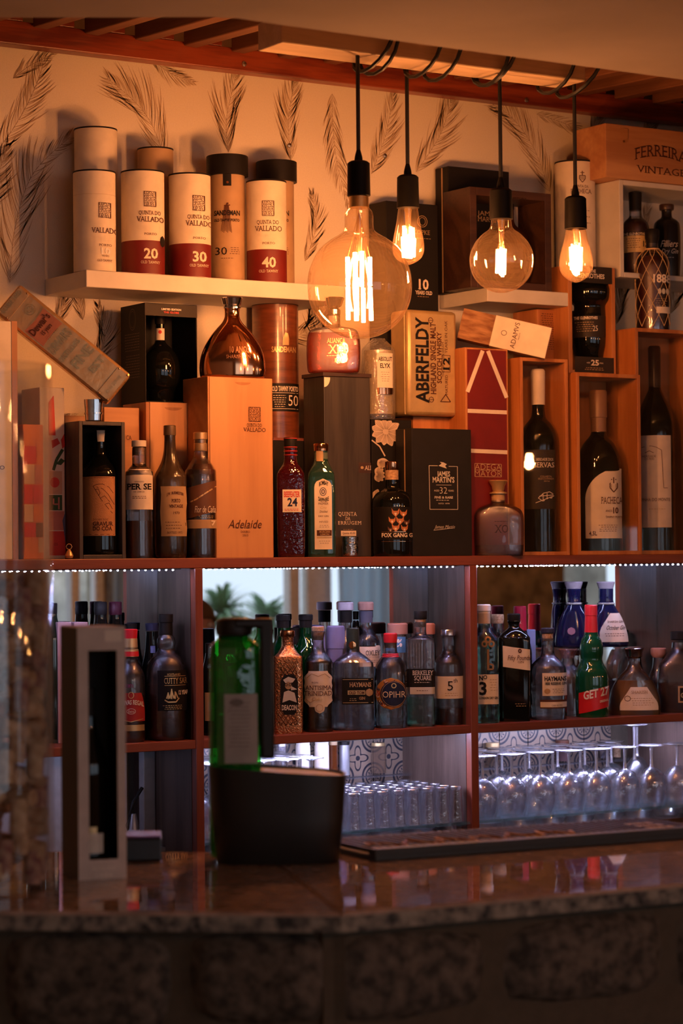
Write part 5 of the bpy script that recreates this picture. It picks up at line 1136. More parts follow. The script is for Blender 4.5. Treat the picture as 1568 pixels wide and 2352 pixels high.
it = bottle('black gin bottle with pale script and wooden stopper inside the cube shelf', 1531, 4.70, zq0 + ct + .0005, [(None, 28), (610, 30), (560, 31), (520, 30), (508, 24), (500, 13), (488, 12), (482, 13)], F('matt_black_glass', (.015, .012, .012), .25), cap=[(483, 16), (480, 17), (472, 17), (470, 16)], capm=m_darkwood)
it.text('Filliers', 1516, 1556, 571, 556, m_label, 'r', shear=.4, eps=.0018); it.text('Dry Gin', 1518, 1556, 586, 575, m_label, 'r', shear=.4, eps=.0018); it.scrawl(1522, 1550, 595, 4, m_label, 1, 2)
b = Box('wooden_crate', 'long branded wine crate lying on top of the cube shelf', 'crate', 1391, 1800, 306, 4.59, .13, zq1 + .0006, wood('crate_wood', (.46, .20, .08), (.62, .32, .14), 'x', .5, 12), 'board_box')
b.x = lambda u, b=b: wp(u, 360, b.Yf).x - b.xc
b.z = lambda v, b=b: wp(1500, v, b.Yf).z - b.zb
b.patch(1423, 1440, 303, 337, m_pinex, 'leather_tab', lambda t: (0, 1) if t < .8 else (.15, .85), nx=2, eps=.003); b.patch(1428, 1433, 330, 336, m_brass, 'stud', ell, eps=.004)
b.text('FERREIRA', 1456, 1578, 372, 346, m_ink, 'r', True, arc=14); b.text('VINTAGE', 1460, 1572, 399, 383, m_ink, 'r', True)
# vertical battens glued under Ferreira crate not visible; lone small lid behind case three
# ================================================================== middle shelf bottles
Y1, Y2 = 4.555, 4.622     # front and back rows (mirror at YM)
def nb(label, uc, prof, mat, Y=Y1, **k): return bottle(label, uc, Y, ZM, prof, mat, **k)
m_wh_cap = F('pale_cap', (.55, .45, .48), .4); m_rose_cap = F('rose_wood_cap', (.50, .24, .18), .5); m_lav = F('lavender_card', (.20, .19, .36), .5); m_scap = pm('silver_cap', (.62, .62, .66), .25, metal=1.); m_redcap = F('bright_red_cap', (.65, .02, .03), .35)
m_bluec = rglass('pale_blue_glass', (.78, .88, .98))
# left bay
for u, nm_ in ((232, 'left'), (266, 'right')):
    nb('%s of the twin dark capped bottles at the back of the left bay' % nm_, u, [(None, 22), (1500, 23), (1460, 21), (1440, 17), (1420, 14.5), (1400, 14), (1392, 14)], m_bottle, Y=Y2, cap=[(1412, 14.6), (1398, 15.5), (1397, 15), (1384, 15), (1382, 13.5)], capm=m_blk if nm_ == 'left' else F('wine_cap', (.06, .01, .02), .4))
nb('narrow dark bottle at the mirror beside the cork jar', 122, [(None, 20), (1500, 21), (1450, 18), (1420, 11), (1400, 10)], m_bottleg, Y=Y2, cap=[(1410, 10.5), (1386, 11), (1385, 9)], capm=m_blk)
for u, s_ in ((149, 'left'), (187, 'right')):
    b = Box('gift_carton', '%s of two mauve cartons standing in the left bay' % s_, 'box', u - 16, u + 16, 1429, 4.60, .05, ZM, F('mauve_card', (.42, .26, .28)))
nb('dark bottle behind the red topped whisky', 301, [(None, 24), (1540, 26), (1520, 22), (1495, 17), (1470, 15), (1440, 14)], m_bottle, Y=Y2, cap=[(1448, 14), (1433, 15), (1432, 13)], capm=m_blk)
nb('dark bottle with small blue sticker, behind the domed whisky', 350, [(None, 26), (1560, 27), (1530, 24), (1500, 18), (1470, 15), (1450, 14)], m_bottle, Y=Y2 + .002, cap=[(1448, 15), (1432, 16), (1431, 14)], capm=F('navy_cap', (.03, .03, .06))).patch(346, 357, 1483, 1499, m_lav, 'sticker')
it = nb('whisky bottle with red cap, gold neck rings and red crest label', 300, [(None, 31), (1686, 33), (1620, 34), (1560, 33), (1540, 28), (1525, 19), (1515, 17), (1505, 19), (1495, 18), (1480, 16), (1470, 15)], m_clear, cap=[(1466, 15.5), (1446, 17), (1445, 15)], capm=m_redcap)
it.liquid(1600, m_amber, .95); it.lathe('neck_foil', [(1508, 19), (1492, 18.6), (1491, 17), (1470, 16.3), (1466, 16)], m_gold, smooth=False); it.lathe('red_band', [(1507, 19.6), (1496, 19.2)], m_redcap, smooth=False)
it.patch(270, 332, 1590, 1655, F('crest_red', (.42, .02, .02)), 'crest_label', lambda t: (.5 - .5 * (1 - .25 * (1 - t) ** 3), .5 + .5 * (1 - .25 * (1 - t) ** 3))); it.text('CHIVAS REGAL', 274, 330, 1622, 1612, m_label, 'b', True, arc=6, eps=.0018); it.line(ringpts(301, 1632, 10, 6), 1, m_label, eps=.0018); it.text('Extra', 294, 308, 1635, 1629, m_label, shear=.2, eps=.0018)
it.line(ringpts(301, 1595, 6, 7), 1.4, m_gold, eps=.0018); it.line([(275, 1650), (300, 1656), (328, 1650)], 1.5, m_gold, eps=.0018); it.patch(272, 331, 1663, 1677, m_gold, 'gold_strip', eps=.001); it.text('PORTERS SMITH', 272, 306, 1578, 1570, F('purple_ink', (.20, .03, .12)), 'b', eps=.0014)
it = nb('domed whisky bottle with bulbous neck and black ship label', 382, [(None, 42), (1686, 46), (1600, 47), (1540, 46), (1515, 38), (1500, 24), (1490, 19), (1478, 21), (1466, 20), (1458, 15), (1450, 14)], m_clear, cap=[(1458, 15.5), (1430, 15), (1429, 16.5), (1411, 16.5), (1410, 15)], capm=m_blk)
it.liquid(1574, m_ambl, .95); it.patch(362, 430, 1538, 1630, m_inkb, 'black_label', nx=18); it.text('SCOTLAND', 384, 414, 1549, 1545, m_gold, eps=.0018); it.text('CUTTY SARK', 377, 437, 1568, 1555, m_gold, 'r', True, eps=.0018); it.line([(378, 1551), (426, 1551)], 1, m_gold, eps=.0018); it.line([(378, 1572), (426, 1572)], 1, m_gold, eps=.0018)
for q in ([(378, 1605), (386, 1610), (404, 1610), (411, 1601)], [(386, 1603), (386, 1588)], [(394, 1603), (394, 1580)], [(402, 1603), (402, 1586)], [(382, 1602), (386, 1590), (390, 1602)], [(390, 1602), (394, 1583), (399, 1602)], [(399, 1602), (403, 1588), (408, 1601)]): it.line(q, 2.6, m_gold, 'ship_print', eps=.0018)
it.text('12 YEARS', 410, 434, 1593, 1584, m_label, 'b', eps=.0018); it.scrawl(372, 422, 1618, 4, m_gold, 3, 3)
# sloping dark bottle lying behind
p = wp(318, 1560, 4.628)
# middle bay, back row
nb('squat purple glass bottle behind the green spirit bottle, wide black cap', 522, [(None, 30), (1600, 32), (1530, 32), (1515, 26), (1500, 17)], m_bottleg, Y=Y2, cap=[(1502, 18), (1500, 20), (1446, 18), (1445, 16)], capm=m_blk)
it = nb('dark ribboned bottle at the left edge of the middle bay', 480, [(None, 14), (1600, 15), (1540, 15), (1510, 9), (1490, 7)], m_bottle, Y=Y2 - .02, cap=[(1500, 8), (1478, 8), (1477, 7)], capm=m_blk); it.patch(470, 492, 1590, 1655, m_tan, 'label')
for u, v_ in ((651, 1412), (703, 1411)):
    it = nb('green wine bottle with black cap behind the %s' % ('copper lattice bottle' if u < 670 else 'cork stoppered rum'), u, [(None, 36), (1600, 36), (1520, 36), (1495, 33), (1475, 22), (1460, 15), (1440, 14), (1430, 14)], m_greendk, Y=Y2, cap=[(v_ + 30, 14.5), (v_ + 14, 15), (v_ + 13, 16.5), (v_ + 2, 16.5), (v_, 15)], capm=m_blk)
nb('short black capped bottle between the two green bottles', 677, [(None, 14), (1560, 15), (1510, 12), (1480, 11)], m_bottleg, Y=Y2 + .012, cap=[(1480, 11), (1443, 11.5), (1442, 10)], capm=m_blk)
for u, hw, n_ in ((733, 14, 'narrower'), (771, 22, 'wider')):
    it = nb('%s of the two lavender topped canisters' % n_, u, [(None, hw - 1), (1520, hw - 1)], F('dark_plum', (.04, .02, .07), .3), Y=Y2, smooth=False, body='canister'); it.lathe('lid', [(1519, hw), (1490, hw), (1489, hw + 1), (1440, hw - 1), (1437, hw - 4)], m_lav, smooth=False)
it = nb('clear bottle with grey cap and black neck band, left of the tall pair', 795, [(None, 30), (1540, 31), (1490, 30), (1465, 22), (1448, 14), (1430, 13)], m_clear, Y=Y2, cap=[(1402, 15), (1401, 18), (1385, 18), (1383, 16)], capm=m_wh_cap); it.lathe('neck_band', [(1430, 14.5), (1403, 15)], m_blk, smooth=False)
it = nb('clear bottle with pink cap and small square label, right of the tall pair', 841, [(None, 32), (1540, 33), (1480, 32), (1460, 25), (1445, 15), (1430, 14)], m_bluec, Y=Y2, cap=[(1402, 16), (1401, 18), (1385, 18.5), (1382, 16)], capm=m_rose_cap)
it.lathe('neck_band', [(1430, 15.5), (1403, 16)], F('slate_band', (.10, .10, .14)), smooth=False); it.patch(825, 874, 1482, 1530, m_label, 'paper_label'); it.line([(825, 1483), (874, 1483)], 2, m_blk, eps=.0014); it.text('OXLEY', 840, 874, 1504, 1493, m_inkb, 'r', True, eps=.0016); it.text('COLD DISTILLED', 843, 872, 1510, 1507, m_grey, eps=.0016); it.scrawl(845, 870, 1516, 4, m_grey, 2, 3)
nb('slim dark capped bottle between the tall pair', 818, [(None, 10), (1500, 10), (1440, 9), (1425, 6)], m_bottle, Y=Y2 + .022, cap=[(1423, 6.5), (1405, 7), (1404, 6)], capm=m_blk)
for u, hw, n_, m__ in ((913, 24, 'wide pale pink wooden cap, with blue label', m_rose_cap), (984, 16, 'orange wooden cap, at the right rear of the middle bay', F('orange_cap', (.50, .16, .08)))):
    it = nb('clear bottle with ' + n_, u, [(None, hw), (1600, hw + 1), (1480, hw), (1465, hw - 3), (1456, hw - 4)], m_clear, Y=Y2, smooth=False, cap=[(1457, hw - 1), (1456, hw), (1434, hw), (1431, hw - 3)], capm=m__)
    if u == 913: it.patch(896, 932, 1462, 1498, F('blue_label', (.08, .26, .55)), 'blue_label'); it.text('0%', 903, 924, 1484, 1468, m_whitep, 'b', eps=.0016)
# middle bay, front row
it = nb('square copper lattice bottle with masked figure label', 661, [(None, 32, 7, .8), (1676, 34, 7, .8), (1600, 34, 7, .8), (1515, 34, 7, .8), (1508, 32, 5, .8), (1498, 22, 3, .9), (1485, 15, 2, 1), (1470, 14, 2, 1), (1462, 15, 2, 1)], m_coppk, cap=[(1462, 17), (1460, 18), (1449, 17), (1447, 15)], capm=m_copper)
for k in range(-9, 19):     # diamond lattice in relief
    v0 = 1520 + k * 16
    for sg in (1, -1):
        pts = [(634 + q * 5.4, v0 + sg * q * 8 + (0 if sg > 0 else 80)) for q in range(11)]; pts = [p_ for p_ in pts if 1516 < p_[1] < 1668]
        if len(pts) > 1: it.line(pts, 1.6, m_copper, 'lattice', eps=.0013)
it.patch(644, 684, 1548, 1640, m_blk, 'figure_label', lambda t: (.5 - .5 * min(1, .55 + 3 * t, .55 + 3 * (1 - t)), .5 + .5 * min(1, .55 + 3 * t, .55 + 3 * (1 - t))), eps=.0022)
e_ = dict(eps=.003)
shape(it, [(650, 1560), (662, 1553), (678, 1558), (672, 1566), (656, 1568)], m_silv, .003, 'figure_print'); shape(it, ringpts(662, 1573, 8, 9, 12)[:-1], m_tan, .003, 'figure_print'); shape(it, [(668, 1574), (682, 1582), (668, 1584)], m_silv, .0032, 'figure_print')
shape(it, [(648, 1612), (652, 1588), (662, 1584), (676, 1590), (681, 1612), (664, 1606)], m_silv, .003, 'figure_print'); it.line(ringpts(657, 1571, 3, 3, 8), 1.2, m_inkb, eps=.0036); it.line(ringpts(666, 1571, 3, 3, 8), 1.2, m_inkb, eps=.0036)
it.text('DEACON', 646, 682, 1629, 1618, m_label, 'b', True, **e_); it.scrawl(652, 678, 1633, 3, m_label, 2, 3)
it = nb('dark rum bottle with cork and ornate scalloped label', 731, [(None, 31), (1674, 33), (1600, 33), (1530, 33), (1515, 30), (1503, 20), (1490, 14), (1470, 13), (1458, 15), (1452, 17), (1450, 15)], m_clear, cap=[(1470, 11), (1450, 12), (1449, 14), (1440, 14.5), (1439, 13)], capm=m_corkt)
it.liquid(1516, glass('dark_green_rum', (.10, .09, .03), .25, (.04, .03, .01)), .95); it.lathe('rum_core', [(1668, 26), (1520, 26)], F('rum_core', (.012, .012, .006), .25), smooth=False)
sc_ = lambda t: (.5 - .5 * (.62 + .38 * min(1, math.sin(math.pi * min(max(t, .02), .98)) * 2.2) - .05 * abs(math.sin(t * 15))), .5 + .5 * (.62 + .38 * min(1, math.sin(math.pi * min(max(t, .02), .98)) * 2.2) - .05 * abs(math.sin(t * 15))))
it.patch(698, 763, 1540, 1622, m_label, 'scalloped_label', sc_, nx=18, ny=24); it.patch(722, 745, 1612, 1637, m_label, 'medallion', ell); it.text('RON', 716, 730, 1568, 1564, m_ink, eps=.0018); it.text('ANTISIMA', 700, 762, 1583, 1573, m_ink, 'r', True, eps=.0018); it.text('TRINIDAD', 698, 762, 1596, 1586, m_ink, 'r', True, eps=.0018)
it.text('Cuba', 716, 740, 1608, 1600, m_gold, shear=.3, eps=.0018); it.line(ringpts(733, 1624, 8, 8), 1, m_tan, eps=.0018); it.line([(704, 1556), (716, 1546), (731, 1552), (746, 1546), (758, 1556)], 1.2, m_tan, eps=.0018); it.line([(702, 1604), (712, 1612), (722, 1606)], 1.2, m_tan, eps=.0018)
it = nb('broad shouldered clear gin bottle with dark slanted label and green-black cap', 811, [(None, 44, 5, .7), (1670, 47, 5, .7), (1600, 47, 5, .7), (1530, 47, 5, .7), (1518, 42, 4, .75), (1506, 28, 3, .85), (1498, 17, 2, 1), (1490, 15, 2, 1)], m_clear,
        cap=[(1498, 15), (1470, 15), (1444, 14.5), (1442, 13)], capm=F('cap_green_black', (.03, .04, .03), .35), n=48)
it.liquid(1594, m_water, .94); it.patch(785, 857, 1556, 1616, m_blk, 'dark_label', slope=0); it.text('HAYMANS', 802, 852, 1576, 1566, m_tan, 'b', True, **e_); it.line([(787, 1559), (856, 1559)], 1.2, m_gold, eps=.0014); it.line([(787, 1612), (856, 1612)], 1.2, m_gold, eps=.0014)
it.patch(798, 838, 1584, 1594, m_gold, 'gold_bar', nx=2, ny=1, eps=.0014); it.text('OLD TOM', 801, 836, 1592.5, 1586, m_ink, 'b', eps=.0028); it.text('GIN', 824, 838, 1605, 1599, m_tan, 'b', True, eps=.0018); it.patch(839, 856, 1580, 1598, m_tan, 'round_emblem', ell, eps=.0014); it.patch(801, 818, 1472, 1490, m_copper, 'neck_seal', ell); it.scrawl(800, 820, 1603, 4, m_gold, 2, 2)
it = nb('round spiced gin bottle with red cap, red cord and dark oval label', 897, [(None, 34), (1668, 37), (1620, 38), (1560, 38), (1530, 35), (1515, 27), (1505, 18), (1490, 15), (1475, 15)], m_clear, cap=[(1476, 15), (1467, 16), (1456, 16), (1454, 14)], capm=m_redcap, n=40)
it.lathe('cork', [(1488, 11), (1468, 12)], m_corkt, smooth=False); it.liquid(1646, m_water, .94)
it.patch(862, 933, 1555, 1628, F('ochre_pattern', (.50, .22, .05), .5), 'patterned_label', ell, nx=18, ny=16)
rr = random.Random(12)
for k in range(26): a = rr.uniform(0, 6.28); q = rr.uniform(.82, .97); u_, v_ = 897 + 33 * q * math.cos(a), 1591 + 34 * q * math.sin(a); it.line(ringpts(u_, v_, 3, 3, 5, 0, 250), 1.3, rr.choice((m_navy, m_redink, m_label)), eps=.0013)
it.patch(873, 934, 1562, 1622, m_navy, 'oval_label', ell, nx=16, ny=16, eps=.0016); it.text('OPIHR', 878, 931, 1600, 1586, m_label, 'r', **e_); it.line(ringpts(904, 1592, 28, 28, 28), 1, m_tan, eps=.0024); it.scrawl(884, 924, 1606, 4, m_tan, 2, 4); it.line(ringpts(904, 1573, 5, 5), 2, m_gold, eps=.0026)
for k in range(3): it.lathe('red_cord', [(1510 - k * 3, 19.5 - k), (1508.5 - k * 3, 21 - k), (1507 - k * 3, 19.5 - k)], m_redcap, smooth=False)
it = nb('fluted clear gin bottle with black and silver label, cork under black cap', 966, [(None, 29, 5, .85), (1666, 32, 5, .85), (1600, 32, 5, .85), (1480, 32, 5, .85), (1468, 30, 4, .85), (1462, 20, 3, .95), (1455, 14, 2, 1), (1430, 14, 2, 1), (1428, 14, 2, 1)], m_clear, cap=[(1422, 15), (1421, 15.5), (1404, 15.5), (1403, 15)], capm=m_blk)
it.lathe('cork', [(1440, 12), (1422, 13)], m_corkt, smooth=False); it.liquid(1600, m_green_l, .93); it.patch(935, 998, 1535, 1577, m_blk, 'black_label'); it.patch(941, 998, 1577, 1593, m_silv, 'silver_label'); it.text('BERKELEY', 947, 995, 1549, 1539, m_label, 'r', True, eps=.0018); it.text('SQUARE', 951, 990, 1561, 1551, m_label, 'r', True, eps=.0018); it.scrawl(950, 990, 1566, 4, m_label, 1, 3); it.scrawl(955, 985, 1585, 4, m_ink, 1, 3)
for k in range(10): it.line([(938 + k * 6.3, 1476), (938 + k * 6.3, 1532)], 1.6, m_clearfl, 'flute', eps=.0013)
it = nb('clear round shouldered bottle labelled 5th with silver cap and red spirit', 1030, [(None, 30), (1660, 33), (1600, 33), (1530, 33), (1515, 29), (1504, 20), (1495, 14), (1470, 13.5), (1462, 14)], m_clear, cap=[(1460, 16), (1459, 17), (1448, 17), (1446, 16)], capm=m_scap)
it.liquid(1626, m_red_l, .93); it.patch(999, 1063, 1552, 1603, m_label, 'paper_label'); it.text('5', 1027, 1040, 1584, 1563, m_inkb, 'r', True, eps=.0018); it.text('th', 1041, 1050, 1566, 1557, m_inkb, eps=.0018); it.scrawl(1020, 1052, 1591, 5, m_tan, 2, 3)
# right bay, back row
nb('clear bottle with light wooden cap behind the key bottle', 1141, [(None, 24), (1520, 25), (1480, 24), (1462, 18), (1450, 16), (1430, 15)], m_bluec, Y=Y2, cap=[(1432, 15), (1424, 17), (1413, 17), (1411, 16)], capm=m_corkt)
it = nb('dark bottle with crimson foil neck behind the black gin', 1195, [(None, 26), (1520, 27), (1480, 24), (1455, 17), (1445, 15)], m_bottle, Y=Y2, cap=[(1448, 15.5), (1414, 14.5), (1410, 15), (1393, 14.5), (1392, 13)], capm=F('crimson_foil', (.40, .01, .04), .35)); it.text('BK', 1190, 1198, 1432, 1426, m_label, eps=.0012)
b = Box('gift_carton', 'slim pale blue carton between the black gin and the reserve gin', 'box', 1211, 1231, 1446, 4.625, .03, ZM, F('pale_blue_card', (.24, .33, .62)))
it = nb('clear stoppered decanter behind the reserve gin bottle', 1304, [(None, 36), (1600, 38), (1560, 36), (1540, 26), (1528, 17), (1518, 15), (1512, 14)], m_clear, Y=Y2, cap=[(1512, 14), (1500, 18), (1492, 23), (1490, 22)], capm=glass('rosy_stopper', (.85, .7, .7), .35, (.5, .25, .22), f0=.1))
# clear riser with two blue bottles
zr_ = wp(1360, 1487, 4.625).z
P = wp(1361, 1560, 4.628); ris = empty('display_riser', 'clear acrylic riser lifting the two dark blue bottles in the right bay', 'stand', (P.x, 4.628, ZM)); m_acr = glass('clear_acrylic', (.96, .97, .99), .03, f0=.05, edge=.6)
hr = zr_ - ZM
M().box(-.10, .10, -.036, .036, hr - .005, hr).build('riser_top', m_acr, ris, smooth=0)
for sx_ in (-1, 1): M().box(sx_ * .10, sx_ * .096, -.036, .036, 0, hr - .005).build('riser_leg', m_acr, ris, smooth=0)
m_blueb = pm('deep_blue_glass', (.008, .010, .05), .12, spec=.6, coat=.4)
for u, hw, n_ in ((1317, 44, 'left'), (1391, 50, 'right')):
    it = bottle('%s of the two dark blue wide bottles with grey corks, raised at the rear' % n_, u, 4.615 if u > 1350 else 4.640, zr_ + .0006, [(None, hw - 5, 2, .5), (1482, hw, 2, .5), (1465, hw, 2, .5), (1440, hw * .88, 2, .5), (1415, hw * .68, 2, .6), (1395, hw * .44, 2, .85), (1380, hw * .34, 2, 1), (1368, hw * .34, 2, 1), (1355, 17, 2, 1), (1352, 17, 2, 1)], m_blueb, cap=[(1354, 16), (1338, 21), (1336, 20)], capm=F('grey_cork', (.34, .29, .30), .7), n=48)
    if u > 1350: it.patch(1376, 1446, 1408, 1474, m_label, 'fan_label', lambda t: (.5 - .5 * min(1, .3 + 1.2 * t), .5 + .5 * min(1, .3 + 1.2 * t)), nx=14); it.text('SHARISH GIN', 1394, 1430, 1430, 1425, m_ink, 'r', eps=.0018); it.text('October Gin', 1392, 1434, 1446, 1436, m_inkb, shear=.5, eps=.0018); it.scrawl(1386, 1438, 1455, 5, m_ink, 2, 3)
    else: it.patch(1302, 1320, 1440, 1458, pm('round_pink_seal', (.35, .18, .25), .3), 'round_seal', ell)
    it.lathe('neck_tie', [(1388, hw * .40), (1386, hw * .42), (1384, hw * .38)], m_silv, smooth=False)
# right bay, front row
m_key = F('bronze_key', (.32, .17, .07), .4, metal=.5)
it = nb('pale green gin bottle with a bronze key set in its front', 1112, [(None, 30, 4, .8), (1656, 33, 4, .8), (1560, 33, 4, .8), (1480, 33, 4, .8), (1465, 30, 3, .85), (1450, 19, 2, 1), (1437, 14, 2, 1), (1410, 14, 2, 1)], m_green_l, cap=[(1411, 14.5), (1404, 14.5), (1403, 16), (1390, 16), (1388, 14)], capm=m_label)
it.lathe('neck_label', [(1432, 14.8), (1408, 14.8)], m_tan, smooth=False); it.patch(1083, 1144, 1548, 1616, m_label, 'paper_label', nx=14); it.text('N', 1100, 1109, 1561, 1551, m_inkb, 'b', eps=.0018); it.line(ringpts(1114, 1554, 3.5, 4, 10), 1.6, m_inkb, eps=.0018); it.text('3', 1100, 1117, 1594, 1566, m_inkb, 'b', eps=.0018); it.text('LONDON DRY GIN', 1100, 1143, 1604, 1599, m_inkb, 'b', eps=.0018); it.scrawl(1124, 1141, 1560, 6, m_tan, 5, 3)
it.line([(1121, 1490), (1121, 1538)], 5, m_key, 'bronze_key', eps=.003)
for (a_, c_) in ((1113, 1478), (1129, 1478), (1121, 1468)): it.line(ringpts(a_, c_, 5.5, 6, 10), 4, m_key, 'bronze_key', eps=.003)
it.line([(1121, 1536), (1132, 1536), (1132, 1526), (1124, 1524)], 4, m_key, 'bronze_key', eps=.003)
it = nb('black square shouldered gin bottle with torn buff label', 1181, [(None, 33, 6, .8), (1658, 35, 6, .8), (1560, 36, 6, .8), (1475, 37, 6, .8), (1462, 35, 4, .8), (1450, 24, 3, .9), (1441, 14, 2, 1), (1432, 13, 2, 1), (1428, 15, 2, 1), (1425, 15, 2, 1)], m_bottle, cap=[(1426, 14), (1422, 15), (1411, 15), (1409, 13)], capm=m_blk)
it.patch(1155, 1217, 1482, 1530, m_label, 'torn_label', slope=9, nx=14); it.text('Fifty Pounds', 1166, 1218, 1515, 1504, m_ink, 'r', shear=.25, eps=.0018); it.text('GIN', 1189, 1203, 1522, 1517, m_ink, 'r', True, eps=.0018); it.line(ringpts(1194, 1494, 3, 4, 8), 3, m_ink, eps=.0018); it.scrawl(1181, 1208, 1615, 5, m_tan, 2, 3)
it = nb('clear reserve gin bottle with cork, dark cap and stepped cream label', 1258, [(None, 38), (1650, 42), (1600, 43), (1540, 42), (1525, 36), (1512, 24), (1503, 16), (1485, 14), (1475, 14), (1466, 15)], m_clear, cap=[(1455, 14), (1453, 15.5), (1444, 15.5), (1442, 14)], capm=F('dark_cap', (.03, .03, .05), .35))
it.lathe('cork', [(1472, 12), (1455, 13)], m_corkt, smooth=False); it.liquid(1636, m_water, .94); it.patch(1245, 1301, 1544, 1596, m_label, 'paper_label', nx=14); it.text('HAYMANS', 1250, 1300, 1562, 1552, m_inkb, 'b', eps=.0018); it.text('1850 RESERVE GIN', 1251, 1300, 1571, 1565, m_inkb, 'b', eps=.0018); it.patch(1249, 1263, 1579, 1592, m_tan, 'round_emblem', ell, eps=.0014); it.scrawl(1267, 1296, 1581, 4, m_grey, 3, 3)
it.patch(1239, 1301, 1605, 1625, m_ink, 'strip_frame', nx=14, ny=1); it.patch(1240, 1300, 1610, 1622, m_label, 'strip_label', nx=14, ny=1, eps=.0014); it.text('CASK RESTED', 1266, 1290, 1620, 1616, m_ink, eps=.002)
it = nb('waisted emerald liqueur bottle with red cap and slanted red label', 1358, [(None, 34), (1650, 37), (1600, 39), (1560, 39), (1540, 36), (1525, 28), (1513, 25), (1500, 27), (1485, 27), (1470, 23), (1460, 17), (1450, 15)], m_emer, cap=[(1452, 15.5), (1414, 14), (1413, 15), (1391, 14.5), (1389, 13)], capm=m_redcap)
it.patch(1328, 1398, 1590, 1638, m_redcap, 'slanted_label', slope=-16, nx=16); it.text('GET 27', 1339, 1397, 1605, 1587, m_whitep, 'b', eps=.002, slope=-12); it.text('ORIGINAL', 1376, 1396, 1612, 1607, m_whitep, 'b', eps=.002, slope=-4); it.text('27', 1357, 1367, 1432, 1424, m_whitep, 'b', eps=.0016) if False else None
it = nb('half dome clear bottle with golden spirit, flared stopper and fan label', 1456, [(None, 50, 2, .45), (1645, 57, 2, .45), (1625, 60, 2, .45), (1595, 56, 2, .45), (1570, 46, 2, .5), (1550, 32, 2, .7), (1538, 20, 2, .95), (1528, 15, 2, 1), (1518, 14, 2, 1), (1510, 15, 2, 1)], m_clear, Y=4.548, cap=[(1512, 13), (1508, 19), (1498, 20), (1490, 24), (1488, 22)], capm=pm('rosy_metal', (.55, .40, .38), .2, metal=1.), n=48)
it.liquid(1562, glass('golden_spirit', (.88, .55, .26), .38, (.9, .48, .18)), .93); it.patch(1422, 1510, 1577, 1630, m_label, 'fan_label', lambda t: (.5 - .5 * min(1, .42 + .8 * t), .5 + .5 * min(1, .42 + .8 * t)), nx=16); it.text('SHARISH', 1449, 1486, 1592, 1585, m_tan, 'r', True, eps=.0018); it.line(ringpts(1440, 1603, 7, 6, 8), 1.2, m_ink, eps=.0018); it.scrawl(1446, 1500, 1603, 5, m_tan, 4, 3)
it = nb('small bottle with wooden stopper left of the amber flask', 1512, [(None, 24), (1600, 26), (1560, 25), (1540, 18), (1525, 15), (1510, 14)], m_clear, Y=Y2, cap=[(1510, 13), (1502, 18), (1490, 18), (1488, 16)], capm=m_rose_cap); it.liquid(1560, m_ambl, .94)
it = nb('wide clear bottle with black stopper and dark spirit, at the right edge', 1558, [(None, 40, 4, .7), (1640, 48, 4, .7), (1560, 50, 4, .7), (1530, 46, 4, .7), (1515, 36, 3, .8), (1500, 24, 2, 1), (1490, 17, 2, 1), (1475, 15, 2, 1)], m_clear, Y=4.556, cap=[(1470, 15), (1468, 18), (1452, 18), (1450, 16)], capm=m_blk)
it.liquid(1568, m_ambl, .93); it.patch(1556, 1600, 1574, 1612, m_tan, 'gold_label'); it.patch(1560, 1600, 1578, 1608, m_blk, 'black_panel', eps=.0014); it.text('G', 1562, 1569, 1600, 1590, m_gold, 'b', True, eps=.0022)

# ================================================================== lower tier glasses
m_gls = glass('drinking_glass', (.95, .96, .99), .12, (.95, .95, 1.0), sheen=True, f0=.14, edge=.95, rough=.06, bump=.5, bs=60, blend=.5)
m_glb = glass('glass_base', (.92, .94, .98), .35, sheen=True, hcol=(.95, .95, 1.0), f0=.25, edge=.95, rough=.08, bump=.8, bs=120)
def add_proto(name, build, label, cat, group): return dict(name=name, build=build, label=label, cat=cat, group=group, root=None)
def place(pr, loc, rz=0, label=None):
    if pr['root'] is None:
        e = empty(pr['name'], pr['label'], pr['cat'], loc, (0, 0, rz), pr['group']); pr['build'](e); pr['root'] = e
    else:
        r = pr['root']; e = r.copy(); link(e); e.location = loc; e.rotation_euler = (0, 0, rz)
        for ch in list(r.children): c = ch.copy(); link(c, e)
    if label: e['label'] = label
    return e
def b_tumbler(e):
    M().lathe([(0, .0180), (.03, .0160), (.062, .0136), (.075, .0134), (.075, .0125), (.0735, .0125)], 14).build('glass_wall', m_gls, e)
    M().lathe([(.0720, .0128), (.0752, .0136), (.0800, .0140), (.0815, .0130)], 14).build('thick_base', m_glb, e)
ORD = ['first', 'second', 'third', 'fourth', 'fifth', 'sixth', 'seventh', 'eighth', 'ninth', 'tenth', 'eleventh', 'twelfth', 'thirteenth']; ROW = ['front', 'second', 'third', 'fourth', 'fifth', 'rearmost']
pt_ = add_proto('tumbler', b_tumbler, 'small upturned tumbler in the rows on the middle glass shelf', 'glass', 'upturned tumblers on the middle glass shelf')
rr = random.Random(21)
Xt0 = wp(797, 1880, 4.525).x; Xt1 = XD[4] - .024
for r in range(6):
    y = 4.527 + r * .0415; n = int((Xt1 - Xt0) / .0405) + 1
    for k in range(n):
        x = Xt1 - k * .0405 - (r % 2) * .006 + rr.uniform(-.0015, .0015); place(pt_, (x, y + rr.uniform(-.001, .001), ZG + .0004), rr.random() * 6, label='small upturned tumbler, %s row, %s from the right upright' % (ROW[r], ORD[k]))
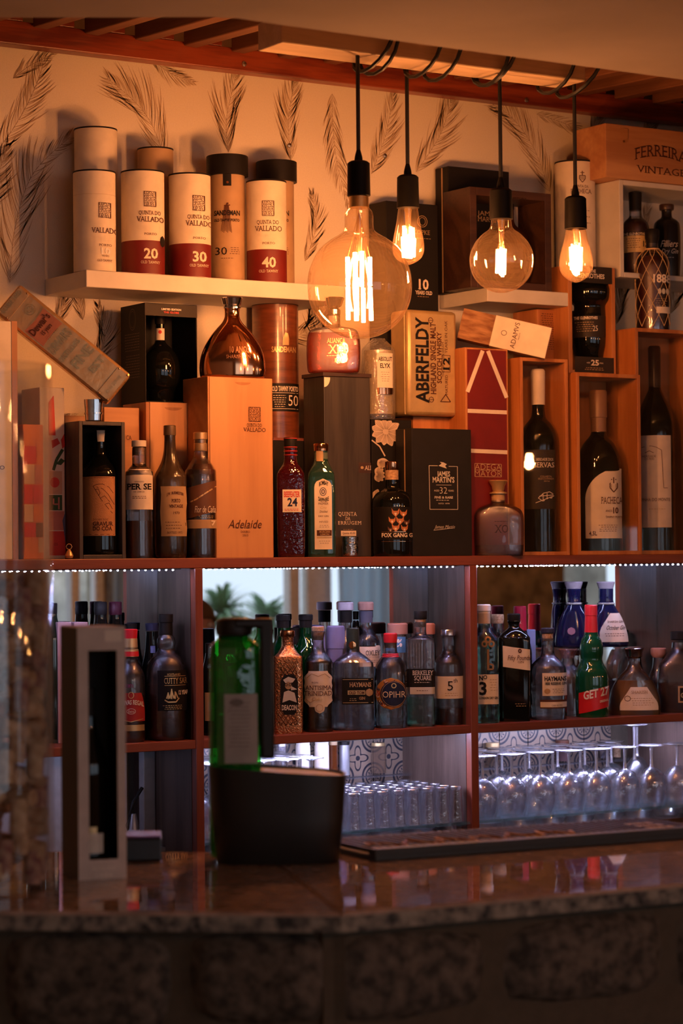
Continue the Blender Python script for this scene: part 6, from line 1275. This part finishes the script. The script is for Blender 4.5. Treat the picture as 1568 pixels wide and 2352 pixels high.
def stem(e, rb, hb, hs, rf):
    # upturned: rim down, bowl, stem, foot at the top
    M().lathe([(0, rb * .78), (hb * .25, rb * .93), (hb * .5, rb), (hb * .75, rb * .9), (hb * .92, rb * .55), (hb, .006)], 20, cap=False).build('bowl', m_gls, e)
    M().lathe([(hb - .002, .006), (hb + .006, .0042), (hb + hs * .5, .0036), (hb + hs - .004, .0046)], 10).build('stem', m_glb, e)
    M().lathe([(hb + hs - .006, .006), (hb + hs - .002, rf * .5), (hb + hs, rf), (hb + hs + .0015, rf), (hb + hs + .0018, rf * .96)], 22).build('foot', m_glb, e)
ps1 = add_proto('stemmed_glass', lambda e: stem(e, .0395, .092, .052, .034), 'upturned stemmed glass in the rows on the right glass shelf', 'glass', 'upturned stemmed glasses on the right glass shelf')
ps2 = add_proto('stemmed_glass', lambda e: stem(e, .030, .085, .080, .030), 'upturned stemmed glass in the rows behind the black ice bucket', 'glass', 'upturned stemmed glasses behind the ice bucket')
ps3 = add_proto('tall_stemmed_glass', lambda e: stem(e, .032, .105, .085, .033), 'taller upturned wine glass at the right rear of the glass shelf', 'glass', 'tall upturned wine glasses at the right rear')
for r in range(3):
    y = 4.548 + r * .078; x = XD[5] + .046 + (r % 2) * .012; kk = 0
    while x < XD[6] - .04:
        tall = x > wp(1440, 1800, y).x - .0 and r >= 1
        if tall: place(ps3, (x, y, ZG + .0004), label='taller upturned wine glass at the right rear, %s row, %s from the left upright' % (ROW[r], ORD[kk])); x += .074; kk += 1
        else: place(ps1, (x + rr.uniform(-.002, .002), y, ZG + .0004), label='upturned stemmed glass, right bay, %s row, %s from the left upright' % (ROW[r], ORD[kk])); x += .0845; kk += 1
for r in range(4):
    y = 4.535 + r * .060; x = XD[3] + .036 + (r % 2) * .008
    xe = wp(815 if r else 790, 1800, y).x - .034
    if r > 0: xe = min(xe, Xt1 - int((Xt1 - Xt0) / .0405) * .0405 - .056)
    xe = min(xe, Xt1 - int((Xt1 - Xt0) / .0405) * .0405 - .056)
    kk = 0
    while x < xe: place(ps2, (x, y, ZG + .0004), label='upturned stemmed glass, middle bay, %s row, %s from the left upright' % (ROW[r], ORD[kk])); x += .0635; kk += 1
# a few glasses on the counter below the glass shelf
pg = add_proto('saucer_glass', lambda e: M().lathe([(0, .026), (.012, .034), (.022, .038), (.0225, .036)], 18, cap=False).build('dish', m_gls, e), 'small glass dish stored below the right glass shelf', 'glass dish', 'glass dishes under the shelves')
for k in range(9): place(pg, (XD[5] + .06 + k * .09, 4.55, .8154), label='small glass dish under the right glass shelf, %s from the left' % ORD[k])
for k in range(5): place(pg, (Xt0 + .03 + k * .09, 4.55, .8154), label='small glass dish under the tumbler shelf, %s from the left' % ORD[k])
# jars at the tiled back of the niches: they stand on a ledge
zl = ZM - .02 - .105
led_ = M().box(XD[3] - 3.4, XD[6] - 3.4, -.018, .018, 0, .006).build('glass_shelf', m_acr, None, smooth=0, loc=(3.4, YN - .026, zl - .008)); tag(led_, 'narrow clear ledge against the tiled wall carrying jars', 'shelf')
def small(name, label, cat, u, v0, v1, hw, mat, capm, caph=8, group=None):
    Y = YN - .028; hw = min(hw, 17); it = Item(name, label, cat, u, Y, zl + .0004, group=group); vb = vz(u, it.zb, Y); it.lathe('body', [(vb, hw), (vb, hw), (v0 + caph, hw), (v0 + caph, hw * .9)], mat, main=True, smooth=False, n=24); it.lathe('lid', [(v0 + caph, hw * .92), (v0, hw * .92)], capm, smooth=False, n=24)
small('jar', 'small red-lidded storage jar behind the glasses in the middle niche', 'jar', 645, 1706, 0, 14, m_clear, m_scap)
small('carton_sachet_box', 'cream carton with red spot in the middle niche', 'box', 695, 1704, 0, 22, m_label, m_label)
small('carton_sachet_box', 'second cream carton, right of the red-spotted one', 'box', 738, 1704, 0, 18, m_label, m_label)
small('jar', 'brown spice jar in the middle niche', 'jar', 765, 1703, 0, 10, m_ambl, m_tan)
small('shaker', 'dark steel shaker in the middle niche', 'shaker', 790, 1703, 0, 12, m_steel, m_blk)
small('preserving_jar', 'wide glass jar with gold lid before the tiles, middle niche', 'jar', 868, 1706, 0, 26, glass('jar_glass', (.8, .75, .7), .15, (.3, .2, .15)), m_gold, 7)
small('preserving_jar', 'wide jar with gold lid at the left of the right niche', 'jar', 1130, 1706, 0, 36, MC['jar_glass'], m_gold, 10)
small('straw_holder', 'cup of dark striped paper straws before the tiles', 'straw holder', 1290, 1700, 0, 20, F('straw_cup', (.10, .05, .05)), m_ink)
small('jar', 'black-lidded jar at the right of the tiled niche', 'jar', 1383, 1706, 0, 11, m_clear, m_blk)
small('jar', 'ribbed pale cap jar beside the black-lidded jar', 'jar', 1415, 1708, 0, 9, m_corkt, m_corkt)
# equipment in the open left niche: steel stand
P = wp(338, 1850, 4.70); mc = empty('steel_stand', 'grey steel appliance with upright post and cable in the lower left bay', 'appliance', (P.x, 4.70, .8154))
M().box(-.10, .10, -.06, .08, 0, .012).build('base_plate', m_steel, mc.id_data if False else mc, bevel=.002, smooth=0)
M().box(-.014, .014, -.012, .012, .012, .30).build('post', m_steel, mc, bevel=.001, smooth=0); M().box(.016, .085, -.03, .05, .13, .16).build('bracket', m_steel, mc, bevel=.002, smooth=0); M().lathe([(.20, .022), (.215, .026), (.24, .026), (.245, .02)], 20, c=(.05, 0)).build('knob', m_steel, mc)
M().box(.018, .085, -.025, .045, .07, .125).build('motor_housing', m_black, mc, bevel=.003, smooth=0); M().tube([(-.05, -.02, .03), (-.06, -.02, .06), (-.045, -.02, .11), (-.02, -.015, .14)], .004, 8).build('cable', m_flex, mc); M().lathe([(.012, .020), (.03, .018), (.07, .010), (.085, .006)], 16, c=(-.045, -.02)).build('cone', m_steel, mc)

# ================================================================== things on the bar
def onbar(name, label, cat, u, v, **k): p = wz(u, v, ZC + .0004); return Item(name, label, cat, u, p.y, ZC + .0004, P=Vector((p.x, p.y, ZC)), **k)
# black oval ice bucket, base front at v ~ 1988
bu = onbar('ice_bucket', 'black oval plastic ice bucket with sloping rim on the bar', 'bucket', 638, 1976); sB = bu.s
H_ = lambda v: (1988 - v) * sB
rg = []
for k, (t, a) in enumerate([(0, 138), (.02, 142), (.5, 152), (.97, 158), (1.0, 158), (1.0, 153), (.93, 152), (.3, 146), (.08, 138)]):
    row = []
    for i in range(44):
        q = 2 * math.pi * i / 44; c_, s_ = math.cos(q), math.sin(q); x_ = a * sB * c_; y_ = a * sB * .62 * math.copysign(abs(s_) ** (2 / 3.4), s_); x_ = a * sB * math.copysign(abs(c_) ** (2 / 3.4), c_); c_ = x_ / (a * sB); top = (1988 - (1778 + 12 * c_)) * sB
        row.append((x_, y_, t * top))
    rg.append(row)
M().rings(rg).build('bucket_shell', m_black, bu.o, smooth=40)
bu.z = lambda v: H_(v); bu.prof = [(-.1, 138 * sB, 3.4, .62), (.0, 140 * sB, 3.4, .62), (.14, 158 * sB, 3.4, .62)]
bu.patch(698, 734, 1816, 1868, F('worn_grey_badge', (.035, .035, .034), .5), 'square_badge', nx=4, ny=2)
M().lathe([(.0005, 139 * sB, 3.4, .62), (.006, 141 * sB, 3.4, .62)], 44).build('foot_ring', m_black, bu.o)
g = M()
for i in range(44): q = 2 * math.pi * i / 44; g.v.append((152 * sB * math.copysign(abs(math.cos(q)) ** .588, math.cos(q)), 152 * sB * .62 * math.copysign(abs(math.sin(q)) ** .588, math.sin(q)), (1988 - (1778 + 12 * math.cos(q))) * sB - .004))
g.f.append(tuple(range(44))); g.build('inner_plate', pm('satin_black', (.08, .045, .03), .5, spec=.9), bu.o, smooth=0)
# green bottle standing in it
gb = Item('spirit_bottle', 'green glass bottle with black top and grey back label in the ice bucket', 'bottle', 540, bu.Y, ZC + .012, P=bu.P + Vector((math.cos(bu.o.rotation_euler.z), math.sin(bu.o.rotation_euler.z), 0)) * (-96 * bu.s) + Vector((0, 0, .012)))
q_ = gb.s; zz = lambda v: (1978 - v) * q_; gb.z = zz
gb.o.location.z = ZC + .0125
gb.lathe('glass_body', [(1976, 55, 4, .8), (1970, 60, 4, .8), (1800, 60, 4, .8), (1640, 59, 4, .8), (1520, 58, 4, .8), (1500, 54, 4, .8), (1488, 40, 3, .9), (1476, 26, 2, 1), (1468, 24, 2, 1)], glass('bright_green_glass', (.06, .62, .10), .28, (.02, .42, .05), f0=.06, edge=.7, bump=.4, bs=40), main=True)
M().lathe([(zz(1972), 40 * q_), (zz(1660), 40 * q_)], 24).build('dark_content', F('bottle_core', (.006, .02, .008), .3), gb.o)
gb.lathe('black_cap', [(1482, 30), (1478, 40), (1462, 44), (1446, 42), (1440, 34), (1439, 20)], m_black, smooth=False); gb.patch(516, 592, 1612, 1770, pm('grey_back_label', (.42, .38, .34), .7), 'back_label', nx=8); gb.scrawl(524, 580, 1632, 9, F('label_print', (.18, .15, .13)), 12, 3, 2); gb.patch(528, 560, 1622, 1640, MC['paint_label_print'], 'printed_mark', ell, eps=.0012)
M().box(.030*1.25, .046*1.25, -.03, -.008, zz(1760), zz(1448)).build('clip_handle', m_black, gb.o, bevel=.004, smooth=40); M().box(.0, .046*1.25, -.03, -.008, zz(1462), zz(1440)).build('clip_arm', m_black, gb.o, bevel=.004, smooth=40)
# grey window carton with a bottle
p = wz(164, 2013, ZC); gx = onbar('window_carton', 'slim grey carton with a window showing a dark bottle, standing on the bar', 'box', 216, 2010, turn=R_(14), front=.0)
sg = gx.s; W2 = 54 * sg / math.cos(R_(14)); D2 = .050; Hh = 570 * sg; gx.front = D2
m_greyc = pm('grey_carton', (.60, .51, .45), .6); m_brn = pm('brown_side', (.04, .02, .012), .6)
gx.x = lambda u: (u - 216) * sg / math.cos(R_(14)); gx.z = lambda v: (2010 - v) * sg
g = M(); z0_, z1_ = gx.z(1965), gx.z(1492); x0_, x1_ = gx.x(186), gx.x(251)
g.box(-W2, x0_, -D2, -D2 + .0012, 0, Hh); M_ = g
M_.build('front_panel', m_greyc, gx.o, smooth=0); M().box(x1_, W2, -D2, -D2 + .0012, 0, Hh).build('front_panel', m_greyc, gx.o, smooth=0); M().box(x0_, x1_, -D2, -D2 + .0012, 0, z0_).build('front_panel', m_greyc, gx.o, smooth=0); M().box(x0_, x1_, -D2, -D2 + .0012, z1_, Hh).build('front_panel', m_greyc, gx.o, smooth=0)
M().box(-W2, -W2 + .0012, -D2 + .0012, D2, 0, Hh).build('side_panel', m_brn, gx.o, smooth=0); M().box(W2 - .0012, W2, -D2 + .0012, D2, 0, Hh).build('side_panel', m_brn, gx.o, smooth=0); M().box(-W2, W2, D2, D2 + .001, 0, Hh).build('back_panel', m_brn, gx.o, smooth=0); M().box(-W2, W2, -D2, D2, Hh, Hh + .001).build('top_panel', m_greyc, gx.o, smooth=0)
gx.patch(224, 262, 1446, 1472, m_label, 'price_sticker', nx=1, ny=1, eps=.0008); gx.text('VINTAGE PORT', 190, 246, 1990, 1981, m_label, 'r', eps=.001); gx.text('1994', 200, 238, 2004, 1996, m_label, 'r', eps=.001)
bi = Item('bottle', 'dark wine bottle with cream band inside the grey window carton', 'bottle', 206, gx.Y, ZC + .0012, P=Vector((gx.P.x - .006, gx.P.y, ZC + .0012))); sb = bi.s; bi.z = lambda v: (2004 - v) * sb; bi.x = lambda u: (u - 206) * sb
bi.lathe('glass_body', [(2004, 40), (1998, 43), (1860, 43), (1760, 43), (1735, 38), (1700, 26), (1670, 17), (1640, 15), (1590, 15)], m_bottle, main=True); bi.lathe('capsule', [(1640, 16), (1575, 16), (1573, 14)], m_blk, smooth=False); bi.patch(176, 236, 1905, 1950, m_label, 'cream_band', nx=14); bi.patch(190, 222, 1890, 1905, m_gold, 'crest_band', nx=6)
# tall glass vase full of corks
vs_ = onbar('cork_vase', 'tall clear glass vase filled with corks at the left end of the bar', 'vase', -58, 2040); sv = vs_.s; Rv_ = 182 * sv; Hv = (2044 - 842) * sv
m_vase = glass('vase_glass', (.96, .97, .97), .01, f0=.05, edge=.8, rough=.015, blend=.3)
M().lathe([(0, Rv_ - .002), (.002, Rv_), (Hv - .004, Rv_), (Hv - .001, Rv_ - .001), (Hv, Rv_ - .003), (Hv - .002, Rv_ - .006), (.025, Rv_ - .0055), (.018, Rv_ - .012)], 56).build('glass_wall', m_vase, vs_.o)
rr = random.Random(17); m_corks = [pm('wine_cork_%s' % n, c, .85, col2=c2, scale=90, bump=.4) for n, c, c2 in (('pale', (.72, .54, .36), (.50, .34, .20)), ('mid', (.60, .42, .27), (.36, .22, .12)), ('stained', (.50, .32, .24), (.22, .08, .08)))]
ckm = []
for m__ in m_corks:
    me = M().lathe([(-.0225, .0108), (-.0215, .0118), (.0215, .0118), (.0225, .0108)], 14).build('wine_cork', m__, None); ckm.append(me.data); bpy.data.objects.remove(me)
zc_ = .030; fill = (2044 - 1330) * sv; N_ = 0; Rin = Rv_ - .0065
top_lab = 'wine cork among many heaped inside the tall glass vase'
while zc_ < fill:
    a0 = rr.random() * 6.28; nl_ = 9
    for k in range(nl_ + 3):
        o = bpy.data.objects.new('wine_cork', rr.choice(ckm)); link(o)
        if k < nl_:
            a = a0 + 6.283 * k / nl_; mode = rr.random(); rad = Rin - .0135
            if mode < .35: dirv = Vector((math.cos(a), math.sin(a), rr.uniform(-.3, .3))); rad = Rin - .0245
            elif mode < .75: dirv = Vector((-math.sin(a), math.cos(a), rr.uniform(-.8, .8))); rad = Rin - .0175
            else: dirv = Vector((.1, .1, 1))
        else: a = a0 + k * 2.1; rad = .018; dirv = Vector((rr.uniform(-1, 1), rr.uniform(-1, 1), rr.uniform(-.4, .4)))
        o.location = vs_.o.location + Vector((rad * math.cos(a), rad * math.sin(a), zc_ + rr.uniform(-.003, .003))); o.rotation_euler = dirv.normalized().to_track_quat('Z', 'Y').to_euler()
        tag(o, top_lab, 'cork', 'corks in the glass vase'); N_ += 1
    zc_ += .0235
# low dark tray with lilac rim behind the carton
p = wz(318, 1972, ZC); tr = onbar('dark_box', 'low black box with lilac top edge behind the grey carton', 'box', 314, 1972)
M().box(-.037, .037, -.035, .04, 0, .034).build('box_body', m_black, tr.o, bevel=.003, smooth=0); M().box(-.0365, .0365, -.036, .039, .0345, .037).build('lilac_lid', F('lilac_lid', (.22, .12, .30), .4), tr.o, bevel=.001, smooth=0)
# rubber bar mat
A_, B_, C_, D_ = [Vector(wz(u, v, ZC)).xy for u, v in ((862, 1979), (1640, 1922), (1640, 1868), (793, 1932))]
c_m = (A_ + B_) / 2; mt_ = empty('bar_mat', 'ribbed black rubber bar mat with beige squares along the rear of the bar', 'mat', (c_m.x, c_m.y, ZC + .0004))
dm = (B_ - A_).normalized(); nm_ = Vector((-dm.y, dm.x)); Lm = (B_ - A_).length; Wm = .20
def mb(s0, s1, t0, t1, z0, z1, g):
    q = [dm * (s - Lm / 2) + nm_ * t for s, t in ((s0, t0), (s1, t0), (s1, t1), (s0, t1))]; g.prism([(a.x, a.y) for a in q], z0, z1)
g = M(); mb(0, Lm, 0, Wm, 0, .008, g); g.build('mat_base', m_mat_rub, mt_, bevel=.001, smooth=0)
g = M(); mb(0, Lm, 0, .022, .008, .017, g); g.build('rim', m_mat_rub, mt_, smooth=0); g = M(); mb(0, Lm, Wm - .01, Wm, .008, .012, g); g.build('rim', m_mat_rub, mt_, smooth=0)
m_rib = F('brown_rib', (.07, .03, .015), .5); g = M(); s_ = .012
while s_ < Lm - .01: mb(s_, s_ + .006, .026, Wm - .014, .0082, .0135, g); s_ += .0145
o = g.build('rib', m_rib, mt_, smooth=0); o['kind'] = 'stuff'
s_ = (wz(1365, 1900, ZC).xy - A_).dot(dm)
for k in range(6):
    for i in range(3):
        for j in range(3):
            g = M(); q0 = s_ + k * .082 + i * .017; 
            if q0 + .012 < Lm: mb(q0, q0 + .012, .05 + j * .03, .066 + j * .03, .0128, .0136, g); g.build('beige_square', m_tan, mt_, smooth=0)
m_osc = F('orange_script', (.55, .22, .08))
g = M(); pts = []
for k in range(60): t = k / 59; pts.append(dm * (.03 + t * .36 - Lm / 2) + nm_ * (.075 + .028 * math.sin(t * 38) * (1 - .3 * t) + .012 * math.sin(t * 91)))
g.tube([(p_.x, p_.y, .0135) for p_ in pts], .0022, 5); g.build('script_print', m_osc, mt_)

# ================================================================== lamps of the room behind the camera, and a seated guest (both seen mirrored)
m_rlamp = emis('room_lamp_glow', WARM, 560.)
for k, (x_, y_) in enumerate(((1.2, -.9), (2.6, -1.2), (4.2, -1.0), (5.8, -1.3), (7.6, -1.0), (9.6, -1.2))):
    e = empty('ceiling_lamp', 'round warm globe lamp hanging in the room behind the viewpoint', 'lamp', (x_, y_, 1.95), group='globe lamps in the guest room')
    M().lathe([(-.022, .005), (-.017, .015), (0, .023), (.017, .016), (.03, .012), (.05, .012)], 20).build('globe', m_rlamp, e); M().lathe([(.05, .02), (.10, .02), (.105, .01)], 16).build('lamp_holder', m_sock, e); M().tube([(0, 0, .10), (0, 0, .86)], .004, 6).build('cord', m_flex, e); M().lathe([(.845, .05), (.868, .05)], 20).build('ceiling_rose', m_sock, e)
def person():
    q = wd(440, 1450, 8.8); hx, hy, hz = q.x, 2 * YM - q.y, q.z
    m_skin = pm('skin', (.62, .36, .25), .5); m_shirt = pm('dark_shirt', (.05, .05, .07), .8, bump=.4, bscale=200); m_trou = pm('dark_trousers', (.03, .03, .04), .8); m_hair = pm('short_brown_hair', (.22, .13, .07), .7, bump=.8, bscale=300)
    seat = hz - .72; e = empty('person', 'person with short brown hair in a dark shirt, seated facing the bar, seen mirrored', 'person', (hx, hy - .02, 0))
    J = [(0, 0, seat + .10, .15), (0, .0, seat + .28, .135), (0, .01, seat + .44, .15), (0, .0, seat + .54, .075), (0, .01, seat + .60, .056), (0, .025, seat + .66, .082), (0, .02, seat + .735, .096), (0, .01, seat + .80, .070)]
    V = [j[:3] for j in J]; Rr = [j[3] for j in J]; E = [(i, i + 1) for i in range(len(J) - 1)]
    def chain(root, pts):
        prev = root
        for p_ in pts: V.append(p_[:3]); Rr.append(p_[3]); E.append((prev, len(V) - 1)); prev = len(V) - 1
    for s_ in (-1, 1):
        chain(2, [(s_ * .17, 0, seat + .46, .062), (s_ * .23, .04, seat + .28, .048), (s_ * .20, .20, seat + .20, .038), (s_ * .10, .34, seat + .20, .027), (s_ * .09, .41, seat + .20, .032)])
        chain(0, [(s_ * .10, .06, seat + .08, .085), (s_ * .12, .42, seat + .07, .062), (s_ * .13, .44, .28, .05), (s_ * .13, .42, .09, .036), (s_ * .14, .53, .04, .036)])
    me = bpy.data.meshes.new('body'); me.from_pydata(V, E, []); o = bpy.data.objects.new('body', me); link(o, e)
    sk = o.modifiers.new('s', 'SKIN'); sk.use_smooth_shade = True; ss = o.modifiers.new('u', 'SUBSURF'); ss.levels = 2; ss.render_levels = 2
    for i, v in enumerate(me.skin_vertices[0].data): v.radius = (Rr[i], Rr[i]); v.use_root = (i == 0)
    # skin above the collar and at the hands, cloth elsewhere, by height
    mt, nt, out = nm('skin_and_clothes'); tc = nd(nt, 'ShaderNodeTexCoord'); sx_ = nd(nt, 'ShaderNodeSeparateXYZ'); nt.links.new(tc.outputs['Object'], sx_.inputs[0]); b = nd(nt, 'ShaderNodeBsdfPrincipled', i_Roughness=.6)
    c1 = nd(nt, 'ShaderNodeMath', operation='GREATER_THAN'); c1.inputs[1].default_value = seat + .57; nt.links.new(sx_.outputs['Z'], c1.inputs[0])
    c2 = nd(nt, 'ShaderNodeMath', operation='GREATER_THAN'); c2.inputs[1].default_value = .33; nt.links.new(sx_.outputs['Y'], c2.inputs[0]); c3 = nd(nt, 'ShaderNodeMath', operation='GREATER_THAN'); c3.inputs[1].default_value = seat + .15; nt.links.new(sx_.outputs['Z'], c3.inputs[0])
    c4_ = nd(nt, 'ShaderNodeMath', operation='MULTIPLY'); nt.links.new(c2.outputs[0], c4_.inputs[0]); nt.links.new(c3.outputs[0], c4_.inputs[1]); c5 = nd(nt, 'ShaderNodeMath', operation='MAXIMUM'); nt.links.new(c1.outputs[0], c5.inputs[0]); nt.links.new(c4_.outputs[0], c5.inputs[1])
    mx = nd(nt, 'ShaderNodeMix', data_type='RGBA'); nt.links.new(c5.outputs[0], mx.inputs[0]); mx.inputs[6].default_value = (.04, .04, .06, 1); mx.inputs[7].default_value = (.62, .36, .25, 1); nt.links.new(mx.outputs[2], b.inputs['Base Color']); nt.links.new(b.outputs[0], out.inputs[0]); me.materials.append(mt)
    hc = seat + .73
    for s_ in (-1, 1):
        M().lathe([(-.030, .004), (-.018, .012), (0, .017), (.018, .014), (.030, .005)], 12).build('ear', m_skin, e, loc=(s_ * .088, .01, hc))
        M().lathe([(-.012, .003), (-.006, .011), (0, .0125), (.006, .011), (.012, .003)], 12).build('eye', pm('eye_white', (.6, .6, .58), .2), e, loc=(s_ * .034, .098, hc + .012))
    M().tube([(0, .102, hc + .02), (0, .122, hc - .015), (0, .106, hc - .03)], [.006, .013, .009], 10).build('nose', m_skin, e); M().tube([(-.025, .098, hc - .055), (0, .106, hc - .055), (.025, .098, hc - .055)], [.003, .006, .003], 8).build('mouth', pm('lips', (.45, .16, .13), .5), e)
    g = M(); rg = []
    for k in range(9):
        t = k / 8; z_ = hc + .015 + .105 * math.sin(t * 1.57); r_ = .104 * math.cos(t * 1.50) + .004
        rg.append([(r_ * math.cos(2 * math.pi * i / 24) * .98, -.008 + r_ * math.sin(2 * math.pi * i / 24) * (1.02 if math.sin(2 * math.pi * i / 24) < 0 else .93), z_ + (.03 * max(0, math.sin(2 * math.pi * i / 24)) if k == 0 else 0) - (.05 * max(0, -math.sin(2 * math.pi * i / 24)) if k == 0 else 0)) for i in range(24)])
    g.rings(rg).build('hair', m_hair, e, smooth=80)
    st = empty('stool', 'dark padded stool under the seated person', 'stool', (hx, hy - .02, 0)); M().lathe([(seat - .06, .17), (seat - .05, .185), (seat - .015, .185), (seat - .005, .17)], 28).build('seat', m_black, st)
    for k in range(4): a = math.pi / 4 + k * math.pi / 2; M().tube([(.12 * math.cos(a), .12 * math.sin(a), seat - .06), (.19 * math.cos(a), .19 * math.sin(a), .0)], .014, 8).build('leg', m_steel, st)
person()
for it in ITEMS: it.flush()
print('OBJS', len(bpy.data.objects))
